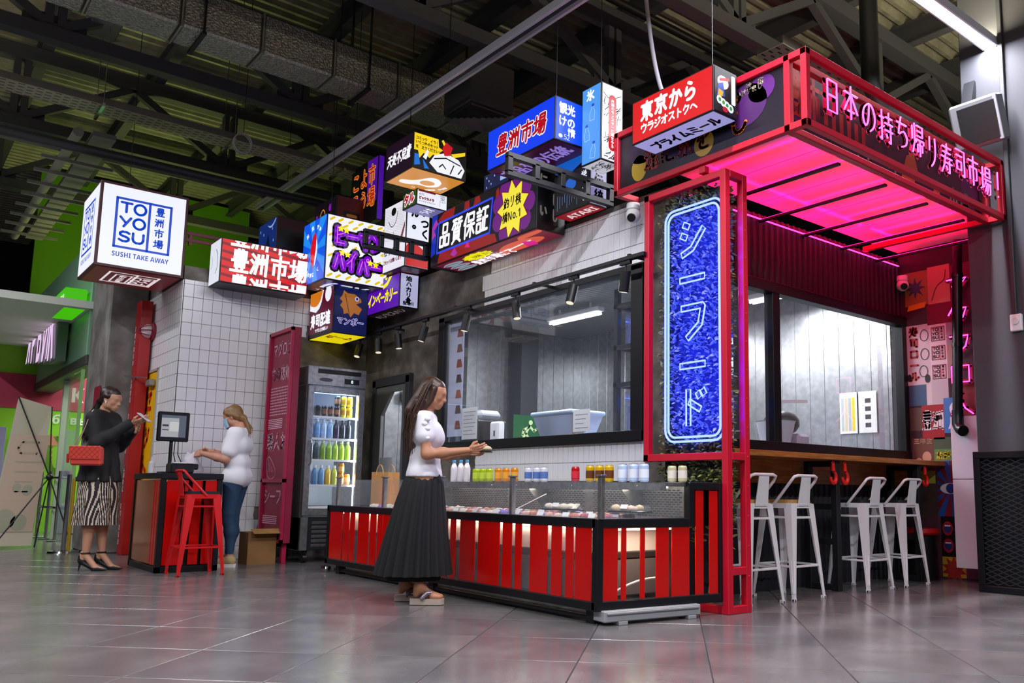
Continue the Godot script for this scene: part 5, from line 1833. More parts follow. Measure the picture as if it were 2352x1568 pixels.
func build_signs():
	# cube of the shop
	var s := lightbox("white lit cube sign with the shop name in blue block letters", 1.66, 2.56, 3.185, 4.14, 10.24, 11.18, "4a0f1d")
	for sd in ["front", "left"]:
		var p := panel(s, sd, "eef1fb", 0.98, 0.03)
		var mb := MB.new()
		brand(mb, s[sd], 0.17, 0.13, 0.55, 0.026, 0.005)
		printed(p, "lettering", mb, "0b43c4", 0.9)
	var bp := panel(s, "under", "6a1a20", 0.35, 0.03)
	var bm := MB.new()
	var ux: Transform3D = s.under
	bm.ribbon(ux, v2([0.2, 0.2, 0.74, 0.2, 0.74, 0.7, 0.2, 0.7, 0.2, 0.2]), 0.025, 0.005, false)
	bm.ribbon(ux, v2([0.2, 0.42, 0.74, 0.42]), 0.025, 0.005, false)
	brand(bm, ux * Transform3D(Basis(Vector3(0, 0, 1), PI / 2), Vector3(0.7, 0.12, 0)), 0.1, -0.02, 0.4, 0.018, 0.006, false)
	printed(bp, "lettering", bm, "f3e4e8", 0.8)
	var br := thing("sign_bracket", "dark red tube bracket between the white cube and the striped red sign", "bracket")
	for k in [[3.74, 10.3], [3.66, 10.3]]:
		var mb := MB.new()
		mb.bar(P(2.565, k[0], k[1]), P(3.6, k[0], k[1]), 0.04, 0.04, Vector3.UP, 0.003)
		part(br, "tube", mb, hexmat("6d0f26", 0.4))
	for v in [2.62, 3.1, 3.55]:
		var mb := MB.new()
		mb.bar(P(v, 3.6, 10.3), P(v, 3.74, 10.3), 0.035, 0.035)
		part(br, "upright", mb, hexmat("6d0f26", 0.4))

	# red and white striped sign
	s = lightbox("long red sign with three rows of large white characters", 2.825, 3.848, 3.118, 3.635, 9.81, 10.2)
	var p := panel(s, "front", "d81309", 0.95)
	var cl := rect_clip(s, "front")
	var dk := MB.new()
	for i in 9:
		shape(dk, s.front, v2([-0.2, 0.02 + i * 0.09, 1.2, -0.18 + i * 0.09, 1.2, -0.14 + i * 0.09, -0.2, 0.05 + i * 0.09]), 0.004, cl)
	printed(p, "stripes", dk, "8d0d18", 0.8)
	var wh := MB.new()
	for r in [-0.16, 0.14, 0.44]:
		ink_in(wh, s.front, "豊洲市場", 0.1, r, Vector2(0.215, 0.27), 0.034, 0.006, cl, false, 1.06, 0.05)
	printed(p, "lettering", wh, "f6f4f8", 1.0)
	p = panel(s, "left", "e4e8f4", 0.9)
	var ar := MB.new()
	ar.ribbon(s.left, smooth(v2([0.25, 0.12, 0.31, 0.2, 0.3, 0.32, 0.24, 0.4]), 4), 0.012, 0.005)
	ar.ribbon(s.left, smooth(v2([0.08, 0.2, 0.12, 0.26, 0.1, 0.34]), 4), 0.006, 0.005)
	printed(p, "drawing", ar, "1d2c55", 0.3)
	panel(s, "under", "231f29", 0.12)

	# yellow-dashed sign with purple lettering
	s = lightbox("square white sign with yellow dashes and fat purple lettering", 3.832, 4.626, 3.235, 4.023, 9.3, 9.985)
	p = panel(s, "front", "f2f3fb", 0.98)
	cl = rect_clip(s, "front")
	var yl := MB.new()
	for i in 7:
		for j in 7:
			var c := Vector2(0.02 + i * 0.125 + (j % 2) * 0.06, 0.03 + j * 0.125)
			yl.ribbon(s.front, v2([clampf(c.x, 0.04, 0.72), clampf(c.y, 0.04, 0.72), clampf(c.x, 0.04, 0.72) + 0.045, clampf(c.y, 0.04, 0.72) + 0.03]), 0.026, 0.0045)
	printed(p, "dashes", yl, "e8c50e", 0.9)
	var lines := [["ヒーマン", 0.1, 0.42], ["ハイパー", 0.1, 0.12]]
	for pas in [[0.13, 0.006, "0d0a12", 0.3], [0.075, 0.008, "7a08c4", 0.95], [0.01, 0.01, "e46af0", 1.0]]:
		var mb := MB.new()
		for ln in lines:
			var x: float = ln[1]
			var i := 0
			for ch in String(ln[0]):
				ink_in(mb, s.front, ch, x, ln[2] + 0.02 * sin(i * 2.0), Vector2(0.14, 0.24), pas[0], pas[1], PackedVector2Array())
				x += 0.155
				i += 1
		printed(p, "lettering", mb, pas[2], pas[3])
	var stt := MB.new()
	for c in [[0.17, 0.63], [0.24, 0.62], [0.2, 0.34], [0.27, 0.33], [0.56, 0.28], [0.63, 0.27]]:
		stt.poly2(s.front, star(Vector2(c[0], c[1]), 0.045, 5, 0.5), 0.012)
	printed(p, "stars", stt, "f7e60c", 1.0)
	p = panel(s, "left", "0a55e6", 0.95)
	cl = rect_clip(s, "left")
	var ry := MB.new()
	for i in 16:
		if i % 2: continue
		var a := TAU * i / 16
		var a2 := TAU * (i + 1) / 16
		shape(ry, s.left, PackedVector2Array([Vector2(0.34, 0.4), Vector2(0.34, 0.4) + Vector2(cos(a), sin(a)) * 0.8, Vector2(0.34, 0.4) + Vector2(cos(a2), sin(a2)) * 0.8]), 0.004, cl)
	printed(p, "rays", ry, "1d8cf2", 0.95)
	var rd := MB.new()
	rd.poly2(s.left, smooth(v2([0.36, 0.62, 0.3, 0.56, 0.25, 0.42, 0.27, 0.28, 0.36, 0.18, 0.37, 0.26, 0.4, 0.38, 0.42, 0.5, 0.4, 0.58, 0.36, 0.62]), 3), 0.006)
	printed(p, "prawn_shape", rd, "d80a20", 0.95)
	var wt := MB.new()
	wt.poly2(s.left, smooth(v2([0.41, 0.54, 0.45, 0.44, 0.43, 0.3, 0.38, 0.2, 0.385, 0.3, 0.41, 0.42, 0.41, 0.54]), 3), 0.006)
	arc_ink(wt, s.left, "お元光ですか", Vector2(0.34, 0.4), 0.29, 140, 45, 0.055, 0.011, 0.007)
	arc_ink(wt, s.left, "すりの市に行く時", Vector2(0.34, 0.4), 0.3, 215, 320, 0.055, 0.011, 0.007, true)
	printed(p, "lettering", wt, "f2f6ff", 1.0)
	p = panel(s, "under", "17122c", 0.5)
	var uw := MB.new()
	ink(uw, s.under * Transform3D(Basis(Vector3(0, 0, 1), PI / 2), Vector3(0.62, 0.1, 0)), "スヒリ", 0.06, 0.06, Vector2(0.17, 0.3), 0.05, 0.005)
	ink(uw, s.under * Transform3D(Basis(Vector3(0, 0, 1), PI / 2), Vector3(0.62, 0.1, 0)), "いつかのセット", 0.05, 0.46, Vector2(0.07, 0.06), 0.012, 0.005)
	printed(p, "lettering", uw, "dfe2fa", 0.8)
	var ub := MB.new()
	ub.rect2(s.under, 0.1, 0.2, 0.3, 0.4, 0.0035)
	ub.rect2(s.under, 0.4, 0.5, 0.58, 0.7, 0.0035)
	printed(p, "print", ub, "3b1a9c", 0.6)

	# small box below: delivery and fish
	s = lightbox("dark box sign under the purple-lettered one with an orange fish head", 4.05, 4.49, 2.655, 3.234, 9.5, 10.21)
	p = panel(s, "left", "5e0a2c", 0.75)
	cl = rect_clip(s, "left")
	var w3 := MB.new()
	shape(w3, s.left, v2([0.0, 0.6, 0.0, 0.36, 0.09, 0.34, 0.2, 0.31, 0.3, 0.35, 0.36, 0.42, 0.42, 0.6]), 0.004, cl)
	w3.disc2(s.left, Vector2(0.55, 0.5), 0.09, 0.1, 0.004)
	ink(w3, s.left, "寿司配達", 0.06, 0.12, Vector2(0.135, 0.17), 0.026, 0.005)
	ink(w3, s.left, "新鮮なマグロと市場しいご", 0.06, 0.055, Vector2(0.045, 0.045), 0.009, 0.005)
	printed(p, "lettering", w3, "f0f0fa", 0.95)
	var og := MB.new()
	shape(og, s.left, smooth(v2([0.02, 0.58, 0.02, 0.44, 0.1, 0.4, 0.22, 0.39, 0.32, 0.44, 0.37, 0.52, 0.38, 0.58]), 3), 0.006, cl)
	printed(p, "print", og, "d8791a", 0.9)
	var bb := MB.new()
	bb.rect2(s.left, 0.0, 0.0, 0.69, 0.05, 0.004)
	printed(p, "print", bb, "0c0b10", 0.2)
	p = panel(s, "front", "0a1550", 0.75)
	var fs := MB.new()
	fs.poly2(s.front, v2([0.1, 0.46, 0.12, 0.53, 0.17, 0.5, 0.26, 0.5, 0.34, 0.45, 0.35, 0.41, 0.28, 0.38, 0.36, 0.33, 0.32, 0.25, 0.26, 0.27, 0.22, 0.21, 0.18, 0.26, 0.13, 0.24, 0.12, 0.3, 0.08, 0.34, 0.11, 0.39, 0.07, 0.42]), 0.005)
	printed(p, "fish_shape", fs, "a8641c", 0.85)
	var ey := MB.new()
	ey.disc2(s.front, Vector2(0.29, 0.445), 0.026, 0.03, 0.006)
	ink(ey, s.front, "マンボー", 0.05, 0.11, Vector2(0.08, 0.09), 0.022, 0.005)
	printed(p, "lettering", ey, "b9b4ee", 0.9)
	var ey2 := MB.new()
	ey2.disc2(s.front, Vector2(0.29, 0.445), 0.014, 0.017, 0.007)
	ink(ey2, s.front, "マンボー", 0.05, 0.11, Vector2(0.08, 0.09), 0.009, 0.006)
	ey2.ribbon(s.front, v2([0.14, 0.48, 0.2, 0.24]), 0.008, 0.006)
	printed(p, "lettering", ey2, "0a1038", 0.3)
	p = panel(s, "under", "e9d80e", 0.9)
	var ru := MB.new()
	ink(ru, s.under * Transform3D(Basis(Vector3(0, 0, 1), PI / 2), Vector3(0.66, 0.02, 0)), "マーカ", 0.03, 0.12, Vector2(0.11, 0.2), 0.03, 0.005)
	printed(p, "lettering", ru, "8e2410", 0.6)

	# purple curry sign
	s = lightbox("purple sign with yellow lettering and a white upright end panel", 4.578, 4.83, 2.95, 3.365, 8.872, 9.714)
	p = panel(s, "left", "5a10b4", 0.85)
	var ye := MB.new()
	ink_in(ye, s.left, "インベーカリー", 0.03, 0.1, Vector2(0.1, 0.15), 0.026, 0.005, PackedVector2Array(), false, 1.1, 0.15)
	ink_in(ye, s.left, "ン", 0.42, 0.28, Vector2(0.22, 0.18), 0.05, 0.005, rect_clip(s, "left"))
	printed(p, "lettering", ye, "f4e80c", 0.95)
	p = panel(s, "front", "b4b6dc", 0.85)
	var kb := MB.new()
	ink(kb, s.front, "油ハカリ貴", 0.08, 0.32, Vector2(0.075, 0.062), 0.014, 0.005, true)
	ink(kb, s.front, "証場川", 0.05, 0.03, Vector2(0.045, 0.045), 0.008, 0.005)
	printed(p, "lettering", kb, "14141c", 0.2)
	p = panel(s, "under", "241a1e", 0.3)
	var gr := MB.new()
	ink(gr, s.under, "ハンミスハン", 0.03, 0.06, Vector2(0.11, 0.13), 0.02, 0.005)
	printed(p, "lettering", gr, "8a7a78", 0.5)

	# comic box
	s = lightbox("comic-style box sign with a yellow speech bubble and an orange underside", 4.086, 4.75, 4.2, 4.6, 7.755, 8.371)
	p = panel(s, "left", "2a0e2a", 0.5)
	var wl := MB.new()
	ink_in(wl, s.left, "天处不兒童", 0.04, 0.13, Vector2(0.1, 0.14), 0.022, 0.005, PackedVector2Array(), false, 1.06, 0.25)
	printed(p, "lettering", wl, "f0eef6", 0.95)
	p = panel(s, "front", "0a0a10", 0.3)
	cl = rect_clip(s, "front")
	var yb := MB.new()
	shape(yb, s.front, v2([0.0, 0.4, 0.0, 0.2, 0.06, 0.2, 0.08, 0.12, 0.13, 0.19, 0.2, 0.15, 0.24, 0.2, 0.32, 0.2, 0.32, 0.24, 0.36, 0.28, 0.31, 0.3, 0.3, 0.4]), 0.004, cl)
	yb.poly2(s.front, v2([0.46, 0.26, 0.64, 0.33, 0.64, 0.29, 0.5, 0.23]), 0.006)
	yb.poly2(s.front, v2([0.4, 0.28, 0.34, 0.38, 0.36, 0.4, 0.42, 0.32]), 0.006)
	printed(p, "bubble", yb, "f5cf0a", 1.0)
	var wf := MB.new()
	shape(wf, s.front, v2([0.2, 0.1, 0.26, 0.2, 0.4, 0.26, 0.56, 0.22, 0.64, 0.12, 0.6, 0.02, 0.3, 0.02]), 0.004, cl)
	wf.poly2(s.front, v2([0.12, 0.14, 0.17, 0.24, 0.19, 0.22, 0.16, 0.12]), 0.005)
	printed(p, "print", wf, "f0f2fa", 0.98)
	var rf := MB.new()
	rf.poly2(s.front, v2([0.4, 0.38, 0.35, 0.3, 0.38, 0.22, 0.45, 0.24, 0.48, 0.34]), 0.007)
	printed(p, "print", rf, "c80a14", 0.95)
	var bf := MB.new()
	bf.poly2(s.front, v2([0.02, 0.03, 0.02, 0.16, 0.07, 0.16, 0.09, 0.05]), 0.005)
	bf.poly2(s.front, v2([0.14, 0.02, 0.12, 0.12, 0.2, 0.03]), 0.005)
	printed(p, "print", bf, "1470d8", 0.9)
	var kf := MB.new()
	for st in [[0.26, 0.16, 0.4, 0.2, 0.58, 0.16], [0.32, 0.08, 0.36, 0.12, 0.4, 0.08], [0.46, 0.04, 0.5, 0.14], [0.56, 0.06, 0.6, 0.12]]:
		kf.ribbon(s.front, v2(st), 0.014, 0.006)
	ink(kf, s.front, "コミック・イラ!", 0.03, 0.32, Vector2(0.032, 0.038), 0.006, 0.006)
	ink(kf, s.front, "いくつかのセット", 0.03, 0.275, Vector2(0.032, 0.036), 0.006, 0.006)
	ink(kf, s.front, "を与えてください!", 0.03, 0.225, Vector2(0.032, 0.036), 0.006, 0.006)
	printed(p, "lettering", kf, "2a1408", 0.15)
	p = panel(s, "under", "d28a32", 0.9)
	var eg := MB.new()
	var ex: Transform3D = s.under * Transform3D(Basis(Vector3(0, 0, 1), PI / 2), Vector3(0.6, 0.02, 0))
	eg.poly2(ex, smooth(v2([0.16, 0.2, 0.14, 0.32, 0.22, 0.4, 0.32, 0.4, 0.44, 0.46, 0.54, 0.46, 0.56, 0.38, 0.46, 0.32, 0.4, 0.24, 0.34, 0.12, 0.24, 0.12, 0.16, 0.2]), 4), 0.005)
	arc_ink(eg, ex, "お市の下高場か食べたい", Vector2(0.3, 0.26), 0.25, 175, 75, 0.04, 0.008, 0.005)
	printed(p, "fried_egg_shape", eg, "f4f2f4", 0.98)
	var yk := MB.new()
	yk.disc2(ex, Vector2(0.29, 0.29), 0.085, 0.075, 0.007, 20)
	printed(p, "yolk", yk, "dd9440", 0.9)

	# tall dark sign with orange outline characters
	s = lightbox("tall dark purple sign with orange outlined characters", 4.6, 4.682, 4.2, 5.05, 9.625, 10.41)
	p = panel(s, "left", "0c0a10", 0.3)
	cl = rect_clip(s, "left")
	var pu := MB.new()
	shape(pu, s.left, v2([0.48, 0.84, 0.5, 0.3, 0.62, 0.25, 0.79, 0.25, 0.79, 0.84]), 0.004, cl)
	printed(p, "print", pu, "4a0f96", 0.8)
	var bl := MB.new()
	bl.disc2(s.left, Vector2(0.16, 0.3), 0.14, 0.14, 0.004)
	printed(p, "print", bl, "1522c0", 0.8)
	for ps in [[0.045, 0.006, "e08a2a", 0.95], [0.024, 0.008, "a8200e", 0.8]]:
		var mb := MB.new()
		ink(mb, s.left, "こよ市", 0.06, 0.5, Vector2(0.2, 0.26), ps[0], ps[1], false, 1.15)
		ink(mb, s.left, "ろう場", 0.06, 0.2, Vector2(0.2, 0.26), ps[0], ps[1], false, 1.15)
		printed(p, "lettering", mb, ps[2], ps[3])
	panel(s, "front", "4c0fa4", 0.8, 0.008)

	# dim dark red box
	s = lightbox("dim dark red box sign behind the purple-lettered one", 4.227, 4.654, 3.96, 4.53, 9.995, 10.657)
	p = panel(s, "front", "3a0a0c", 0.5)
	var bn := MB.new()
	bn.plate(s.front, v2([0.1, 0.1, 0.32, 0.1, 0.32, 0.38, 0.1, 0.38]), 0.003, 0.005)
	printed(p, "print", bn, "120c14", 0.3)
	var bo := MB.new()
	ink(bo, s.front, "三", 0.13, 0.14, Vector2(0.16, 0.22), 0.04, 0.007)
	printed(p, "lettering", bo, "7a4a1c", 0.7)
	p = panel(s, "left", "1a0a20", 0.4)
	var fo := MB.new()
	fo.ribbon(s.left, smooth(v2([0.1, 0.1, 0.16, 0.36, 0.26, 0.46, 0.34, 0.36, 0.36, 0.1]), 4), 0.016, 0.005)
	printed(p, "print", fo, "d88a2c", 0.9)
	var fm := MB.new()
	fm.rect2(s.left, 0.46, 0.12, 0.62, 0.3, 0.005)
	fm.disc2(s.left, Vector2(0.48, 0.44), 0.04, 0.05, 0.005)
	fm.rect2(s.left, 0.04, 0.2, 0.1, 0.42, 0.004)
	printed(p, "print", fm, "8a1cb4", 0.7)

	# blue night box
	s = lightbox("dim box sign with a dark blue night scene above the striped red sign", 3.619, 4.05, 3.78, 4.2, 10.34, 10.977)
	p = panel(s, "left", "0a2a78", 0.7)
	var mv := MB.new()
	mv.poly2(s.left, smooth(v2([0.32, 0.36, 0.42, 0.33, 0.52, 0.35, 0.6, 0.4, 0.6, 0.37, 0.5, 0.31, 0.4, 0.31, 0.32, 0.36]), 3), 0.005)
	for c in [[0.2, 0.26], [0.5, 0.28], [0.08, 0.32], [0.55, 0.12], [0.06, 0.1]]:
		mv.disc2(s.left, Vector2(c[0], c[1]), 0.012, 0.02, 0.005, 8)
	printed(p, "print", mv, "8fa6e0", 0.8)
	var mk := MB.new()
	mk.poly2(s.left, v2([0.28, 0.02, 0.36, 0.24, 0.46, 0.02]), 0.006)
	printed(p, "print", mk, "07112c", 0.3)
	p = panel(s, "front", "26080e", 0.4)
	var sc := MB.new()
	sc.poly2(s.front, smooth(v2([0.02, 0.02, 0.03, 0.22, 0.1, 0.28, 0.22, 0.25, 0.33, 0.28, 0.4, 0.2, 0.41, 0.02]), 3), 0.005)
	printed(p, "print", sc, "131116", 0.3)

	# white comic strip box
	s = lightbox("tall white comic-page sign with black and red lettering", 4.492, 4.8, 3.37, 4.19, 8.61, 9.161)
	p = panel(s, "left", "e8e6f0", 0.95)
	var ck := MB.new()
	for i in 20:
		ck.ribbon(s.left, v2([0.02, 0.4 + i * 0.02, 0.5, 0.33 + i * 0.02]), 0.002, 0.004, false)
	ck.ribbon(s.left, smooth(v2([0.12, 0.62, 0.2, 0.54, 0.3, 0.58, 0.34, 0.7]), 4), 0.01, 0.006)
	ck.disc2(s.left, Vector2(0.24, 0.72), 0.06, 0.05, 0.006)
	ck.ribbon(s.left, smooth(v2([0.18, 0.44, 0.24, 0.42, 0.25, 0.47]), 4), 0.008, 0.006)
	ink(ck, s.left, "セットを", 0.03, 0.2, Vector2(0.09, 0.08), 0.014, 0.006)
	ink(ck, s.left, "司ください", 0.26, 0.3, Vector2(0.05, 0.055), 0.009, 0.006)
	printed(p, "lettering", ck, "16141a", 0.15)
	var cr := MB.new()
	latin(cr, s.left, "2", 0.03, 0.1, 0.05, 0.006)
	ink(cr, s.left, "セットお頭いします", 0.07, 0.1, Vector2(0.042, 0.05), 0.009, 0.006)
	cr.poly2(s.left, v2([0.42, 0.36, 0.53, 0.55, 0.53, 0.48, 0.48, 0.36]), 0.005)
	printed(p, "lettering", cr, "8e1430", 0.5)
	p = panel(s, "front", "e6eaf8", 0.95)
	var cf := MB.new()
	ink(cf, s.front, "ん。", 0.06, 0.6, Vector2(0.1, 0.13), 0.022, 0.005, true)
	ink(cf, s.front, "いつく", 0.19, 0.62, Vector2(0.1, 0.11), 0.022, 0.005, true, 1.15)
	printed(p, "lettering", cf, "111218", 0.15)
	var cfr := MB.new()
	cfr.rect2(s.front, 0.012, 0.012, 0.296, 0.14, 0.005)
	cfr.poly2(s.front, smooth(v2([0.012, 0.16, 0.012, 0.25, 0.08, 0.28, 0.16, 0.27, 0.24, 0.22, 0.29, 0.17]), 3), 0.005)
	printed(p, "print", cfr, "c41008", 0.95)
	p = panel(s, "under", "3a0a14", 0.3)
	var cu := MB.new()
	cu.disc2(s.under, Vector2(0.26, 0.16), 0.12, 0.08, 0.005)
	printed(p, "print", cu, "5a1420", 0.4)

	# small shop notice box tucked under the comic box
	s = lightbox("small white notice sign with red lettering under the orange panel", 4.43, 4.83, 4.007, 4.195, 8.275, 8.6)
	p = panel(s, "left", "3c5a1c", 0.6)
	for ps in [[0.05, 0.005, "f4f2f6", 1.0], [0.026, 0.007, "b40a20", 0.9]]:
		var mb := MB.new()
		ink(mb, s.left, "タル", 0.05, 0.04, Vector2(0.11, 0.12), ps[0], ps[1])
		printed(p, "lettering", mb, ps[2], ps[3])
	p = panel(s, "front", "e9ecf8", 0.97)
	var nb := MB.new()
	ink(nb, s.front, "ビックカメラ", 0.03, 0.07, Vector2(0.03, 0.034), 0.009, 0.005)
	nb.rect2(s.front, 0.02, 0.16, 0.24, 0.176, 0.005)
	printed(p, "lettering", nb, "8e1030", 0.6)
	var nk := MB.new()
	ink(nk, s.front, "ようこそ", 0.03, 0.12, Vector2(0.022, 0.024), 0.004, 0.005)
	ink(nk, s.front, "ビックビックビック", 0.03, 0.04, Vector2(0.022, 0.018), 0.003, 0.005)
	nk.ribbon(s.front, v2([0.3, 0.03, 0.3, 0.09, 0.37, 0.09]), 0.003, 0.005)
	ink(nk, s.front, "東", 0.29, 0.09, Vector2(0.09, 0.09), 0.004, 0.005)
	printed(p, "lettering", nk, "4a5a66", 0.3)
	p = panel(s, "under", "7a74b4", 0.7)
	var nw := MB.new()
	ink(nw, s.under, "ガライオ", 0.03, 0.12, Vector2(0.06, 0.13), 0.014, 0.005)
	printed(p, "lettering", nw, "f0eefa", 0.9)

	# long quality sign
	s = lightbox("long dark sign with white characters in a blue frame and a yellow burst", 4.486, 4.82, 3.225, 3.805, 6.07, 8.0)
	p = panel(s, "left", "140f1c", 0.4)
	cl = rect_clip(s, "left")
	var g := {"b": MB.new(), "m": MB.new(), "r": MB.new(), "p": MB.new()}
	shape(g.r, s.left, v2([0.15, 0.0, 1.3, 0.0, 1.25, 0.1, 0.9, 0.16, 0.2, 0.15]), 0.004, cl)
	shape(g.r, s.left, v2([0.14, 0.5, 0.34, 0.6, 0.5, 0.6, 0.46, 0.48, 0.2, 0.44]), 0.004, cl)
	shape(g.r, s.left, v2([0.66, 0.44, 0.78, 0.45, 0.76, 0.58, 0.68, 0.58]), 0.004, cl)
	shape(g.r, s.left, v2([0.84, 0.48, 0.98, 0.5, 0.94, 0.6, 0.88, 0.58]), 0.004, cl)
	shape(g.r, s.left, v2([1.24, 0.4, 1.34, 0.36, 1.3, 0.56, 1.26, 0.54]), 0.004, cl)
	shape(g.b, s.left, v2([0.0, 0.1, 0.1, 0.14, 0.13, 0.58, 0.0, 0.58]), 0.005, cl)
	shape(g.b, s.left, v2([0.3, 0.56, 0.62, 0.58, 0.56, 0.6, 0.3, 0.6]), 0.005, cl)
	shape(g.p, s.left, v2([0.02, 0.3, 0.1, 0.34, 0.06, 0.4, 0.15, 0.46, 0.1, 0.52, 0.02, 0.44]), 0.006, cl)
	shape(g.p, s.left, v2([0.42, 0.06, 0.5, 0.12, 0.56, 0.05, 0.5, 0.02]), 0.006, cl)
	shape(g.m, s.left, v2([0.7, 0.08, 0.76, 0.14, 0.8, 0.06]), 0.006, cl)
	printed(p, "print", g.r, "9c1a16", 0.8)
	printed(p, "print", g.b, "1030b8", 0.8)
	printed(p, "print", g.p, "b434b0", 0.8)
	printed(p, "print", g.m, "e01484", 0.9)
	var frb := MB.new()
	frb.ribbon(s.left, v2([0.14, 0.13, 1.16, 0.13, 1.2, 0.48, 0.16, 0.46, 0.14, 0.13]), 0.022, 0.007)
	printed(p, "border", frb, "2a4af4", 0.95)
	var bkf := MB.new()
	bkf.poly2(s.left, v2([0.152, 0.142, 1.15, 0.142, 1.188, 0.468, 0.172, 0.449]), 0.0065)
	printed(p, "print", bkf, "0c0d1c", 0.3)
	var wq := MB.new()
	ink_in(wq, s.left, "品質保証", 0.18, 0.165, Vector2(0.215, 0.27), 0.032, 0.009, PackedVector2Array(), false, 1.12, 0.08)
	printed(p, "lettering", wq, "f6f6fc", 1.0)
	var pm := MB.new()
	for i in 9:
		var a := TAU * i / 9
		shape(pm, s.left, _circle(Vector2(1.55 + cos(a) * 0.26, 0.29 + sin(a) * 0.25), 0.1, 12), 0.0045, cl)
	printed(p, "print", pm, "7a1a8c", 0.7)
	for ps in [[0.31, 0.66, 0.0055, "7c0e28", 0.7], [0.29, 0.66, 0.007, "f2e43c", 0.98]]:
		var mb := MB.new()
		var pts := star(Vector2(1.55, 0.285), ps[0], 9, ps[1], 0.1)
		for i in pts.size(): pts[i] = Vector2(1.55 + (pts[i].x - 1.55) * 0.9, pts[i].y)
		shape(mb, s.left, pts, ps[2], cl)
		printed(p, "burst", mb, ps[3], ps[4])
	var bt := MB.new()
	ink_in(bt, s.left, "釣り桟", 1.4, 0.3, Vector2(0.085, 0.11), 0.014, 0.01, PackedVector2Array(), false, 1.15, 0.1)
	ink_in(bt, s.left, "橋", 1.38, 0.16, Vector2(0.085, 0.11), 0.012, 0.01, PackedVector2Array(), false, 1.15, 0.1)
	latin(bt, s.left, "No.1", 1.48, 0.17, 0.085, 0.01, true, 0.9)
	printed(p, "lettering", bt, "3a1c08", 0.15)
	p = panel(s, "front", "0c0b0f", 0.2)
	var yg := MB.new()
	ink(yg, s.front, "に乗い", 0.03, 0.42, Vector2(0.085, 0.12), 0.02, 0.005, true, 1.25)
	ink(yg, s.front, "ーしし", 0.17, 0.4, Vector2(0.07, 0.12), 0.018, 0.005, true, 1.25)
	printed(p, "lettering", yg, "8f8478", 0.45)
	p = panel(s, "under", "7a1230", 0.6)
	cl = rect_clip(s, "under")
	var sa := MB.new()
	shape(sa, s.under, smooth(v2([1.0, 0.06, 1.1, 0.18, 1.35, 0.24, 1.7, 0.2, 1.75, 0.1, 1.4, 0.04, 1.0, 0.06]), 3), 0.005, cl)
	shape(sa, s.under, smooth(v2([1.5, 0.22, 1.6, 0.3, 1.9, 0.3, 1.88, 0.24, 1.5, 0.22]), 3), 0.005, cl)
	printed(p, "print", sa, "dd5c3e", 0.85)
	var fi := MB.new()
	for i in 3:
		shape(fi, s.under, smooth(v2([0.12, 0.06 + i * 0.09, 0.24, 0.1 + i * 0.09, 0.42, 0.09 + i * 0.09, 0.5, 0.05 + i * 0.09, 0.4, 0.02 + i * 0.09, 0.22, 0.02 + i * 0.09, 0.12, 0.06 + i * 0.09]), 3), 0.006, cl)
	printed(p, "fish_shapes", fi, "9aa6b6", 0.75)
	var fk := MB.new()
	for i in 3:
		fk.ribbon(s.under, smooth(v2([0.16, 0.06 + i * 0.09, 0.28, 0.07 + i * 0.09, 0.42, 0.055 + i * 0.09]), 3), 0.01, 0.008)
	fk.rect2(s.under, 0.012, 0.012, 0.1, 0.32, 0.0035)
	printed(p, "print", fk, "15151b", 0.2)
	var yz := MB.new()
	shape(yz, s.under, _squash(star(Vector2(0.78, 0.23), 0.24, 12, 0.82, 0.0), Vector2(0.78, 0.23), Vector2(1.1, 0.36)), 0.007, cl)
	printed(p, "burst", yz, "eee60c", 0.95)
	var yk2 := MB.new()
	ink(yk2, s.under, "子供にちを幸に!", 0.6, 0.2, Vector2(0.045, 0.06), 0.009, 0.009)
	printed(p, "lettering", yk2, "22180a", 0.15)
	var uw2 := MB.new()
	ink(uw2, s.under, "豊洲市場にて", 0.52, 0.03, Vector2(0.11, 0.13), 0.022, 0.01)
	uw2.ribbon(s.under, v2([1.2, 0.12, 1.6, 0.16]), 0.02, 0.008)
	printed(p, "lettering", uw2, "f6eef2", 0.95)
	var mg := MB.new()
	mg.poly2(s.under, v2([1.42, 0.06, 1.5, 0.2, 1.62, 0.12, 1.56, 0.03]), 0.009)
	printed(p, "print", mg, "d81490", 0.9)

	# whale story box with the red underside
	s = lightbox("black story sign with a blue whale picture and a red underside", 4.618, 4.82, 3.335, 3.87, 5.472, 5.984)
	p = panel(s, "left", "07080c", 0.2)
	var wb := MB.new()
	wb.poly2(s.left, v2([0.02, 0.52, 0.02, 0.4, 0.2, 0.34, 0.42, 0.42, 0.42, 0.52]), 0.004)
	wb.poly2(s.left, smooth(v2([0.14, 0.22, 0.2, 0.3, 0.3, 0.3, 0.32, 0.22, 0.22, 0.19, 0.14, 0.22]), 3), 0.004)
	printed(p, "whale_picture", wb, "1560c8", 0.85)
	var wc := MB.new()
	for i in 9:
		wc.ribbon(s.left, v2([0.06 + i * 0.035, 0.18 - 0.01 * (i % 3), 0.06 + i * 0.035, 0.04 + 0.02 * (i % 4)]), 0.005, 0.005)
	printed(p, "lettering", wc, "7fa0d8", 0.6)
	var wd := MB.new()
	ink(wd, s.left, "い学、し", 0.4, 0.34, Vector2(0.075, 0.085), 0.012, 0.006, true, 1.15)
	printed(p, "lettering", wd, "dfe6f6", 0.95)
	p = panel(s, "front", "9692c8", 0.7)
	var we := MB.new()
	ink(we, s.front, "の伝統", 0.05, 0.32, Vector2(0.1, 0.13), 0.018, 0.005, true, 1.15)
	printed(p, "lettering", we, "17151f", 0.15)
	p = panel(s, "under", "96101e", 0.75)
	var at := MB.new()
	latin(at, s.under, "ATARI", 0.09, 0.055, 0.09, 0.005, true, 1.1)
	printed(p, "lettering", at, "f0d9dc", 0.9)

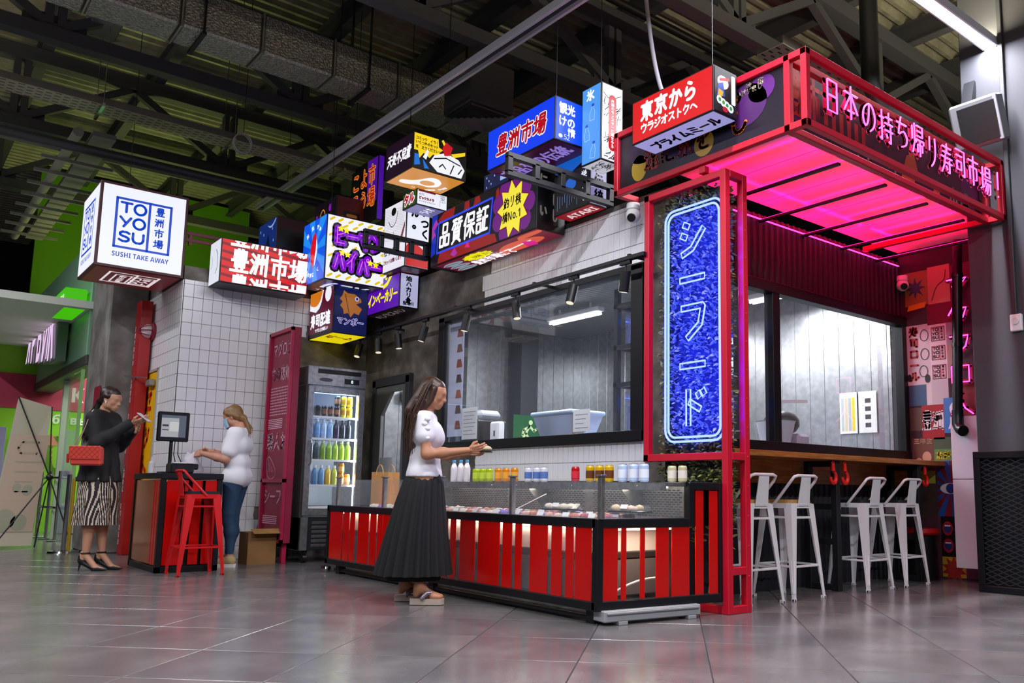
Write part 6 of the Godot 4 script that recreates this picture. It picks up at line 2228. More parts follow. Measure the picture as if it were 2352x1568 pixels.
	# blue market sign
	s = lightbox("bright blue sign with red characters outlined in white", 4.2, 4.6, 3.806, 4.203, 5.45, 6.482)
	p = panel(s, "left", "0a3cf0", 0.97)
	for ps in [[0.045, 0.005, "f4f0fa", 1.0], [0.026, 0.007, "b00c1c", 0.95]]:
		var mb := MB.new()
		ink_in(mb, s.left, "豊洲市場", 0.15, 0.1, Vector2(0.18, 0.19), ps[0], ps[1], PackedVector2Array(), false, 1.06, 0.12)
		printed(p, "lettering", mb, ps[2], ps[3])
	p = panel(s, "front", "1450f4", 0.97)
	var bw := MB.new()
	ink(bw, s.front, "観光", 0.04, 0.25, Vector2(0.085, 0.1), 0.015, 0.005)
	ink(bw, s.front, "けの", 0.04, 0.14, Vector2(0.085, 0.09), 0.015, 0.005)
	ink(bw, s.front, "情", 0.14, 0.06, Vector2(0.08, 0.08), 0.012, 0.005)
	latin(bw, s.front, "52", 0.1, 0.025, 0.045, 0.005, false)
	bw.disc2(s.front, Vector2(0.06, 0.045), 0.022, 0.018, 0.005)
	printed(p, "lettering", bw, "f2f4fc", 1.0)
	p = panel(s, "under", "3a0a34", 0.5)
	var lv := MB.new()
	ink(lv, s.under, "高品質の伝統", 0.05, 0.1, Vector2(0.14, 0.2), 0.024, 0.005)
	printed(p, "lettering", lv, "8d78d0", 0.85)

	# confetti box
	s = lightbox("small dark blue box sign with confetti dots on top of the long dark sign", 4.5, 4.8, 3.808, 3.99, 6.55, 7.0)
	p = panel(s, "left", "1a2458", 0.6)
	var cd := MB.new()
	for c in [[0.06, 0.14], [0.1, 0.1], [0.14, 0.06], [0.06, 0.04], [0.2, 0.13]]:
		cd.disc2(s.left, Vector2(c[0], c[1]), 0.008, 0.012, 0.005, 8)
	cd.rect2(s.left, 0.3, 0.05, 0.42, 0.1, 0.005)
	printed(p, "print", cd, "9fc0f4", 0.9)

	# ice sign
	s = lightbox("upright pale blue sign with bottles and the character for ice", 4.451, 4.7, 3.6, 4.295, 5.135, 5.392)
	p = panel(s, "left", "4f9af0", 0.97)
	var iw := MB.new()
	ink(iw, s.left, "氷", 0.07, 0.56, Vector2(0.1, 0.1), 0.018, 0.005)
	printed(p, "lettering", iw, "f2f8ff", 1.0)
	var il := MB.new()
	var ic := MB.new()
	for b in [[0.14, 0.38, 0.1], [0.08, 0.21, -0.05], [0.15, 0.04, 0.15]]:
		var bx: Transform3D = s.left * Transform3D(Basis(Vector3(0, 0, 1), -b[2]), Vector3(b[0], b[1], 0.0))
		il.ribbon(bx, v2([-0.03, 0.0, 0.03, 0.0, 0.03, 0.07, 0.015, 0.1, 0.015, 0.12, -0.015, 0.12, -0.015, 0.1, -0.03, 0.07, -0.03, 0.0]), 0.005, 0.005)
		for i in 5: il.disc2(bx, Vector2(-0.014 + 0.014 * (i % 3), 0.02 + 0.014 * i), 0.003, 0.003, 0.005, 6)
		ic.rect2(bx, -0.016, 0.12, 0.016, 0.145, 0.006)
	printed(p, "bottle_drawing", il, "a9d0fa", 1.0)
	printed(p, "bottle_caps", ic, "1450d0", 0.9)
	p = panel(s, "front", "eef0fa", 0.95)
	var im := MB.new()
	var rg := RandomNumberGenerator.new()
	rg.seed = 9
	for i in 60:
		var x := 0.02 + rg.randf() * 0.19
		var y := 0.02 + rg.randf() * 0.5
		im.ribbon(s.front, v2([x, y, clampf(x + rg.randf() * 0.05, 0.02, 0.235), clampf(y + rg.randf() * 0.06, 0.02, 0.62)]), 0.008, 0.004, false)
	im.ribbon(s.front, smooth(v2([0.02, 0.6, 0.1, 0.56, 0.22, 0.62]), 3), 0.006, 0.004)
	printed(p, "drawing", im, "14142a", 0.2)
	var ir := MB.new()
	ir.poly2(s.front, roundrect(0.08, 0.1, 0.165, 0.6, 0.04, 4), 0.006)
	printed(p, "banner", ir, "c40c10", 0.95)
	var iu := MB.new()
	ink(iu, s.front, "内側のモンスターに頭をやる", 0.106, 0.53, Vector2(0.032, 0.03), 0.006, 0.008, true, 1.12)
	printed(p, "lettering", iu, "f4ecf0", 1.0)
	p = panel(s, "under", "c9c9d2", 0.8)
	var id := MB.new()
	for i in 30:
		var x := 0.02 + rg.randf() * 0.2
		var y := 0.02 + rg.randf() * 0.18
		id.ribbon(s.under, smooth(v2([x, y, clampf(x + 0.03, 0.02, 0.24), clampf(y + 0.03 * rg.randf(), 0.02, 0.23), clampf(x + 0.05, 0.02, 0.24), y]), 2), 0.007, 0.004)
	printed(p, "drawing", id, "24222c", 0.2)

	# Tokyo sign on the canopy side
	s = lightbox("large red sign with white lettering on the canopy's side", 4.314, 4.57, 3.509, 3.858, 3.766, 4.606)
	p = panel(s, "left", "dc1418", 0.97)
	var tw := MB.new()
	ink_in(tw, s.left, "東京から", 0.1, 0.155, Vector2(0.135, 0.15), 0.026, 0.005, PackedVector2Array(), false, 1.12, 0.02)
	ink_in(tw, s.left, "ウラジオストクへ", 0.1, 0.06, Vector2(0.07, 0.075), 0.014, 0.005, PackedVector2Array(), false, 1.06, 0.02)
	printed(p, "lettering", tw, "f8f4f8", 1.0)
	p = panel(s, "front", "101018", 0.3)
	var tf := {"w": MB.new(), "b": MB.new(), "y": MB.new(), "r": MB.new(), "g": MB.new()}
	tf.w.poly2(s.front, roundrect(0.19, 0.1, 0.235, 0.32, 0.01, 2), 0.004)
	for i in 4:
		tf.w.disc2(s.front, Vector2(0.06 + i * 0.04, 0.1 - 0.012 * i), 0.032, 0.032, 0.005, 14)
		tf.g.disc2(s.front, Vector2(0.06 + i * 0.04, 0.1 - 0.012 * i), 0.015, 0.015, 0.007, 10)
	tf.b.poly2(s.front, v2([0.03, 0.12, 0.05, 0.22, 0.1, 0.24, 0.12, 0.14]), 0.004)
	tf.y.poly2(s.front, v2([0.04, 0.13, 0.05, 0.18, 0.1, 0.17, 0.09, 0.13]), 0.006)
	tf.r.poly2(s.front, v2([0.06, 0.26, 0.16, 0.29, 0.17, 0.27, 0.06, 0.24]), 0.006)
	tf.r.disc2(s.front, Vector2(0.12, 0.04), 0.03, 0.02, 0.006)
	tf.w.disc2(s.front, Vector2(0.1, 0.24), 0.06, 0.05, 0.0035, 20)
	printed(p, "print", tf.w, "f0f0f8", 0.95)
	printed(p, "print", tf.b, "1a58c8", 0.9)
	printed(p, "print", tf.y, "eab414", 0.9)
	printed(p, "print", tf.r, "c01a26", 0.9)
	printed(p, "print", tf.g, "2c9a4a", 0.9)
	p = panel(s, "under", "a9a6e6", 0.75)
	var tu := MB.new()
	ink(tu, s.under, "プライムミール", 0.1, 0.06, Vector2(0.09, 0.12), 0.022, 0.005)
	printed(p, "lettering", tu, "17141c", 0.15)

	# ladder brackets
	for k in [[8.06, 3.72, 4.48, 3.31, 3.52, "black ladder bracket reaching out beside the long dark sign"], [5.4, 3.68, 4.82, 3.33, 3.53, "black ladder bracket below the bright blue sign"]]:
		var t := thing("sign_bracket", k[5], "bracket")
		for h in [k[3] + 0.025, k[4] - 0.025]:
			var mb := MB.new()
			mb.bar(P(k[1], h, k[0]), P(k[2], h, k[0]), 0.05, 0.05, Vector3.UP, 0.004)
			part(t, "rail", mb, m_blackmetal)
		for i in 5:
			var v := lerpf(k[1] + 0.025, k[2] - 0.025, i / 4.0)
			var mb := MB.new()
			mb.bar(P(v, k[3] + 0.03, k[0]), P(v, k[4] - 0.03, k[0]), 0.05, 0.05, Vector3.FORWARD, 0.004)
			part(t, "rung", mb, m_blackmetal)
	# suspension wires
	var wl2 := [[3.9, 9.36, 4.02, "thin steel wire holding up the purple-lettered sign"], [4.12, 7.9, 4.6, "thin steel wire holding up the comic box sign"], [4.25, 5.5, 4.2, "thin steel wire holding up the bright blue sign"], [4.5, 5.2, 4.295, "thin steel wire holding up the pale blue upright sign"], [4.4, 3.85, 3.858, "thin steel wire holding up the large red sign"], [2.0, 10.6, 4.14, "thin steel wire holding up the white cube sign"]]
	for k in wl2:
		var mb := MB.new()
		mb.tube([P(k[0], k[2], k[1]), P(k[0], 6.98, k[1])], 0.004, 5)
		single("suspension_wire", mb, m_darksteel, k[3], "wire", "sign wires")
	# wire from the left bracket down to the lamp track
	var mb := MB.new()
	mb.tube([P(3.75, 3.31, 8.06), P(3.75, 3.34, 8.06)], 0.004, 5)

func _circle(o: Vector2, r: float, k := 16) -> PackedVector2Array:
	var p := PackedVector2Array()
	for i in k: p.append(o + Vector2(cos(TAU * i / k), sin(TAU * i / k)) * r)
	return p
func _squash(pts: PackedVector2Array, o: Vector2, s: Vector2) -> PackedVector2Array:
	for i in pts.size(): pts[i] = o + (pts[i] - o) * s
	return pts

# ---------------------------------------------------------------- left: neighbouring shop, pillar, till
func build_left_side():
	# concrete pillar
	var mb := MB.new()
	mb.span(2.125, 2.56, 0.0, 3.7, 11.75, 12.87, 0.02)
	single("concrete_pillar", mb, m_concrete, "bare grey concrete pillar behind the woman in black", "pillar")
	var rp := thing("red_notice", "dark red notice plate on the concrete pillar", "notice", "", P(2.12, 1.55, 12.2))
	var rx := face_left(0, 0, 0)
	var q := MB.new()
	q.plate(rx, v2([0, 0, 0.34, 0, 0.34, 0.5, 0, 0.5]), 0.0, 0.01)
	part(rp, "plate", q, hexmat("8c1030", 0.5))
	var q2 := MB.new()
	q2.rect2(rx, 0.05, 0.22, 0.29, 0.26, 0.012)
	q2.rect2(rx, 0.05, 0.14, 0.24, 0.17, 0.012)
	part(rp, "print", q2, hexmat("e8d4da", 0.6))
	# neighbouring shop: fascia, glass, interior
	var sh := thing("neighbour_shop", "lime green cosmetics shop front with lit pink letters at the far left", "shop front")
	var fb := MB.new()
	fb.span(2.12, 2.4, 2.56, 4.25, 13.05, 25.5, 0.01)
	part(sh, "fascia", fb, hexmat("8fbd9c", 0.4))
	var bm := MB.new()
	bm.span(2.1, 2.42, 2.42, 2.56, 12.9, 25.5, 0.01)
	part(sh, "beam", bm, hexmat("4c4a4c", 0.5))
	for k in [[12.95, 13.05], [17.6, 17.7], [15.1, 15.16]]:
		var p := MB.new()
		p.span(2.2, 2.3, 0.0, 2.42, k[0], k[1], 0.005)
		part(sh, "mullion", p, hexmat("b9c8b0", 0.4))
	for k in [[15.16, 17.6], [17.7, 25.0]]:
		var g := MB.new()
		g.quad(P(2.25, 0.02, k[0]), P(2.25, 0.02, k[1]), P(2.25, 2.42, k[1]), P(2.25, 2.42, k[0]), Vector3.LEFT)
		part(sh, "pane", g, glass_mat(0.05))
	var dr := MB.new()
	dr.box(P(2.12, 1.2, 13.6), Vector3(0.012, 2.35, 0.9))
	part(sh, "glass_door", dr, glass_mat(0.08, Color(0.7, 1.0, 0.7)))
	var de := MB.new()
	de.span(2.1, 2.14, 0.02, 2.38, 13.12, 13.16)
	part(sh, "door_edge", de, hexmat("9fcf8a", 0.3))
	# interior
	var iw := MB.new()
	iw.span(0.9, 8.0, 0.0, 3.2, 17.5, 17.6)
	var iwp := part(sh, "back_wall", iw, hexmat("7fc00c", 0.6))
	var ib := MB.new()
	ib.span(0.9, 8.0, 2.12, 2.72, 17.48, 17.5)
	part(iwp, "crimson_band", ib, hexmat("b0304c", 0.6))
	var ix := face_front(0, 0, 17.48)
	var it := MB.new()
	latin(it, ix, "К", 2.68, 2.28, 0.26, 0.004)
	latin(it, ix, "бовь", 2.42, 1.88, 0.17, 0.004, true, 1.0)
	part(iwp, "lettering", it, hexmat("f4f4f0", 0.6))
	var ia := MB.new()
	ia.ribbon(ix, smooth(v2([2.75, 1.0, 2.5, 1.05, 2.42, 1.2, 2.42, 1.55, 2.58, 1.62]), 4), 0.12, 0.004)
	ia.poly2(ix, v2([2.3, 1.5, 2.42, 1.72, 2.55, 1.5]), 0.005)
	part(iwp, "arrow", ia, hexmat("e01478", 0.6))
	var ifl := MB.new()
	ifl.span(0.9, 8.0, 3.2, 3.3, 13.0, 17.6)
	ifl.span(7.9, 8.0, 0.0, 3.2, 13.4, 17.5)
	part(sh, "shop_ceiling", ifl, hexmat("e8f0e0", 0.6))
	for k in [14.0, 15.3, 16.6]:
		var l := MB.new()
		l.span(2.6, 5.0, 3.17, 3.19, k - 0.05, k + 0.05)
		part(sh, "lamp_tube", l, hexmat("f6fff6", 0.5, 0.0, 5.0))
		area_light(sh, P(3.8, 3.16, k), Vector3.DOWN, Vector3(1, 0, 0), 0.1, 2.4, Color(0.97, 1.0, 0.95), 4.5)
	var cn := MB.new()
	cn.span(2.5, 4.2, 0.0, 0.5, 16.4, 16.9, 0.02)
	part(sh, "till_block", cn, hexmat("9aa09c", 0.5))
	var up := MB.new()
	up.span(2.05, 6.0, 3.9, 6.9, 18.9, 19.0)
	part(sh, "upper_wall", up, hexmat("5f9a06", 0.7))
	area_light(sh, P(3.2, 3.4, 15.6), Vector3(-0.2, 1, -0.3), Vector3(1, 0, 0), 1.0, 2.5, Color(0.95, 1.0, 0.6), 9.0)  # added uplight above the shop ceiling, no fitting; brightens the roof deck
	# lit letters
	var lx := face_left(2.08, 0, 0)
	var groups := [["ЕЛЫ", 20.9, 2.86, 0.62, 18.3, "pink letter on the left half of the shop sign"], ["ЯРВИК", 17.3, 2.86, 0.72, 14.35, "pink letter on the right half of the shop sign"]]
	var sg := thing("shop_sign", "pink and white lit letters on the neighbouring shop's fascia", "sign")
	for g in groups:
		var mbf := MB.new()
		var wdt := latin(mbf, lx, g[0], -g[1], g[2], g[3], 0.0, true, 1.0)
		var k: float = (g[1] - g[4]) / wdt
		var n := String(g[0]).length()
		for i in n:
			var cm := MB.new()
			var cw: float = (g[1] - g[4]) / n
			var x0: float = -g[1] + cw * i
			latin(cm, lx, g[0][i], x0 + 0.02, g[2] - 0.05 * i, g[3] + 0.05 * i, 0.16, true, 0.9 * cw / (g[3]))
			var o := part(sg, "letter", cm, hexmat("e9c4ee", 0.4, 0.0, 1.0))
			var bk := MB.new()
			bk.plate(lx, v2([x0 + 0.02, g[2] - 0.06 * i, x0 + cw * 0.98, g[2] - 0.06 * i, x0 + cw * 0.98, g[2] + g[3] + 0.02, x0 + 0.02, g[2] + g[3] + 0.02]), 0.0, 0.13)
			part(o, "letter_box", bk, hexmat("6d7f70", 0.5))
	var tl := MB.new()
	tl.plate(lx, v2([-17.75, 2.4, -17.6, 2.4, -17.45, 4.0, -17.6, 4.0]), 0.02, 0.2)
	part(sg, "stem", tl, hexmat("dcd4f4", 0.4, 0.0, 0.9))
	var tagb := MB.new()
	tagb.plate(lx, roundrect(-14.2, 3.2, -13.1, 3.48, 0.05, 3), 0.0, 0.25)
	var tg := part(sg, "green_tag", tagb, hexmat("4cc814", 0.4, 0.0, 0.8))
	var tx := MB.new()
	latin(tx, lx, "БЕАУТИ", -14.0, 3.27, 0.13, 0.255, true, 1.2)
	part(tg, "lettering", tx, hexmat("f0fff0", 0.4, 0.0, 0.9))

	# banner on crossed poles
	var bn := thing("banner_stand", "cream banner on a black crossed-pole stand, seen from behind", "banner stand")
	var bq := MB.new()
	var c0 := P(1.24, 0.03, 13.3); var c1 := P(1.74, 0.03, 13.3); var c2 := P(1.83, 1.86, 13.36); var c3 := P(1.44, 1.96, 13.3)
	for off in [0.0, 0.006]:
		bq.quad(c0 + Vector3(0, 0, off), c1 + Vector3(0, 0, off), c2 + Vector3(0, 0, off), c3 + Vector3(0, 0, off), Vector3(0, 0, -1.0 if off == 0.0 else 1.0))
	var cloth := hexmat("cfc8b0", 0.85).duplicate()
	cloth.backlight_enabled = true
	cloth.backlight = Color(0.4, 0.4, 0.33)
	var bp := part(bn, "cloth", bq, cloth)
	var pb := MB.new()
	var bx := Transform3D(Basis((c1 - c0).normalized(), (c3 - c0).normalized(), Vector3(0, 0, 1)), c0 + Vector3(0, 0, 0.008))
	pb.poly2(bx, v2([0.02, 0.18, 0.48, 0.18, 0.44, 1.45, 0.02, 1.45]), 0.0)
	part(bp, "print", pb, hexmat("c9b29c", 0.85))
	var pd := MB.new()
	pd.ribbon(bx, v2([0.34, 1.35, 0.16, 1.35, 0.12, 1.27, 0.16, 1.2, 0.34, 1.2]), 0.03, 0.002)
	for i in 4: pd.rect2(bx, 0.12 + 0.02 * i, 1.08 - i * 0.13, 0.42 - 0.03 * i, 1.1 - i * 0.13, 0.002)
	part(bp, "print", pd, hexmat("b5a592", 0.85))
	var pg := MB.new()
	for c in [[0.2, 0.75, 0.05], [0.32, 0.72, 0.06], [0.14, 0.33, 0.12], [0.3, 0.3, 0.09]]:
		pg.disc2(bx, Vector2(c[0], c[1]), c[2], c[2] * 1.2, 0.002)
	part(bp, "print", pg, hexmat("a8a890", 0.85))
	var hub := P(1.86, 0.92, 13.22)
	for e in [c3 + Vector3(0, 0, 0.02), c2 + Vector3(0, 0, 0.02), P(1.3, 0.03, 13.1), P(1.76, 0.01, 13.2), P(2.12, 0.1, 13.0)]:
		var p := MB.new()
		p.tube([hub, e], 0.009, 6)
		part(bn, "pole", p, m_black)
	var hb := MB.new()
	hb.ball(hub, Vector3(0.045, 0.045, 0.045), 10)
	part(bn, "hub", hb, m_black)

	# chrome queue post and rails
	var sp := thing("queue_post", "chrome queue post with a round base by the pillar", "post", "", P(1.93, 0.0, 12.2))
	var s1 := MB.new()
	s1.lathe(Vector3.ZERO, [Vector2(0.0, 0.035), Vector2(0.03, 0.03), Vector2(0.17, 0.022), Vector2(0.18, 0.0)], 24)
	part(sp, "base", s1, m_chrome)
	var s2 := MB.new()
	s2.tube([Vector3(0, 0.02, 0), Vector3(0, 0.95, 0)], 0.027, 12)
	part(sp, "pole", s2, m_chrome)
	var sy := MB.new()
	sy.tube([Vector3(0.06, 0.02, -0.05), Vector3(0.06, 0.9, -0.05)], 0.02, 10)
	part(sp, "yellow_pole", sy, hexmat("c9a020", 0.4))
	var rl := thing("entrance_rail", "chrome rail barrier with three posts in the shop entrance", "barrier")
	for k in [[2.11, 15.7], [2.16, 15.2], [2.19, 14.6]]:
		var p := MB.new()
		p.tube([P(k[0], 0.0, k[1]), P(k[0], 1.02, k[1])], 0.025, 10)
		part(rl, "post", p, m_chrome)
		var b := MB.new()
		b.span(k[0] - 0.1, k[0] + 0.1, 0.0, 0.02, k[1] - 0.06, k[1] + 0.06, 0.004)
		part(rl, "foot_plate", b, m_chrome)
	for h in [0.48, 0.92]:
		var p := MB.new()
		p.tube([P(2.11, h, 15.7), P(2.19, h, 14.6), P(2.9, h, 14.5)], 0.02, 8)
		part(rl, "rail", p, m_chrome)
	var pk := thing("shelf_stand", "dark display stand at the far left edge of the picture", "stand", "", P(1.2, 0.0, 15.5))
	part(pk, "screen_box", _box_mb(Vector3(0, 0.95, 0), Vector3(0.5, 0.4, 0.3), 0.01), m_black)
	part(pk, "foot", _box_mb(Vector3(0, 0.37, 0), Vector3(0.3, 0.74, 0.2), 0.01), hexmat("c8ccc4", 0.5))
	var pl := MB.new()
	pl.span(1.4, 1.7, 0.0, 1.75, 16.8, 17.2, 0.01)
	single("goods_stack", pl, hexmat("8a84a4", 0.6), "tall stack of purple-grey packages behind the banner", "packages")

# ---------------------------------------------------------------- back corner: till counter, door, board, fridge
func build_back_corner():
	# red lettered pole
	var rp := thing("sign_pole", "tall red square pole with white lettering beside the yellow door", "sign pole")
	var mb := MB.new()
	mb.span(2.4, 2.535, 0.0, 3.1, 11.4, 11.64, 0.006)
	part(rp, "pole", mb, hexmat("a80c12", 0.35))
	var px := face_left(2.4, 0.0, 11.64)
	var lt := MB.new()
	var y := 2.78
	for w in ["TOYOSU", "豊洲市場", "TOYOSU", "豊洲市場", "TOYOSU"]:
		for ch in w:
			if STROKES.has(ch): ink(lt, px, ch, 0.02, y - 0.06, Vector2(0.075, 0.07), 0.012, 0.003)
			else: latin(lt, px, ch, 0.03, y - 0.055, 0.06, 0.003)
			y -= 0.085
		y -= 0.12
	part(rp, "lettering", lt, hexmat("f0d8dc", 0.5))
	# yellow door
	var dr := Node3D.new()
	dr.name = "door_2"
	add_child(dr)
	tag(dr, "yellow door with large red characters in the side wall", "", "", "structure")
	var dl := MB.new()
	dl.span(2.56, 2.6, 0.01, 2.2, 11.0, 11.96, 0.003)
	part(dr, "door_leaf", dl, hexmat("f0b808", 0.35))
	var dx := face_left(2.56, 0.0, 11.96)
	var dt := MB.new()
	ink(dt, dx, "セット市", 0.42, 1.7, Vector2(0.34, 0.34), 0.06, 0.003, true, 1.25)
	part(dr, "lettering", dt, hexmat("d8380e", 0.45))
	var dh := MB.new()
	dh.tube([P(2.52, 1.05, 11.86), P(2.52, 1.05, 11.7)], 0.012, 8)
	dh.tube([P(2.56, 1.05, 11.86), P(2.52, 1.05, 11.86)], 0.012, 8)
	part(dr, "handle", dh, m_black)
	var fr := MB.new()
	fr.span(2.545, 2.6, 0.0, 2.23, 10.97, 11.0)
	fr.span(2.545, 2.6, 2.2, 2.23, 10.97, 11.98)
	fr.span(2.545, 2.6, 0.0, 2.23, 11.96, 11.985)
	part(dr, "door_frame", fr, hexmat("b9b7b0", 0.4, 0.3))
	var cl := MB.new()
	cl.span(2.49, 2.56, 2.02, 2.1, 11.1, 11.3, 0.01)
	part(dr, "closer", cl, hexmat("9a9894", 0.4, 0.5))
	var ca := MB.new()
	ca.bar(P(2.48, 2.12, 11.2), P(2.3, 2.15, 11.5), 0.02, 0.012)
	part(dr, "closer_arm", ca, m_steel)
	# bulkhead lamp
	var bl := thing("bulkhead_lamp", "red caged bulkhead lamp on the white tiles above the yellow door", "lamp", "", P(2.56, 2.72, 11.42))
	var b1 := MB.new()
	b1.lathe(Vector3(0, 0, 0), [Vector2(0.0, 0.0), Vector2(0.15, 0.0), Vector2(0.15, 0.03), Vector2(0.12, 0.045)], 20, Basis(Vector3.FORWARD, -PI / 2).scaled(Vector3(1, 0.75, 1)))
	part(bl, "base_ring", b1, hexmat("8c1432", 0.4))
	var b2 := MB.new()
	b2.ball(Vector3(-0.05, 0, 0), Vector3(0.1, 0.09, 0.12), 14)
	part(bl, "glass_bowl", b2, hexmat("e8d8dc", 0.25))
	for a in [0.0, PI / 3, -PI / 3, PI / 2]:
		var cg := MB.new()
		var pts := []
		for i in 9:
			var t := PI * i / 8.0
			var d := Vector3(0, cos(a), sin(a))
			pts.append(Vector3(-0.03 - sin(t) * 0.14, 0, 0) + d * cos(t) * Vector2(0.1 * cos(a), 0.135 * sin(a)).length())
		cg.tube(pts, 0.006, 6)
		part(bl, "cage_bar", cg, hexmat("8c1432", 0.4))
	# till counter
	var tc := thing("till_counter", "small till counter with a black frame and red and amber panels", "counter")
	var v0 := 2.18; var v1 := 2.75; var u0 := 8.93; var u1 := 10.02; var H := 0.955
	for k in [[v0, u0], [v1 - 0.05, u0], [v0, u1 - 0.05], [v1 - 0.05, u1 - 0.05]]:
		var p := MB.new()
		p.span(k[0], k[0] + 0.05, 0.0, H - 0.06, k[1], k[1] + 0.05, 0.004)
		part(tc, "post", p, m_blackmetal)
	var tp := MB.new()
	tp.span(v0 - 0.005, v1 + 0.005, H - 0.06, H, u0 - 0.005, u1 + 0.005, 0.005)
	part(tc, "top", tp, m_blackmetal)
	var bt := MB.new()
	bt.span(v0, v1, 0.0, 0.06, u0, u1, 0.004)
	part(tc, "bottom_rail", bt, m_blackmetal)
	for f in [[2.235, 2.38], [2.4, 2.43], [2.47, 2.56], [2.59, 2.7]]:
		var p := MB.new()
		p.span(f[0], f[1], 0.07, H - 0.07, u0 + 0.012, u0 + 0.02, 0.001)
		part(tc, "slat", p, m_red)
	var am := MB.new()
	am.span(v0 + 0.012, v0 + 0.02, 0.07, H - 0.07, u0 + 0.06, u1 - 0.06)
	part(tc, "amber_panel", am, hexmat("a0522c", 0.12))
	for i in 3:
		var p := MB.new()
		p.span(v0 + 0.006, v0 + 0.012, 0.07, H - 0.07, u0 + 0.09 + i * 0.09, u0 + 0.1 + i * 0.09 + 0.05 * (i % 2))
		part(tc, "amber_slat", p, hexmat("c0202a", 0.15))
	var led := MB.new()
	led.span(v0 + 0.06, v0 + 0.08, H - 0.085, H - 0.07, u0 + 0.08, u1 - 0.08)
	part(tc, "led_strip", led, hexmat("ffb060", 0.5, 0.0, 3.0))
	var inb := MB.new()
	inb.span(v0 + 0.12, v1 - 0.06, 0.06, H - 0.07, u0 + 0.1, u1 - 0.06)
	part(tc, "inner_box", inb, hexmat("2a0a0a", 0.6))
	# things on it
	var mo := thing("till_monitor", "black touch-screen till monitor with a grey window on screen", "monitor", "", P(2.42, H, 9.62))
	part(mo, "screen_case", _box_mb(Vector3(0.0, 0.49, 0), Vector3(0.31, 0.31, 0.04), 0.01), hexmat("0d0e12", 0.3))
	var sx := Transform3D(Basis.IDENTITY, Vector3(0, 0.49, 0.021))
	var sc := MB.new()
	sc.rect2(sx, -0.12, -0.11, 0.12, 0.12, 0.0)
	var scp := part(mo, "screen", sc, hexmat("5a6070", 0.3, 0.0, 0.8))
	var sw := MB.new()
	sw.rect2(sx, -0.12, -0.11, 0.05, 0.09, 0.001)
	part(scp, "window_print", sw, hexmat("a9abb0", 0.3, 0.0, 0.8))
	var sw2 := MB.new()
	sw2.rect2(sx, -0.04, -0.05, 0.05, 0.05, 0.002)
	part(scp, "window_print", sw2, hexmat("c8c8c8", 0.3, 0.0, 0.8))
	var sw3 := MB.new()
	sw3.rect2(sx, -0.11, 0.0, -0.05, 0.02, 0.002)
	sw3.rect2(sx, -0.11, -0.04, -0.05, -0.03, 0.002)
	part(scp, "window_print", sw3, hexmat("3a3e48", 0.3, 0.0, 0.6))
	var stn := MB.new()
	stn.tube([Vector3(0, 0.0, -0.03), Vector3(0, 0.4, -0.03)], 0.018, 8)
	part(mo, "stand", stn, m_black)
	part(mo, "foot", _box_mb(Vector3(0, 0.01, -0.03), Vector3(0.2, 0.02, 0.16), 0.004), m_black)
	for i in 2:
		var cb := MB.new()
		cb.tube([Vector3(0.03 + 0.03 * i, 0.35, 0), Vector3(0.02 + 0.04 * i, 0.2, 0.02), Vector3(0.06 + 0.08 * i, 0.03, 0.03)], 0.005, 6)
		part(mo, "cable", cb, m_black)
	var pr := thing("receipt_printer", "low black receipt printer and card reader on the till counter", "printer", "", P(2.42, H, 9.25))
	part(pr, "housing", _box_mb(Vector3(0, 0.05, 0), Vector3(0.22, 0.1, 0.2), 0.012), hexmat("15151a", 0.35))
	part(pr, "paper", _box_mb(Vector3(-0.02, 0.105, 0.02), Vector3(0.12, 0.01, 0.1), 0.0), m_white)
	part(pr, "lid", _box_mb(Vector3(0.1, 0.07, -0.04), Vector3(0.14, 0.06, 0.14), 0.01), hexmat("1d1e24", 0.3))
	var bo := thing("spray_bottle", "white plastic sanitiser bottle on the till counter's corner", "bottle", "", P(2.27, H, 9.75))
	var bb := MB.new()
	bb.lathe(Vector3.ZERO, [Vector2(0, 0), Vector2(0.03, 0.0), Vector2(0.032, 0.005), Vector2(0.032, 0.11), Vector2(0.012, 0.13), Vector2(0.012, 0.145), Vector2(0, 0.145)], 16)
	part(bo, "body", bb, m_white)
	var bc := MB.new()
	bc.lathe(Vector3(0, 0.145, 0), [Vector2(0.011, 0), Vector2(0.005, 0.03), Vector2(0, 0.03)], 10)
	part(bo, "nozzle", bc, m_white)
	make_stool("red_stool", P(2.46, 0, 8.66), -PI / 2, "c8181c", "red metal bar stool in front of the till counter", "", "1c1a1e")
	# leaning red menu board
	var rb := thing("menu_board", "tall dark red menu board with white characters next to the fridge", "board")
	var b3 := MB.new()
	b3.span(3.52, 3.6, 0.22, 2.62, 9.27, 9.98, 0.006)
	part(rb, "panel", b3, hexmat("8a0c36", 0.5))
	var fx := face_left(3.52, 0.22, 9.98)
	var fm := MB.new()
	for r in [[0.0, 0.0, 0.71, 0.04], [0.0, 2.36, 0.71, 2.4], [0.0, 0.0, 0.04, 2.4], [0.67, 0.0, 0.71, 2.4], [0.0, 0.66, 0.71, 0.7]]:
		fm.plate(fx, v2([r[0], r[1], r[2], r[1], r[2], r[3], r[0], r[3]]), 0.0, 0.03)
	part(rb, "frame", fm, hexmat("a3103f", 0.45))
	for k in [9.36, 9.9]:
		var p := MB.new()
		p.span(3.54, 3.59, 0.0, 0.22, k - 0.025, k + 0.025, 0.003)
		part(rb, "leg", p, hexmat("a3103f", 0.45))
	var wt := MB.new()
	ink(wt, fx, "マグロは", 0.1, 2.1, Vector2(0.13, 0.17), 0.02, 0.003)
	ink(wt, fx, "ちの信仰", 0.08, 1.82, Vector2(0.13, 0.17), 0.02, 0.003)
	ink(wt, fx, "職人お", 0.06, 1.02, Vector2(0.19, 0.2), 0.026, 0.003)
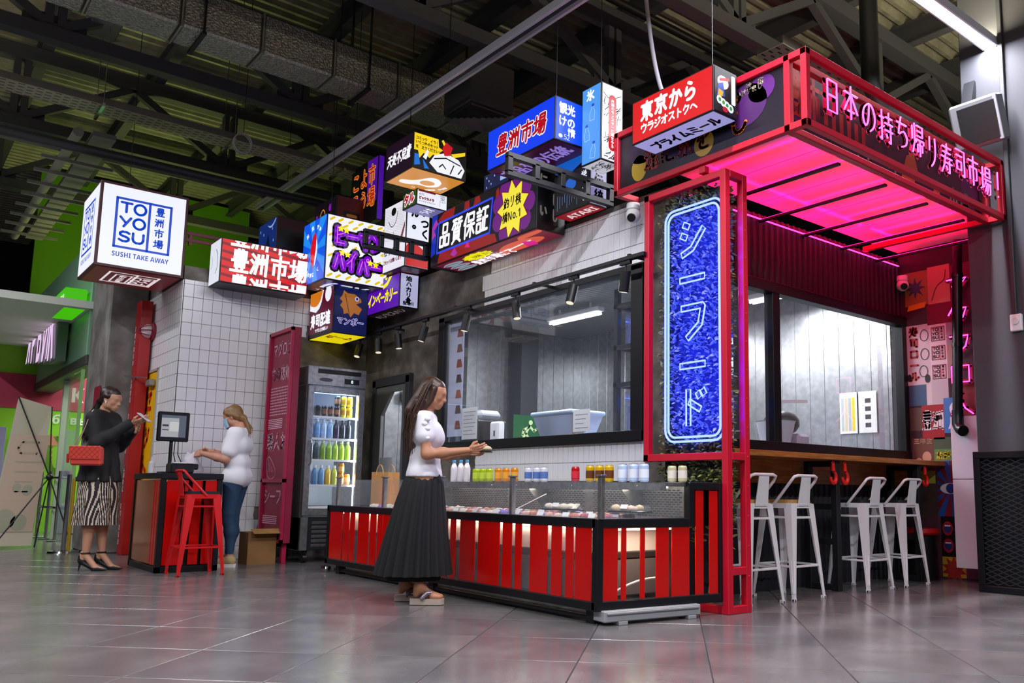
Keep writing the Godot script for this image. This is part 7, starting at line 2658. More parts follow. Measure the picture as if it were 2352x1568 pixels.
	ink(wt, fx, "シーフ", 0.08, 0.42, Vector2(0.16, 0.17), 0.02, 0.003)
	for i in 10:
		for j in 11:
			wt.rect2(fx, 0.09 + j * 0.048, 1.73 - i * 0.034, 0.09 + j * 0.048 + 0.034, 1.735 - i * 0.034 + 0.008, 0.003)
	for i in 6: wt.rect2(fx, 0.06, 1.27 + i * 0.02, 0.5, 1.28 + i * 0.02, 0.003)
	for i in 5: wt.rect2(fx, 0.06, 0.2 + i * 0.02, 0.5, 0.21 + i * 0.02, 0.003)
	wt.ribbon(fx, smooth(v2([0.08, 0.92, 0.16, 0.95, 0.3, 0.86, 0.38, 0.78, 0.34, 0.72, 0.2, 0.7, 0.1, 0.78, 0.08, 0.92]), 4), 0.012, 0.003)
	for i in 4: wt.ribbon(fx, v2([0.14 + i * 0.05, 0.92 - i * 0.04, 0.14 + i * 0.055, 0.78]), 0.008, 0.003)
	part(rb, "lettering", wt, hexmat("d9a3b8", 0.5))
	# cardboard box
	var cbx := thing("cardboard_box", "open brown cardboard box on the floor under the torn tiles", "box", "", P(3.34, 0.0, 9.52))
	var cm := hexmat("8a6236", 0.85)
	for k in [[Vector3(0, 0.17, 0.14), Vector3(0.3, 0.34, 0.005)], [Vector3(0, 0.17, -0.14), Vector3(0.3, 0.34, 0.005)], [Vector3(-0.15, 0.17, 0), Vector3(0.005, 0.34, 0.28)], [Vector3(0.15, 0.17, 0), Vector3(0.005, 0.34, 0.28)], [Vector3(0, 0.004, 0), Vector3(0.3, 0.006, 0.28)]]:
		part(cbx, "side", _box_mb(k[0], k[1]), cm)
	var fp := MB.new()
	fp.box(Vector3(0.02, 0.355, 0.19), Vector3(0.3, 0.005, 0.13), Basis(Vector3.RIGHT, 0.35))
	part(cbx, "flap", fp, hexmat("a07744", 0.85))
	var fp2 := MB.new()
	fp2.box(Vector3(0.2, 0.31, 0), Vector3(0.005, 0.12, 0.28), Basis(Vector3(0, 0, 1), 0.9))
	part(cbx, "flap", fp2, hexmat("a07744", 0.85))
	build_fridge()

func can_mesh() -> Array:
	var body := MB.new()
	body.lathe(Vector3.ZERO, [Vector2(0.022, 0.0), Vector2(0.027, 0.003), Vector2(0.033, 0.012), Vector2(0.033, 0.108), Vector2(0.027, 0.12)], 16)
	var top := MB.new()
	top.lathe(Vector3.ZERO, [Vector2(0.027, 0.12), Vector2(0.0275, 0.124), Vector2(0.025, 0.124), Vector2(0.024, 0.12), Vector2(0.0, 0.12)], 16)
	return [body.mesh(), top.mesh()]
func bottle_mesh() -> Array:
	var body := MB.new()
	body.lathe(Vector3.ZERO, [Vector2(0, 0.0), Vector2(0.03, 0.0), Vector2(0.034, 0.01), Vector2(0.034, 0.13), Vector2(0.03, 0.155), Vector2(0.017, 0.18), Vector2(0.015, 0.19), Vector2(0, 0.19)], 16, Basis.IDENTITY, false)
	var cap := MB.new()
	cap.lathe(Vector3.ZERO, [Vector2(0.0175, 0.188), Vector2(0.0175, 0.215), Vector2(0.015, 0.218), Vector2(0, 0.218)], 14)
	return [body.mesh(), cap.mesh()]

var drink_meshes := {}
func drink(kind: String, at: Vector3, body_hex: String, top_hex: String, label: String, group: String, band_hex := "", s := 1.0, called := "") -> Node3D:
	if drink_meshes.is_empty():
		drink_meshes["can"] = can_mesh()
		drink_meshes["bottle"] = bottle_mesh()
		var bd := MB.new()
		bd.lathe(Vector3.ZERO, [Vector2(0.0335, 0.03), Vector2(0.0338, 0.031), Vector2(0.0338, 0.085), Vector2(0.0335, 0.086)], 16)
		drink_meshes["band"] = bd.mesh()
	var nm: String = called if called != "" else ("drink_can" if kind == "can" else "drink_bottle")
	var t := thing(nm, label, "can" if kind == "can" else "bottle", group, at, at.x * 37.0 + at.z * 11.0)
	t.scale = Vector3.ONE * s
	var m: Array = drink_meshes[kind]
	part(t, "body", m[0], hexmat(body_hex, 0.25, 0.15))
	part(t, "lid" if kind == "can" else "cap", m[1], hexmat(top_hex, 0.3, 0.6 if kind == "can" else 0.0))
	if band_hex != "":
		part(t, "label_band", drink_meshes["band"], hexmat(band_hex, 0.35))
	return t

func build_fridge():
	var t := thing("drinks_fridge", "stainless steel fridge with a lit glass door full of drinks", "fridge")
	var v0 := 3.7; var v1 := 4.38; var u0 := 9.25; var u1 := 9.95
	var st: Material = m_steel
	var b := MB.new()
	b.span(v0, v0 + 0.04, 0.14, 2.2, u0 + 0.05, u1)
	part(t, "side_panel", b, st)
	var b2 := MB.new()
	b2.span(v1 - 0.04, v1, 0.14, 2.2, u0 + 0.05, u1)
	part(t, "side_panel", b2, st)
	var b3 := MB.new()
	b3.span(v0, v1, 0.14, 2.2, u1 - 0.03, u1)
	part(t, "back_panel", b3, hexmat("c9d2dc", 0.3))
	var tp := MB.new()
	tp.span(v0 - 0.01, v1 + 0.01, 1.98, 2.2, u0 - 0.01, u1, 0.006)
	var tpp := part(t, "top_panel", tp, st)
	var gr := MB.new()
	gr.span(v0 + 0.1, v1 - 0.06, 2.12, 2.17, u0 - 0.014, u0)
	part(tpp, "vent", gr, m_black)
	var dp := MB.new()
	dp.span(v1 - 0.26, v1 - 0.08, 2.02, 2.08, u0 - 0.016, u0)
	var dpp := part(tpp, "display", dp, m_black)
	var dz := MB.new()
	latin(dz, face_front(v1 - 0.18, 2.032, u0 - 0.016), "0", 0.0, 0.0, 0.035, 0.002)
	part(dpp, "digit", dz, hexmat("c8f0ff", 0.4, 0.0, 2.0))
	var lg := MB.new()
	lg.disc2(face_front(v0 + 0.2, 2.05, u0 - 0.01), Vector2.ZERO, 0.08, 0.022, 0.002, 20)
	part(tpp, "name_plate", lg, hexmat("4a4c50", 0.3, 0.6))
	# base with louvres and castors
	var bs := MB.new()
	bs.span(v0, v1, 0.14, 0.5, u0 + 0.02, u1 - 0.02, 0.004)
	var bsp := part(t, "base", bs, m_darksteel)
	var bsr := MB.new()
	bsr.span(v0, v0 + 0.08, 0.14, 0.5, u0, u0 + 0.02)
	part(bsp, "side_strip", bsr, st)
	for i in 6:
		var l := MB.new()
		l.box(P((v0 + v1) / 2 + 0.04, 0.19 + i * 0.05, u0 + 0.012), Vector3(0.5, 0.03, 0.012), Basis(Vector3.RIGHT, 0.6))
		part(bsp, "louvre", l, st)
	for k in [[v0 + 0.08, u0 + 0.08], [v1 - 0.08, u0 + 0.08], [v0 + 0.08, u1 - 0.08], [v1 - 0.08, u1 - 0.08]]:
		var c := MB.new()
		c.lathe(P(k[0] - 0.02, 0.05, k[1]), [Vector2(0, 0), Vector2(0.05, 0.0), Vector2(0.05, 0.04), Vector2(0, 0.04)], 14, Basis(Vector3.FORWARD, PI / 2))
		c.span(k[0] - 0.03, k[0] + 0.03, 0.1, 0.14, k[1] - 0.03, k[1] + 0.03)
		part(t, "castor", c, m_black)
	# door
	var d := MB.new()
	d.span(v0, v0 + 0.07, 0.52, 1.97, u0 - 0.02, u0 + 0.03, 0.006)
	d.span(v1 - 0.07, v1, 0.52, 1.97, u0 - 0.02, u0 + 0.03, 0.006)
	d.span(v0 + 0.07, v1 - 0.07, 1.9, 1.97, u0 - 0.02, u0 + 0.03, 0.006)
	d.span(v0 + 0.07, v1 - 0.07, 0.52, 0.6, u0 - 0.02, u0 + 0.03, 0.006)
	var dd := part(t, "door", d, st)
	var g := MB.new()
	g.quad(P(v0 + 0.07, 0.6, u0), P(v1 - 0.07, 0.6, u0), P(v1 - 0.07, 1.9, u0), P(v0 + 0.07, 1.9, u0), Vector3.BACK)
	part(dd, "pane", g, glass_mat(0.04))
	var hn := MB.new()
	hn.tube([P(v0 + 0.05, 1.36, u0 - 0.02), P(v0 + 0.05, 1.34, u0 - 0.06), P(v0 + 0.05, 1.1, u0 - 0.06), P(v0 + 0.05, 1.08, u0 - 0.02)], 0.012, 8)
	part(dd, "handle", hn, m_chrome)
	# inside
	for h in [0.62, 0.864, 1.148, 1.39, 1.64]:
		var s := MB.new()
		for i in 12:
			s.span(v0 + 0.05 + i * 0.052, v0 + 0.056 + i * 0.052, h - 0.006, h, u0 + 0.06, u1 - 0.05)
		s.span(v0 + 0.04, v1 - 0.04, h - 0.022, h, u0 + 0.055, u0 + 0.062)
		s.span(v0 + 0.04, v1 - 0.04, h - 0.012, h - 0.004, u0 + 0.35, u0 + 0.36)
		part(t, "shelf", s, m_white)
	var li := MB.new()
	li.span(v1 - 0.075, v1 - 0.06, 0.62, 1.9, u0 + 0.04, u0 + 0.05)
	part(t, "led_strip", li, hexmat("eef6ff", 0.5, 0.0, 6.0))
	area_light(t, P(v1 - 0.08, 1.26, u0 + 0.05), Vector3(-1, 0, -0.7), Vector3(0, 1, 0), 0.03, 1.25, Color(0.9, 0.96, 1.0), 0.5)
	var ti := MB.new()
	ti.span(v0 + 0.08, v1 - 0.08, 1.9, 1.915, u0 + 0.06, u0 + 0.1)
	part(t, "led_strip", ti, hexmat("8fb0ff", 0.5, 0.0, 4.0))
	area_light(t, P((v0 + v1) / 2, 1.895, u0 + 0.08), Vector3(0, -1, -0.3), Vector3(1, 0, 0), 0.04, 0.5, Color(0.6, 0.75, 1.0), 0.25)
	# drinks; y, kind, list of [offset, body, top, band]
	var rows := [
		[1.64, "can", [["1c1a1a", "8a8a8c", ""], ["1c1a1a", "8a8a8c", ""], ["2a201c", "8a8a8c", "7c4a2c"], ["2a201c", "8a8a8c", "7c4a2c"], ["2a201c", "9a9a9c", "8c5a34"], ["e6d414", "b9b9bb", "b9861c"], ["e6d414", "b9b9bb", "b9861c"]], "dark coffee and yellow cans on the fridge's top shelf"],
		[1.39, "bottle", [["27406e", "d8dce4", ""], ["6fa4d8", "e8ecf4", ""], ["a9c8ec", "e8ecf4", ""], ["8fb4e0", "e8ecf4", ""], ["3a2a4c", "55555c", ""], ["232a38", "3a3f4c", ""], ["232a38", "3a3f4c", ""]], "blue and dark bottles on the fridge's second shelf"],
		[1.148, "bottle", [["27303a", "8c939c", ""], ["3c4a52", "aab0b8", ""], ["7da028", "dfe6d8", ""], ["8db82c", "e4ecdc", ""], ["a4cc34", "e8efe0", ""], ["b0d63c", "e8efe0", ""], ["98bc38", "dfe6d8", ""]], "green bottles on the fridge's third shelf"],
		[0.864, "bottle", [["3c6a9c", "cfd8e2", ""], ["4c86bc", "dfe6ee", ""], ["5a94c8", "dfe6ee", ""], ["d8b02c", "e2e4e6", "7a2a3c"], ["b9c43c", "e6e8e6", ""]], "blue and yellow bottles on the fridge's fourth shelf"]]
	var words := {"1c1a1a": "black can", "2a201c": "dark brown coffee can", "e6d414": "yellow can", "27406e": "navy bottle", "6fa4d8": "sky blue bottle", "a9c8ec": "pale blue bottle", "8fb4e0": "light blue bottle", "3a2a4c": "purple bottle", "232a38": "dark slate bottle", "27303a": "charcoal bottle", "3c4a52": "grey bottle", "7da028": "olive green bottle", "8db82c": "green bottle", "a4cc34": "bright green bottle", "b0d63c": "lime bottle", "98bc38": "soft green bottle", "3c6a9c": "steel blue bottle", "4c86bc": "medium blue bottle", "5a94c8": "clear blue bottle", "d8b02c": "gold bottle with a dark label", "b9c43c": "yellow-green bottle"}
	var places := ["top", "second", "third", "fourth"]
	for r in rows.size():
		var row: Array = rows[r]
		var n: int = row[2].size()
		for i in n:
			var k: Array = row[2][i]
			var v := v0 + 0.1 + i * 0.076
			var s := 1.0
			drink(row[1], P(v, row[0], u0 + 0.115), k[0], k[1], "%s on the fridge's %s shelf" % [words[k[0]], places[r]], row[3], k[2], s)
			if r == 0 and i >= 4:
				drink("can", P(v, row[0] + 0.1245, u0 + 0.115), k[0], k[1], "%s stacked on another on the fridge's top shelf" % words[k[0]], row[3], k[2])
	for i in 3:
		drink("can", P(v0 + 0.49 + (i % 2) * 0.074, 0.864 + (i / 2) * 0.1245, u0 + 0.115), "e88a1c", "c0c0c2", "orange can on the fridge's fourth shelf" if i < 2 else "orange can stacked on another on the fridge's fourth shelf", "orange cans in the fridge", "f0c070")

# ---------------------------------------------------------------- right edge: posters, neon, pipe, mesh
func build_right_side():
	var wall := get_node("wall_poster") as Node3D
	var px := face_left(8.36, 0.0, 4.66)   # x = 4.66 - u
	# x0, y0, x1, y1 in metres on the wall, colour
	var sheets := [[0.06, 2.83, 0.32, 3.2, "8f7a3c"], [0.32, 2.8, 0.56, 3.22, "b98a6c"], [0.06, 2.62, 0.3, 2.83, "3c3030"], [0.3, 2.6, 0.6, 2.82, "6d1630"], [0.05, 1.98, 0.32, 2.62, "c9bcc4"], [0.32, 2.02, 0.5, 2.6, "d8ccd2"], [0.5, 2.36, 0.64, 2.6, "9a9298"], [0.07, 1.76, 0.26, 1.98, "3c5a7c"], [0.26, 1.72, 0.32, 1.98, "d0c8cc"], [0.32, 1.76, 0.5, 2.02, "bdb6bc"], [0.2, 1.4, 0.44, 1.76, "a01820"], [0.44, 1.46, 0.62, 1.82, "3f7cc0"], [0.07, 1.5, 0.2, 1.74, "5c4236"], [0.08, 1.08, 0.32, 1.42, "6d4434"], [0.32, 1.3, 0.6, 1.42, "4a5c44"], [0.32, 1.18, 0.6, 1.3, "5c8a4c"], [0.32, 1.05, 0.44, 1.18, "b0343c"], [0.08, 0.95, 0.32, 1.08, "b0a83c"], [0.34, 0.62, 0.62, 1.18, "7c1420"], [0.36, 0.22, 0.62, 0.62, "0d0c10"], [0.36, 0.02, 0.6, 0.22, "c8a02c"], [0.08, 0.62, 0.34, 0.95, "4a3a34"], [0.1, 0.02, 0.36, 0.62, "5a3440"], [0.5, 2.02, 0.64, 2.36, "a8847c"], [0.6, 0.02, 0.85, 0.4, "8a5a7c"], [0.56, 2.6, 0.8, 3.2, "5c2038"], [0.62, 1.4, 0.85, 2.0, "93202c"], [0.64, 2.0, 0.85, 2.6, "4a2030"]]
	var nodes := []
	var i := 0
	for s in sheets:
		var mb := MB.new()
		mb.plate(px, v2([s[0], s[1], s[2], s[1], s[2], s[3], s[0], s[3]]), 0.0, 0.0012 + 0.0006 * (i % 4))
		nodes.append(part(wall, "poster", mb, hexmat(s[4], 0.45)))
		i += 1
	var z := 0.005
	var pr := func(n: int, mb: MB, c: String): part(nodes[n], "print", mb, hexmat(c, 0.45))
	var mb := MB.new()
	mb.poly2(px, star(Vector2(0.18, 3.02), 0.12, 8, 0.4), z)
	pr.call(0, mb, "35506c")
	mb = MB.new()
	mb.ribbon(px, smooth(v2([0.36, 2.86, 0.42, 3.0, 0.5, 3.06, 0.52, 3.16]), 4), 0.01, z)
	pr.call(1, mb, "6a4030")
	mb = MB.new()
	mb.poly2(px, v2([0.08, 2.78, 0.28, 2.8, 0.3, 2.86, 0.1, 2.84]), z)
	pr.call(2, mb, "d0a81c")
	mb = MB.new()
	ink(mb, px, "寿司ロール", 0.09, 2.5, Vector2(0.1, 0.1), 0.022, z, true, 1.2)
	pr.call(4, mb, "a81018")
	mb = MB.new()
	for c in [[0.26, 2.5], [0.26, 2.3], [0.24, 2.12]]:
		var rr := PackedVector2Array()
		for k in 13: rr.append(Vector2(c[0] + cos(TAU * k / 12) * 0.045, c[1] + sin(TAU * k / 12) * 0.06))
		mb.ribbon(px, rr, 0.007, z)
	mb.disc2(px, Vector2(0.28, 2.04), 0.03, 0.045, z)
	mb.disc2(px, Vector2(0.08, 2.06), 0.025, 0.04, z)
	pr.call(4, mb, "18161a")
	mb = MB.new()
	for k in 3: brand(mb, px, 0.34, 2.0 + k * 0.2, 0.14, 0.008, z, false)
	pr.call(5, mb, "8a2030")
	mb = MB.new()
	ink(mb, px, "豊洲", 0.2, 1.5, Vector2(0.12, 0.2), 0.026, z, false, 1.02)
	pr.call(10, mb, "e6dce0")
	mb = MB.new()
	mb.poly2(px, smooth(v2([0.48, 1.5, 0.52, 1.62, 0.5, 1.72, 0.56, 1.78, 0.6, 1.66, 0.56, 1.54, 0.48, 1.5]), 3), z)
	pr.call(11, mb, "dfe6f0")
	mb = MB.new()
	ink(mb, px, "三年生", 0.1, 1.36, Vector2(0.065, 0.055), 0.01, z)
	mb.disc2(px, Vector2(0.24, 1.22), 0.05, 0.06, z)
	mb.disc2(px, Vector2(0.15, 1.16), 0.045, 0.055, z)
	pr.call(13, mb, "c39a80")
	mb = MB.new()
	ink(mb, px, "友好の", 0.34, 1.2, Vector2(0.075, 0.08), 0.016, z)
	pr.call(15, mb, "d8c81c")
	mb = MB.new()
	for k in 12:
		var a := TAU * k / 12
		var a2 := TAU * (k + 0.5) / 12
		shape(mb, px, PackedVector2Array([Vector2(0.48, 0.9), Vector2(0.48, 0.9) + Vector2(cos(a), sin(a)) * 0.6, Vector2(0.48, 0.9) + Vector2(cos(a2), sin(a2)) * 0.6]), z, v2([0.34, 0.62, 0.62, 0.62, 0.62, 1.18, 0.34, 1.18]))
	pr.call(18, mb, "1f4a9c")
	mb = MB.new()
	mb.disc2(px, Vector2(0.48, 0.9), 0.11, 0.055, z + 0.001, 20)
	pr.call(18, mb, "dcdce0")
	mb = MB.new()
	mb.disc2(px, Vector2(0.48, 0.9), 0.05, 0.05, z + 0.002, 18)
	pr.call(18, mb, "1c3c8c")
	for c in [[0.43, 0.5], [0.57, 0.5], [0.43, 0.33], [0.57, 0.33]]:
		mb = MB.new()
		mb.disc2(px, Vector2(c[0], c[1]), 0.055, 0.07, z, 18)
		pr.call(19, mb, "b0101c")
		mb = MB.new()
		mb.disc2(px, Vector2(c[0], c[1]), 0.04, 0.045, z + 0.001, 18)
		pr.call(19, mb, "1c3478")
		mb = MB.new()
		mb.rect2(px, c[0] - 0.03, c[1] + 0.02, c[0] + 0.03, c[1] + 0.035, z + 0.002)
		pr.call(19, mb, "e4e0e0")
	mb = MB.new()
	mb.poly2(px, star(Vector2(0.48, 0.1), 0.13, 10, 0.6), z)
	pr.call(20, mb, "a02820")
	# upright pink neon on the poster wall
	var nz := thing("wall_neon", "upright pink neon characters on the poster wall behind the black pipe", "neon sign")
	var nx := face_left(8.3, 0.0, 4.14)
	i = 0
	for ch in "マクフロ人":
		var y := 2.82 - i * 0.3
		var bk := MB.new()
		for s in glyph(ch):
			var pts := PackedVector2Array()
			for p in s: pts.append(Vector2(0.02 + p.x * 0.26, y + p.y * 0.25))
			bk.ribbon(nx, pts, 0.05, 0.0)
		var lt := part(nz, "letter", bk, hexmat("8c0c2c", 0.3))
		var tb := MB.new()
		ink_tubes(tb, nx, ch, 0.02, y, Vector2(0.26, 0.25), 0.008, 0.025)
		part(lt, "neon_tube", tb, hexmat("ff4ac8", 0.5, 0.0, 3.0))
		i += 1
	for h in [1.7, 3.0]:
		var st := MB.new()
		st.span(8.3, 8.36, h, h + 0.02, 3.98, 4.0)
		part(nz, "standoff", st, m_black)
	# pink strip on the ceiling edge near the pipe
	# black drain pipe with an elbow into the white panel
	var pp := thing("drain_pipe", "black vertical pipe with an elbow at its foot on the poster wall", "pipe")
	var pm := MB.new()
	pm.tube([P(8.08, 3.36, 3.87), P(8.08, 1.62, 3.94)], 0.048, 14)
	part(pp, "pipe", pm, hexmat("141418", 0.3))
	for h in [3.0, 2.3, 1.64]:
		var c := MB.new()
		c.lathe(P(8.08, h, 3.87 + (3.36 - h) * 0.04), [Vector2(0.05, -0.02), Vector2(0.055, -0.02), Vector2(0.055, 0.02), Vector2(0.05, 0.02)], 16)
		part(pp, "collar", c, hexmat("141418", 0.3))
	var el := MB.new()
	el.tube([P(8.08, 1.64, 3.94), P(8.075, 1.52, 3.94), P(8.06, 1.47, 3.91), P(8.03, 1.45, 3.87)], 0.055, 14)
	part(pp, "elbow", el, hexmat("141418", 0.3))
	var wp := thing("white_panel", "tall white service panel below the black pipe", "panel")
	for k in [[0.14, 0.985], [0.99, 1.6]]:
		var q := MB.new()
		q.span(8.1, 8.16, k[0], k[1], 3.74, 4.03, 0.004)
		part(wp, "cover", q, hexmat("dedbe6", 0.45))
	var wb := MB.new()
	wb.span(8.16, 8.36, 0.3, 0.36, 3.85, 3.9)
	wb.span(8.16, 8.36, 1.3, 1.36, 3.85, 3.9)
	part(wp, "bracket", wb, m_darksteel)
	# expanded-metal screen at the right
	var ms := thing("mesh_screen", "black framed expanded-metal screen at the right edge", "screen")
	var v := 7.5
	for k in [[0.0, 0.06, 1.4, 3.54], [1.16, 1.22, 1.4, 3.54]]:
		var q := MB.new()
		q.span(v, v + 0.05, k[0], k[1], k[2], k[3], 0.004)
		part(ms, "rail", q, m_blackmetal)
	for u in [3.48, 2.44, 1.4]:
		var q := MB.new()
		q.span(v, v + 0.05, 0.06, 1.16, u, u + 0.06, 0.004)
		part(ms, "post", q, m_blackmetal)
	var ex := MB.new()
	var dw := 0.05
	var dh := 0.022
	for r in 50:
		var y := 0.07 + r * dh
		var n := 40
		for c in n:
			var u := 3.48 - c * dw
			var a := (r + c) % 2
			ex.bar(P(v + 0.02, y + (dh if a else 0.0), u), P(v + 0.028, y + (0.0 if a else dh), u - dw), 0.003, 0.006)
	var eo := part(ms, "expanded_metal", ex, hexmat("3a3d42", 0.4, 0.5))
	eo.set_meta("kind", "stuff")
	var bkp := MB.new()
	bkp.span(v + 0.06, v + 0.07, 0.05, 1.17, 1.4, 3.53)
	part(ms, "backing", bkp, m_black)
	# thermostat and conduit
	var th := thing("wall_dial", "small white dial box on the dark grey wall", "thermostat", "", P(7.62, 2.35, 3.14))
	part(th, "housing", _box_mb(Vector3(-0.02, 0, 0), Vector3(0.04, 0.15, 0.1), 0.006), m_white)
	var dl := MB.new()
	dl.lathe(Vector3(-0.04, 0.01, 0), [Vector2(0.0, 0.015), Vector2(0.03, 0.015), Vector2(0.033, 0.0)], 18, Basis(Vector3(0, 0, 1), PI / 2))
	part(th, "dial", dl, hexmat("d6d6d8", 0.4))
	var cn := MB.new()
	cn.span(7.585, 7.62, 2.43, 6.9, 3.13, 3.17, 0.004)
	single("conduit", cn, hexmat("34353b", 0.5), "flat cable conduit rising from the white dial box", "conduit")
	# grey heater with a white-edged screen, tilted, and its bracket
	var ht := thing("air_heater", "grey angled air heater with a dark front grille at the upper right", "heater")
	var bs := Basis(Vector3(0, 0, 1), 0.35)
	var o := P(7.42, 4.2, 3.3)
	var h1 := MB.new()
	h1.box(o, Vector3(0.16, 0.42, 0.44), bs, 0.02)
	part(ht, "housing", h1, hexmat("6d6f74", 0.5))
	var h2 := MB.new()
	h2.box(o + bs * Vector3(-0.085, -0.01, 0.03), Vector3(0.01, 0.34, 0.34), bs)
	part(ht, "grille", h2, m_black)
	var h3 := MB.new()
	h3.box(o + bs * Vector3(-0.08, 0.0, 0.205), Vector3(0.02, 0.4, 0.035), bs, 0.004)
	part(ht, "edge_strip", h3, hexmat("9c9ea4", 0.5))
	var h4 := MB.new()
	h4.bar(P(7.5, 4.35, 3.45), P(7.62, 4.7, 3.45), 0.1, 0.06)
	part(ht, "bracket", h4, m_darksteel)
	var dtc := MB.new()
	dtc.tube([P(7.3, 6.9, 4.3), P(7.3, 4.9, 4.3), P(7.35, 4.6, 4.2), P(7.4, 4.4, 3.9)], 0.09, 12)
	single("black_hose", dtc, m_black, "black flexible duct dropping behind the canopy's right end", "duct")
	# roof detector and fittings at the upper right
	var sd := MB.new()
	sd.lathe(P(6.9, 6.62, 5.5), [Vector2(0, -0.06), Vector2(0.06, -0.06), Vector2(0.09, 0.0), Vector2(0.09, 0.08)], 16)
	single("smoke_detector", sd, hexmat("b9b4a8", 0.5), "round pale smoke detector on the purlin above the canopy", "detector")

# ---------------------------------------------------------------- goods on the counter, small things
func build_small_things():
	# drinks on the steel shelf, from left to right
	var sh := 0.899
	var v := 4.28
	var rows := [["bottle", [7.03, 6.91, 6.8], "efe8ee", "5aa4d0", "7c2a62", "white and purple bottle with a blue cap on the steel shelf", 0.95], ["can", [6.64, 6.53, 6.42], "b4cc20", "c8cac4", "c4d848", "lime green can on the steel shelf", 1.0], ["can", [6.28, 6.16, 6.03], "e88c10", "c8cac4", "f0a83c", "orange can on the steel shelf", 1.0], ["can", [5.83, 5.71, 5.61], "e4e8f0", "c8cac4", "5a78b8", "white can with a blue pattern on the steel shelf", 1.0], ["can", [5.2], "c8101c", "c8cac4", "d8303c", "single red can standing alone on the steel shelf", 1.0], ["can", [5.02, 4.91, 4.8], "e2b40c", "c8cac4", "6a3c1c", "yellow can with a brown picture on the steel shelf", 1.05], ["can", [4.65, 4.53, 4.42], "c3d8f2", "c8cac4", "e8eef8", "pale blue can on the steel shelf", 1.1], ["can", [4.14, 4.04], "d8cfa8", "3a5a44", "ece6d8", "cream can with a dark green top on the shelf's right end", 0.95]]
	for r in rows:
		for n in r[1].size():
			var u: float = r[1][n]
			drink(r[0], P(v, sh, u), r[2], r[3], r[5] if r[1].size() == 1 else String(r[5]) + ", " + ["leftmost of its kind", "middle of its kind", "rightmost of its kind"][n if r[1].size() == 3 else n * 2], "drinks on the steel shelf" if r[1].size() > 1 else "", r[4], r[6])
	# sushi trays on the counter deck
	var rng := RandomNumberGenerator.new()
	rng.seed = 31
	var foods := ["d8a07c", "e6c8b0", "c86a44", "b4485c", "e8dcc8", "a8643c", "d47a54", "7a5ac0"]
	var k := 0
	var spots := []
	for i in 13: spots.append([3.78, 4.34 + i * 0.285])
	for i in 12: spots.append([4.06, 4.42 + i * 0.285])
	for s in spots:
		if s[1] > 7.55 and s[0] < 4.2: continue
		var where := "front" if s[0] < 3.9 else "back"
		sushi_tray(P(s[0], 0.631, s[1]), rng, foods, "black sushi tray with a white price label in the counter's %s row" % where, "sushi trays in the %s row" % where)
	sushi_tray(P(3.95, 0.69, 4.95), rng, ["eadfc8", "e6c8a0", "e8d8b8"], "black tray of pale rolls stacked on top of the others mid counter", "")
	sushi_tray(P(4.05, 0.69, 4.32), rng, ["e0c090", "e8c8b8"], "black tray stacked on top of the others by the counter's raised end", "")
	var tg := thing("serving_tongs", "white serving spatula standing among the trays by the bracket", "utensil")
	var tm := MB.new()
	tm.bar(P(4.0, 0.65, 5.7), P(4.2, 0.78, 5.55), 0.02, 0.006)
	part(tg, "handle", tm, m_white)
	var tm2 := MB.new()
	tm2.bar(P(4.2, 0.78, 5.55), P(4.24, 0.805, 5.52), 0.035, 0.006)
	part(tg, "blade", tm2, m_white)
	# paper bag on the counter
	var pb := thing("paper_bag", "brown paper carrier bag standing on the counter behind the customer", "bag", "", P(3.95, 0.631, 7.78))
	pb.rotation.y = 0.25
	var a := MB.new()
	var w := 0.12
	var d := 0.075
	var H := 0.36
	a.quad(Vector3(-d, 0, -w), Vector3(-d, 0, w), Vector3(-d, H, w), Vector3(-d, H, -w), Vector3.LEFT)
	a.quad(Vector3(d, 0, -w), Vector3(d, 0, w), Vector3(d, H, w), Vector3(d, H, -w), Vector3.RIGHT)
	for sg in [-1.0, 1.0]:
		a.quad(Vector3(-d, 0, sg * w), Vector3(0, 0, sg * w), Vector3(0, H, sg * (w - 0.035)), Vector3(-d, H, sg * w), Vector3(0, 0, sg))
		a.quad(Vector3(d, 0, sg * w), Vector3(0, 0, sg * w), Vector3(0, H, sg * (w - 0.035)), Vector3(d, H, sg * w), Vector3(0, 0, sg))
	a.quad(Vector3(-d, 0, -w), Vector3(d, 0, -w), Vector3(d, 0, w), Vector3(-d, 0, w), Vector3.DOWN)
	part(pb, "body", a, hexmat("c08a50", 0.8))
	for x in [-d, d]:
		var hd := MB.new()
		var pts := []
		for i in 11:
			var t := PI * i / 10.0
			pts.append(Vector3(x, H - 0.03 + sin(t) * 0.1, cos(t) * 0.05))
		hd.tube(pts, 0.005, 6)
		part(pb, "handle", hd, hexmat("d0a068", 0.8))

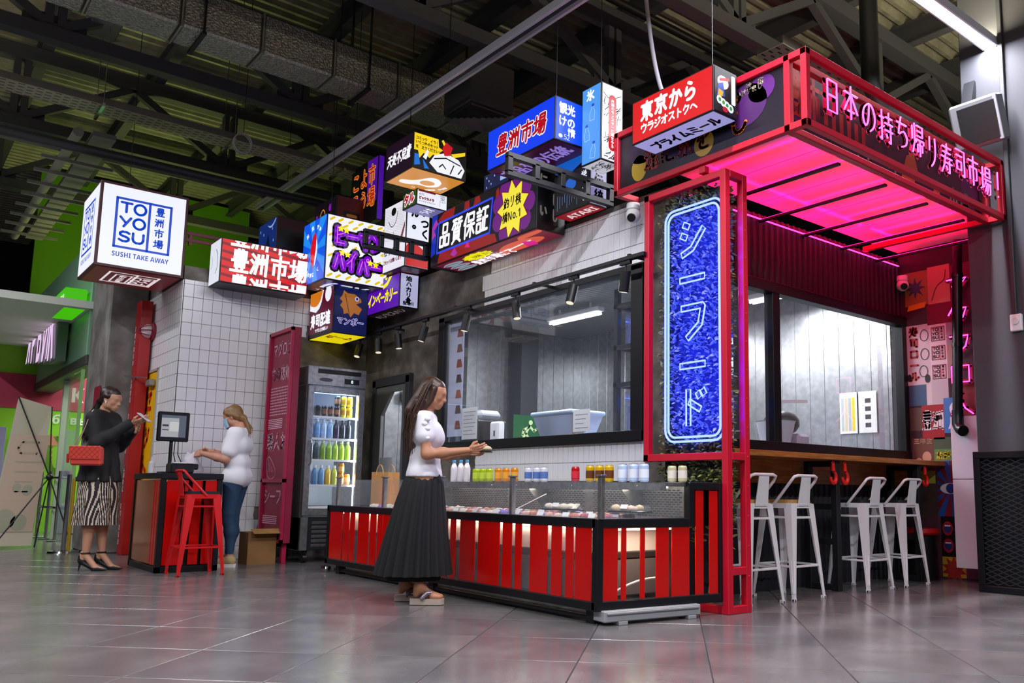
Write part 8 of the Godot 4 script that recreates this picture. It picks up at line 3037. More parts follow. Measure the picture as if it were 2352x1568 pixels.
func sushi_tray(at: Vector3, rng: RandomNumberGenerator, foods: Array, label: String, group: String) -> void:
	var t := thing("sushi_tray", label, "food tray", group, at, 0.08 * (rng.randf() - 0.5))
	var b := MB.new()
	b.box(Vector3(0, 0.006, 0), Vector3(0.2, 0.012, 0.25), Basis.IDENTITY, 0.005)
	part(t, "base", b, hexmat("0d0d10", 0.25))
	for i in 5:
		var f := MB.new()
		var h := 0.018 + rng.randf() * 0.008
		f.ball(Vector3(-0.05 + 0.1 * (i % 2), 0.014 + h * 0.6, -0.09 + i * 0.044), Vector3(0.045, h, 0.02), 8)
		part(t, "sushi_piece", f, hexmat(foods[rng.randi() % foods.size()], 0.4))
	var lid := MB.new()
	var s := Vector3(0.092, 0.05, 0.117)
	for sg in [-1.0, 1.0]:
		lid.quad(Vector3(sg * s.x, 0.012, -s.z), Vector3(sg * s.x, 0.012, s.z), Vector3(sg * s.x * 0.88, s.y, s.z * 0.9), Vector3(sg * s.x * 0.88, s.y, -s.z * 0.9), Vector3(sg, 0.2, 0))
		lid.quad(Vector3(-s.x, 0.012, sg * s.z), Vector3(s.x, 0.012, sg * s.z), Vector3(s.x * 0.88, s.y, sg * s.z * 0.9), Vector3(-s.x * 0.88, s.y, sg * s.z * 0.9), Vector3(0, 0.2, sg))
	lid.quad(Vector3(-s.x * 0.88, s.y, -s.z * 0.9), Vector3(s.x * 0.88, s.y, -s.z * 0.9), Vector3(s.x * 0.88, s.y, s.z * 0.9), Vector3(-s.x * 0.88, s.y, s.z * 0.9), Vector3.UP)
	part(t, "clear_lid", lid, glass_mat(0.08))
	var lb := MB.new()
	lb.box(Vector3(-0.085, 0.04, 0.03), Vector3(0.003, 0.032, 0.07), Basis(Vector3(0, 0, 1), -0.5))
	part(t, "price_label", lb, hexmat("f2f2f2", 0.7))

# ---------------------------------------------------------------- people: tapered capsules joined smoothly, meshed as surface nets
func blend(mb: MB, prims: Array, cell: float, k: float, cuts: Array = []) -> void:
	var lo := Vector3.ONE * 1e9
	var hi := -lo
	for p in prims:
		var r: float = maxf(p[2], p[3])
		lo = lo.min((p[0] as Vector3).min(p[1]) - Vector3.ONE * r)
		hi = hi.max((p[0] as Vector3).max(p[1]) + Vector3.ONE * r)
	lo -= Vector3.ONE * cell * 3
	hi += Vector3.ONE * cell * 3
	var nx := int((hi.x - lo.x) / cell) + 2
	var ny := int((hi.y - lo.y) / cell) + 2
	var nz := int((hi.z - lo.z) / cell) + 2
	var f := PackedFloat32Array()
	f.resize(nx * ny * nz)
	f.fill(10.0)
	var sy := nx
	var sz := nx * ny
	for p in prims:
		var a: Vector3 = p[0]
		var ba: Vector3 = p[1] - a
		var bb := maxf(ba.length_squared(), 1e-9)
		var ra: float = p[2]
		var dr: float = p[3] - ra
		var m: float = maxf(p[2], p[3]) + k + cell * 2.5
		var mn := ((p[0] as Vector3).min(p[1]) - Vector3.ONE * m - lo) / cell
		var mx := ((p[0] as Vector3).max(p[1]) + Vector3.ONE * m - lo) / cell
		for iz in range(maxi(0, int(mn.z)), mini(nz, int(mx.z) + 2)):
			for iy in range(maxi(0, int(mn.y)), mini(ny, int(mx.y) + 2)):
				var row := iz * sz + iy * sy
				for ix in range(maxi(0, int(mn.x)), mini(nx, int(mx.x) + 2)):
					var q := lo + Vector3(ix, iy, iz) * cell - a
					var t := clampf(q.dot(ba) / bb, 0.0, 1.0)
					var d := (q - ba * t).length() - ra - dr * t
					var o := f[row + ix]
					var h := maxf(k - absf(o - d), 0.0)
					f[row + ix] = minf(o, d) - h * h / (4.0 * k)
	for c in cuts:
		var n: Vector3 = c[0]
		var off: float = c[1]
		for iz in nz:
			for iy in ny:
				var row := iz * sz + iy * sy
				for ix in nx:
					if f[row + ix] < 0.06:
						f[row + ix] = maxf(f[row + ix], n.dot(lo + Vector3(ix, iy, iz) * cell) - off)
	var at := {}
	var pos := PackedVector3Array()
	var nor := PackedVector3Array()
	var corner := [0, 1, sy, sy + 1, sz, sz + 1, sz + sy, sz + sy + 1]
	var cv := [Vector3(0, 0, 0), Vector3(1, 0, 0), Vector3(0, 1, 0), Vector3(1, 1, 0), Vector3(0, 0, 1), Vector3(1, 0, 1), Vector3(0, 1, 1), Vector3(1, 1, 1)]
	var edges := [[0, 1], [2, 3], [4, 5], [6, 7], [0, 2], [1, 3], [4, 6], [5, 7], [0, 4], [1, 5], [2, 6], [3, 7]]
	var lim := cell * 1.8
	for iz in nz - 1:
		for iy in ny - 1:
			var row := iz * sz + iy * sy
			for ix in nx - 1:
				var i := row + ix
				if absf(f[i]) > lim: continue
				var neg := 0
				for c in corner:
					if f[i + c] < 0.0: neg += 1
				if neg == 0 or neg == 8: continue
				var s := Vector3.ZERO
				var cnt := 0
				for e in edges:
					var a: float = f[i + corner[e[0]]]
					var b: float = f[i + corner[e[1]]]
					if (a < 0.0) != (b < 0.0):
						s += cv[e[0]].lerp(cv[e[1]], a / (a - b))
						cnt += 1
				var g := Vector3.ZERO
				for j in 8:
					g += (cv[j] - Vector3.ONE * 0.5) * f[i + corner[j]]
				at[i] = pos.size()
				pos.append(lo + (Vector3(ix, iy, iz) + s / cnt) * cell)
				nor.append(g.normalized())
	for i in at:
		for e in [[1, sy, sz], [sy, sz, 1], [sz, 1, sy]]:
			var j: int = i + e[0]
			if (f[i] < 0.0) == (f[j] < 0.0): continue
			var q0 = at.get(i)
			var q1 = at.get(i - e[1])
			var q2 = at.get(i - e[1] - e[2])
			var q3 = at.get(i - e[2])
			if q1 == null or q2 == null or q3 == null: continue
			mb.tri(pos[q0], pos[q1], pos[q2], nor[q0], nor[q1], nor[q2])
			mb.tri(pos[q0], pos[q2], pos[q3], nor[q0], nor[q2], nor[q3])

# rings of a garment: each [height, centre x, centre z, half width, half depth]; waves make pleats; tint colours a quad
func loft(mb: MB, rings: Array, seg: int, waves := 0, amp := 0.0, tint = null, sub := 1) -> void:
	var R := []
	for i in rings.size() - 1:
		for j in sub:
			var t := float(j) / sub
			var o := []
			for m in 5: o.append(lerpf(rings[i][m], rings[i + 1][m], t))
			R.append(o)
	R.append(rings[-1])
	var g := func(i: int, j: int) -> Vector3:
		var r: Array = R[i]
		var a := TAU * j / seg
		var k: float = 1.0 + amp * float(i) / R.size() * sin(a * waves + 0.6 * sin(a * 3.0))
		return Vector3(r[1] + cos(a) * r[3] * k, r[0], r[2] + sin(a) * r[4] * k)
	for i in R.size() - 1:
		for j in seg:
			var P4 := [g.call(i, j), g.call(i, j + 1), g.call(i + 1, j + 1), g.call(i + 1, j)]
			var N := []
			for w in [[i, j], [i, j + 1], [i + 1, j + 1], [i + 1, j]]:
				var tx: Vector3 = g.call(w[0], w[1] + 1) - g.call(w[0], w[1] - 1)
				var ty: Vector3 = g.call(mini(w[0] + 1, R.size() - 1), w[1]) - g.call(maxi(w[0] - 1, 0), w[1])
				var nn := tx.cross(ty).normalized()
				if nn.dot(P4[0] - Vector3(R[i][1], P4[0].y, R[i][2])) < 0.0: nn = -nn
				N.append(nn)
			if tint: mb.col = (tint as Callable).call(float(j) / seg, float(i) / R.size())
			mb.tri(P4[0], P4[1], P4[2], N[0], N[1], N[2])
			mb.tri(P4[0], P4[2], P4[3], N[0], N[2], N[3])
	mb.col = Color.WHITE

# head about a pivot at the top of the neck; looking along +z, chin down by tilt
func head_frame(pivot: Vector3, tilt: float, turn := 0.0) -> Transform3D:
	return Transform3D(Basis(Vector3.UP, turn) * Basis(Vector3.RIGHT, tilt), pivot)
func head_shape(mb: MB, hx: Transform3D) -> void:
	var raw := [[0, 0.13, -0.025, 0, 0.13, 0.015, 0.077, 0.076], [0, 0.1, 0.03, 0, 0.04, 0.056, 0.06, 0.038], [-0.03, 0.05, 0.02, 0.03, 0.05, 0.02, 0.042, 0.042], [0, 0.018, 0.068, 0, 0.02, 0.07, 0.019, 0.017], [0, 0.112, 0.083, 0, 0.08, 0.103, 0.008, 0.0115], [-0.012, 0.074, 0.088, 0.012, 0.074, 0.088, 0.009, 0.009], [-0.014, 0.052, 0.084, 0.014, 0.052, 0.084, 0.0075, 0.0075], [-0.011, 0.042, 0.083, 0.011, 0.042, 0.083, 0.0075, 0.0075], [-0.03, 0.13, 0.075, 0.03, 0.13, 0.075, 0.012, 0.012], [-0.04, 0.085, 0.052, 0.04, 0.085, 0.052, 0.022, 0.022], [0.072, 0.1, -0.005, 0.076, 0.075, -0.002, 0.014, 0.009], [-0.072, 0.1, -0.005, -0.076, 0.075, -0.002, 0.014, 0.009]]
	var pr := []
	for r in raw:
		pr.append([hx * Vector3(r[0], r[1], r[2]), hx * Vector3(r[3], r[4], r[5]), r[6], r[7]])
	pr.append([hx.origin + Vector3(0, -0.09, -0.025), hx * Vector3(0, 0.06, -0.01), 0.05, 0.047])
	blend(mb, pr, 0.005, 0.02)
func face_parts(t: Node3D, hx: Transform3D, lip: String, hair_hex: String, mask := false) -> void:
	for s in [-1.0, 1.0]:
		var e := MB.new()
		e.ball(hx * Vector3(s * 0.03, 0.108, 0.077), Vector3(0.012, 0.006, 0.008), 10, hx.basis)
		part(t, "eye", e, hexmat("241a16", 0.3))
		var b := MB.new()
		b.bar(hx * Vector3(s * 0.016, 0.127, 0.0885), hx * Vector3(s * 0.044, 0.128, 0.076), 0.006, 0.005)
		part(t, "eyebrow", b, hexmat(hair_hex, 0.7))
	if mask:
		var m := MB.new()
		var mt: Transform3D = hx * Transform3D(Basis.IDENTITY, Vector3(0, 0.055, 0.03))
		for i in 10:
			for j in 6:
				var c := []
				for w in [[i, j], [i + 1, j], [i + 1, j + 1], [i, j + 1]]:
					var a: float = lerpf(-1.25, 1.25, w[0] / 10.0)
					var y: float = lerpf(-0.05, 0.05, w[1] / 6.0)
					var bulge: float = 0.074 + 0.016 * cos(a) * cos(y * 26.0)
					c.append(mt * Vector3(sin(a) * 0.072, y, cos(a) * bulge))
				m.quad(c[0], c[1], c[2], c[3], c[0] - mt.origin)
		part(t, "face_mask", m, hexmat("9cc4dc", 0.7))
		for s in [-1.0, 1.0]:
			var l := MB.new()
			l.tube([mt * Vector3(s * 0.068, 0.04, 0.025), hx * Vector3(s * 0.08, 0.1, -0.01)], 0.002, 5)
			part(t, "mask_loop", l, m_white)
	else:
		var l := MB.new()
		l.tube([hx * Vector3(-0.018, 0.048, 0.084), hx * Vector3(0, 0.05, 0.0925), hx * Vector3(0.018, 0.048, 0.084)], [0.003, 0.0062, 0.003], 6)
		part(t, "lips", l, hexmat(lip, 0.4))

# a hand: wrist point, direction of the fingers, direction the palm faces, bend of the fingers; side +1 left, -1 right
func hand(mb: MB, w: Vector3, dir: Vector3, palm: Vector3, bend: float, side: float) -> void:
	dir = dir.normalized()
	palm = (palm - dir * palm.dot(dir)).normalized()
	var across := dir.cross(palm) * side
	var pr := [[w - dir * 0.04, w + dir * 0.01, 0.022, 0.02]]
	for i in 4:
		var o := (i - 1.5) * 0.0185
		var kn := w + dir * (0.078 - absf(i - 1.2) * 0.005) + across * o
		pr.append([w + dir * 0.012 + across * o * 0.6, kn, 0.0135, 0.0105])
		var L: float = [0.036, 0.042, 0.039, 0.03][i]
		var p := kn
		var d := dir
		for s in 3:
			d = (d * cos(bend) + palm * sin(bend)).normalized()
			var pp := (palm - d * palm.dot(d)).normalized()
			var q: Vector3 = p + d * L * float([1.0, 0.68, 0.5][s])
			pr.append([p, q, 0.0092 - s * 0.0006, 0.0086 - s * 0.0008])
			p = q
			palm = palm
	var tb := w + dir * 0.02 - across * 0.022
	var t1 := tb + (dir * 0.6 - across * 0.75 + palm * 0.35).normalized() * 0.036
	var t2 := t1 + (dir * 0.85 - across * 0.1 + palm * 0.5).normalized() * 0.03
	pr.append([tb, t1, 0.0135, 0.0105])
	pr.append([t1, t2, 0.0102, 0.0088])
	blend(mb, pr, 0.0042, 0.007)

func strands(mb: MB, paths: Array, per: int, spread: float, r: float, sd: int) -> void:
	var rng := RandomNumberGenerator.new()
	rng.seed = sd
	for p in paths:
		for n in per:
			var o := Vector3(rng.randf() - 0.5, rng.randf() - 0.5, rng.randf() - 0.5) * spread
			var pts := []
			var rs := []
			for i in p.size():
				var t: float = float(i) / (p.size() - 1)
				pts.append(p[i] + o * (0.5 + t) + Vector3(sin(t * 9.0 + n), 0, cos(t * 7.0 + n)) * spread * 0.25 * t)
				rs.append(r * (1.0 - 0.75 * t * t))
			mb.tube(pts, rs, 4, false, false)

func hair_mat(c0: String, c1: String) -> StandardMaterial3D:
	var m := tri_mat(noise_tex(0.05, [[0.0, c0], [1.0, c1]], 61, 3, 256), 6.0, 0.42)
	m.uv1_scale = Vector3(22, 2.5, 22)
	m.uv1_world_triplanar = false
	return m

func leg(pr: Array, s: float, hip: Vector3, knee: Vector3, ankle: Vector3, r := 1.0) -> void:
	pr.append([hip, knee + Vector3(0, 0.05, 0), 0.082 * r, 0.055 * r])
	pr.append([knee + Vector3(0, 0.05, 0), knee - Vector3(0, 0.02, -0.004), 0.055 * r, 0.05 * r])
	pr.append([knee - Vector3(0, 0.03, 0.008), knee.lerp(ankle, 0.4) - Vector3(0, 0, 0.018), 0.049 * r, 0.052 * r])
	pr.append([knee.lerp(ankle, 0.4) - Vector3(0, 0, 0.018), ankle, 0.052 * r, 0.031 * r])
func foot(pr: Array, ankle: Vector3, toe: Vector3) -> void:
	var d := (toe - ankle)
	d.y = 0
	d = d.normalized()
	pr.append([ankle - d * 0.022 + Vector3(0, toe.y - ankle.y + 0.022 if toe.y + 0.022 > ankle.y - 0.08 else -0.05, 0), ankle, 0.027, 0.031])
	pr.append([ankle, toe - d * 0.05 + Vector3(0, 0.006, 0), 0.03, 0.024])
	for i in 4:
		var x := d.cross(Vector3.UP) * (i - 1.5) * 0.018
		pr.append([toe - d * 0.06 + x * 0.8, toe + x - d * absf(i - 1.0) * 0.008, 0.015, 0.009])
func torso(g := 0.0, waist := 0.95) -> Array:
	return [[Vector3(-0.125, 1.385, -0.012), Vector3(0.125, 1.385, -0.012), 0.052 + g, 0.052 + g], [Vector3(-0.075, 1.27, 0.0), Vector3(0.075, 1.27, 0.0), 0.1 + g, 0.1 + g], [Vector3(-0.055, 1.23, 0.05), Vector3(0.055, 1.23, 0.05), 0.065 + g, 0.065 + g], [Vector3(-0.06, 1.08, -0.005), Vector3(0.06, 1.08, -0.005), 0.085 + g, 0.085 + g], [Vector3(-0.075, waist, -0.01), Vector3(0.075, waist, -0.01), 0.1 + g, 0.1 + g], [Vector3(0, 1.4, -0.015), Vector3(0, 1.48, -0.01), 0.06 + g * 0.6, 0.047]]
func arm(pr: Array, sh: Vector3, el: Vector3, wr: Vector3, g := 0.0) -> void:
	pr.append([sh, el, 0.046 + g, 0.037 + g])
	pr.append([el, el.lerp(wr, 0.35), 0.037 + g, 0.036 + g])
	pr.append([el.lerp(wr, 0.35), wr, 0.036 + g, 0.024 + g])

func build_people():
	build_customer()
	build_queue_woman()
	build_barista()

func build_customer():
	var t := thing("person", "long-haired woman in a white top and long black skirt at the counter", "person", "customers and staff", P(3.2, 0.0, 5.66), atan2(0.80, 0.60))
	t.scale = Vector3.ONE * 0.985
	var skin := hexmat("b8805f", 0.5)
	skin.subsurf_scatter_enabled = true
	skin.subsurf_scatter_strength = 0.08
	var body := MB.new()
	var pr := torso()
	var wr := Vector3(-0.1, 1.14, 0.33)
	var wl := Vector3(0.1, 1.13, 0.33)
	arm(pr, Vector3(-0.165, 1.375, -0.01), Vector3(-0.205, 1.1, 0.03), wr)
	arm(pr, Vector3(0.165, 1.375, -0.01), Vector3(0.2, 1.1, 0.04), wl)
	leg(pr, -1, Vector3(-0.09, 0.88, 0), Vector3(-0.085, 0.5, 0.02), Vector3(-0.1, 0.125, 0.0))
	leg(pr, 1, Vector3(0.09, 0.88, 0), Vector3(0.09, 0.5, -0.02), Vector3(0.1, 0.125, -0.14))
	foot(pr, Vector3(-0.1, 0.125, 0.0), Vector3(-0.1, 0.058, 0.165))
	foot(pr, Vector3(0.1, 0.125, -0.14), Vector3(0.1, 0.058, 0.02))
	blend(body, pr, 0.011, 0.035)
	var hx := head_frame(Vector3(0, 1.475, 0.005), 0.3)
	head_shape(body, hx)
	hand(body, wr, Vector3(0.18, 0.12, 1.0), Vector3(0.9, 0.35, 0), 0.5, -1.0)
	hand(body, wl, Vector3(-0.18, 0.12, 1.0), Vector3(-0.9, 0.35, 0), 0.5, 1.0)
	part(t, "body", body, skin)
	face_parts(t, hx, "a8584c", "2a1a12")
	var sh := MB.new()
	var sp := torso(0.016)
	sp.pop_back()
	sp.append([Vector3(-0.165, 1.375, -0.01), Vector3(-0.185, 1.24, 0.005), 0.06, 0.07])
	sp.append([Vector3(0.165, 1.375, -0.01), Vector3(0.185, 1.24, 0.005), 0.06, 0.07])
	for i in 7:
		var a := i * 0.9 - 2.7
		sp.append([Vector3(sin(a) * 0.11, 1.12, cos(a) * 0.085 - 0.01), Vector3(sin(a) * 0.14, 0.93, cos(a) * 0.11 - 0.01), 0.02, 0.03])
	blend(sh, sp, 0.01, 0.03, [[Vector3(0, -1, 0), -0.935], [Vector3(0, 1, 0), 1.425]])
	part(t, "top", sh, hexmat("e6e4ec", 0.75))
	var lace := MB.new()
	for i in 5:
		lace.ball(Vector3(-0.235, 1.36 - i * 0.035, 0.03 - 0.02 * (i % 2)), Vector3(0.016, 0.02, 0.024), 8)
	part(t, "lace_trim", lace, hexmat("f0eef4", 0.8))
	var sk := MB.new()
	loft(sk, [[0.965, 0, -0.01, 0.15, 0.12], [0.9, 0, -0.015, 0.185, 0.15], [0.75, 0, -0.03, 0.205, 0.18], [0.5, 0, -0.05, 0.225, 0.225], [0.21, 0, -0.065, 0.24, 0.275]], 120, 22, 0.085, null, 3)
	part(t, "skirt", sk, hexmat("0c0c11", 0.8))
	var sk2 := MB.new()
	loft(sk2, [[0.4, 0, -0.05, 0.18, 0.2], [0.17, 0.0, -0.06, 0.17, 0.2]], 40)
	part(t, "underskirt", sk2, hexmat("08080b", 0.9))
	for s in [[-0.1, 0.0], [0.1, -0.14]]:
		var so := MB.new()
		so.plate(Transform3D(Basis(Vector3(1, 0, 0), Vector3(0, 0, 1), Vector3.UP), Vector3(s[0], 0.004, s[1])), smooth(v2([-0.035, -0.06, 0.0, -0.07, 0.035, -0.06, 0.04, 0.0, 0.045, 0.1, 0.042, 0.16, 0.0, 0.185, -0.042, 0.16, -0.045, 0.1, -0.04, 0.0, -0.035, -0.06]), 3), 0.0, 0.042)
		part(t, "sandal_sole", so, hexmat("b5a498", 0.6))
		var st := MB.new()
		for k in [[-0.05, 0.02], [0.05, 0.02]]:
			st.tube([Vector3(s[0] + k[0] * 0.9, 0.045, s[1] + 0.02), Vector3(s[0] + k[0] * 0.8, 0.085, s[1] + 0.055), Vector3(s[0], 0.088, s[1] + 0.1), Vector3(s[0], 0.062, s[1] + 0.135)], [0.016, 0.02, 0.016, 0.008], 8)
		part(t, "sandal_strap", st, hexmat("8f8690", 0.3, 0.6))
	var hr := MB.new()
	var top := hx * Vector3(0, 0.14, -0.02)
	var hp := [[hx * Vector3(0, 0.155, -0.03), hx * Vector3(0, 0.15, 0.012), 0.078, 0.07], [hx * Vector3(0, 0.12, -0.04), Vector3(0, 1.44, -0.1), 0.08, 0.075]]
	for i in 7:
		var x := (i - 3) * 0.04
		hp.append([Vector3(x * 0.8, 1.5, -0.09 + absf(x) * 0.4), Vector3(x * 1.25 + 0.01 * sin(i * 2.0), 1.17 - 0.04 * (i % 3), -0.135 + absf(x) * 0.25), 0.04, 0.012])
	hp.append([hx * Vector3(-0.07, 0.13, 0.0), Vector3(-0.1, 1.34, -0.02), 0.03, 0.026])
	hp.append([Vector3(-0.1, 1.34, -0.02), Vector3(-0.125, 1.2, -0.05), 0.026, 0.01])
	hp.append([hx * Vector3(0.07, 0.13, 0.0), Vector3(0.1, 1.34, -0.02), 0.03, 0.022])
	blend(hr, hp, 0.009, 0.02, [[hx.basis * Vector3(0, -0.35, 0.94), (hx.basis * Vector3(0, -0.35, 0.94)).dot(hx * Vector3(0, 0.12, 0.058))]])
	var pt := []
	for i in 9:
		var x := (i - 4) * 0.036
		pt.append([hx * Vector3(x * 0.6, 0.2, -0.03), hx * Vector3(x * 1.6, 0.13, -0.1 + absf(x) * 0.5), Vector3(x * 1.3, 1.42, -0.15 + absf(x) * 0.6), Vector3(x * 1.5, 1.27, -0.16 + absf(x) * 0.5), Vector3(x * 1.55, 1.13 - 0.03 * (i % 3), -0.145 + absf(x) * 0.4)])
	strands(hr, pt, 9, 0.035, 0.005, 3)
	part(t, "hair", hr, hair_mat("1c100a", "5c3a24"))
	var pk := thing("food_pack", "small clear pack of food held by the woman at the counter", "food pack", "", t.transform * Vector3(0, 1.155, 0.44), t.rotation.y)
	var fm := MB.new()
	fm.ball(Vector3.ZERO, Vector3(0.075, 0.028, 0.06), 14)
	part(pk, "filling", fm, hexmat("c9b48c", 0.6))
	var fl := MB.new()
	fl.box(Vector3(0, -0.02, 0), Vector3(0.17, 0.012, 0.12), Basis.IDENTITY, 0.004)
	part(pk, "tray", fl, hexmat("2a2624", 0.3))

func build_queue_woman():
	var t := thing("person", "woman in a black blazer and zebra skirt looking at her phone", "person", "customers and staff", P(1.78, 0.0, 9.6), atan2(0.76, 0.65))
	t.scale = Vector3.ONE * 1.03
	var skin := hexmat("c08d70", 0.5)
	var Y := Vector3(0, 0.06, 0)
	var body := MB.new()
	var pr := []
	for p in torso(): pr.append([p[0] + Y, p[1] + Y, p[2], p[3]])
	var wr := Vector3(-0.1, 1.4, 0.32)
	arm(pr, Vector3(-0.165, 1.435, -0.01), Vector3(-0.2, 1.2, 0.07), wr)
	arm(pr, Vector3(0.165, 1.435, -0.01), Vector3(0.2, 1.2, 0.04), Vector3(0.1, 1.33, 0.24))
	leg(pr, -1, Vector3(-0.085, 0.94, 0), Vector3(-0.075, 0.56, 0.01), Vector3(-0.075, 0.165, -0.03))
	leg(pr, 1, Vector3(0.085, 0.94, 0), Vector3(0.08, 0.56, 0.02), Vector3(0.07, 0.165, 0.04))
	blend(body, pr, 0.011, 0.035)
	var hx := head_frame(Vector3(0, 1.535, 0.005), 0.28)
	head_shape(body, hx)
	hand(body, wr, Vector3(0.15, 0.25, 1.0), Vector3(0.5, 0.85, -0.1), 0.35, -1.0)
	hand(body, Vector3(0.1, 1.33, 0.24), Vector3(-0.5, 0.2, 0.8), Vector3(-0.8, 0.3, -0.2), 0.4, 1.0)
	part(t, "body", body, skin)
	face_parts(t, hx, "b0605c", "241812")
	var bl := MB.new()
	var bp := []
	for p in torso(0.03): bp.append([p[0] + Y, p[1] + Y, p[2], p[3]])
	bp.pop_back()
	bp.append([Vector3(0, 1.44, -0.04), Vector3(0, 1.5, -0.045), 0.07, 0.05])
	for i in 9:
		var a := i * 0.7 - 2.8
		bp.append([Vector3(sin(a) * 0.11, 1.12, cos(a) * 0.09 - 0.01), Vector3(sin(a) * 0.165, 0.84, cos(a) * 0.15 - 0.01), 0.04, 0.045])
	arm(bp, Vector3(-0.17, 1.435, -0.01), Vector3(-0.205, 1.19, 0.06), wr - Vector3(0.0, 0.012, 0.03), 0.024)
	arm(bp, Vector3(0.17, 1.435, -0.01), Vector3(0.205, 1.19, 0.04), Vector3(0.1, 1.33, 0.22), 0.024)
	blend(bl, bp, 0.012, 0.035, [[Vector3(0, -1, 0), -0.835]])
	part(t, "blazer", bl, hexmat("0b0b0f", 0.75))
	var sk := MB.new()
	var zebra := func(u: float, v: float) -> Color:
		var s := sin((u * 30.0 + 5.0 * absf(fmod(u * 5.0, 1.0) - 0.5) * (v + 0.5) * 3.0 + 0.7 * sin(v * 9.0)) * TAU * 0.5)
		return Color(0.62, 0.52, 0.4) if s > 0.35 else Color(0.012, 0.011, 0.012)
	loft(sk, [[0.9, 0, 0, 0.16, 0.14], [0.75, 0, 0, 0.19, 0.17], [0.43, 0, -0.005, 0.2, 0.2]], 220, 9, 0.05, zebra, 14)
	var zm := hexmat("ffffff", 0.75).duplicate()
	zm.vertex_color_use_as_albedo = true
	part(t, "skirt", sk, zm, "black and cream zebra-striped skirt")
	var sk2 := MB.new()
	sk2.lathe(Vector3(0, 0.5, 0), [Vector2(0, 0.0), Vector2(0.15, 0.0), Vector2(0.15, 0.3)], 20)
	part(t, "lining", sk2, hexmat("0a0a0c", 0.9))
	for s in [[-0.075, -0.03], [0.07, 0.04]]:
		var f := MB.new()
		var an := Vector3(s[0], 0.165, s[1])
		var fp := [[an + Vector3(0, -0.005, -0.02), an + Vector3(0, -0.055, -0.03), 0.03, 0.031], [an + Vector3(0, -0.02, 0.0), Vector3(s[0], 0.035, s[1] + 0.1), 0.03, 0.026], [Vector3(s[0], 0.03, s[1] + 0.1), Vector3(s[0], 0.02, s[1] + 0.19), 0.027, 0.006]]
		var fs := MB.new()
		blend(fs, fp, 0.006, 0.012)
		part(t, "foot", fs, skin)
		var sh := MB.new()
		blend(sh, [[an + Vector3(0, -0.07, -0.034), an + Vector3(0, -0.035, -0.036), 0.034, 0.029], [Vector3(s[0], 0.02, s[1] + 0.1), Vector3(s[0], 0.012, s[1] + 0.21), 0.032, 0.006], [an + Vector3(0, -0.09, -0.02), Vector3(s[0], 0.014, s[1] + 0.1), 0.022, 0.02]], 0.006, 0.014)
		sh.tube([an + Vector3(0, -0.09, -0.045), Vector3(s[0], 0.0, s[1] - 0.055)], [0.012, 0.0045], 8)
		part(t, "shoe", sh, hexmat("08080a", 0.6))
		var sp := MB.new()
		var ring := []
		for i in 14: ring.append(an + Vector3(cos(TAU * i / 14) * 0.036, -0.0, sin(TAU * i / 14) * 0.038 - 0.004))
		sp.tube(ring, 0.007, 6, true)
		part(t, "ankle_strap", sp, hexmat("08080a", 0.6))
	var hr := MB.new()
	blend(hr, [[hx * Vector3(0, 0.15, -0.03), hx * Vector3(0, 0.155, 0.012), 0.079, 0.07], [hx * Vector3(0, 0.12, -0.03), hx * Vector3(0, 0.06, -0.085), 0.075, 0.03], [hx * Vector3(-0.06, 0.13, 0.0), hx * Vector3(-0.03, 0.07, -0.07), 0.034, 0.03], [hx * Vector3(0.06, 0.13, 0.0), hx * Vector3(0.03, 0.07, -0.07), 0.034, 0.03], [hx * Vector3(0, 0.06, -0.095), Vector3(0, 1.44, -0.14), 0.024, 0.04], [Vector3(0, 1.44, -0.14), Vector3(0, 1.26, -0.17), 0.04, 0.012]], 0.008, 0.02, [[hx.basis * Vector3(0, -0.5, 0.86), (hx.basis * Vector3(0, -0.5, 0.86)).dot(hx * Vector3(0, 0.135, 0.056))]])
	var pt := []
	for i in 5: pt.append([hx * Vector3((i - 2) * 0.008, 0.06, -0.1), Vector3((i - 2) * 0.016, 1.42, -0.15), Vector3((i - 2) * 0.016, 1.3, -0.175), Vector3((i - 2) * 0.01, 1.22, -0.165)])
	strands(hr, pt, 8, 0.03, 0.005, 8)
	part(t, "hair", hr, hair_mat("120a07", "3a2419"))
	var eb := MB.new()
	eb.tube([hx * Vector3(-0.083, 0.088, 0.012), hx * Vector3(-0.085, 0.06, 0.016)], [0.007, 0.004], 8)
	part(t, "earbud", eb, m_white)
	var ph := thing("phone", "pale smartphone in the hand of the woman in black", "phone", "", t.transform * Vector3(-0.085, 1.455, 0.425), t.rotation.y)
	ph.rotation.x = -0.95
	part(ph, "case", _box_mb(Vector3.ZERO, Vector3(0.075, 0.15, 0.009), 0.004), hexmat("c9c4c8", 0.3))
	part(ph, "screen", _box_mb(Vector3(0, 0, -0.005), Vector3(0.068, 0.14, 0.002), 0.0), hexmat("5a6478", 0.1, 0.0, 0.6))
	# quilted handbag at her right side
	var hb := thing("handbag", "coral quilted handbag on a chain at the woman's side", "bag", "", t.transform * Vector3(-0.27, 0.985, 0.02), t.rotation.y)
	hb.rotation.z = 0.08
	var cm := hexmat("d2483c", 0.45)
	part(hb, "body", _box_mb(Vector3(0, 0.09, 0), Vector3(0.075, 0.18, 0.3), 0.018), cm)
	var fl := MB.new()
	fl.box(Vector3(-0.041, 0.125, 0.0), Vector3(0.012, 0.13, 0.305), Basis.IDENTITY, 0.005)
	var flp := part(hb, "flap", fl, cm)
	var qx := Transform3D(Basis(Vector3(0, 0, 1), Vector3.UP, Vector3(-1, 0, 0)), Vector3(-0.048, 0.06, -0.15))
	var ql := MB.new()
	var rc := v2([0.004, 0.004, 0.296, 0.004, 0.296, 0.126, 0.004, 0.126])
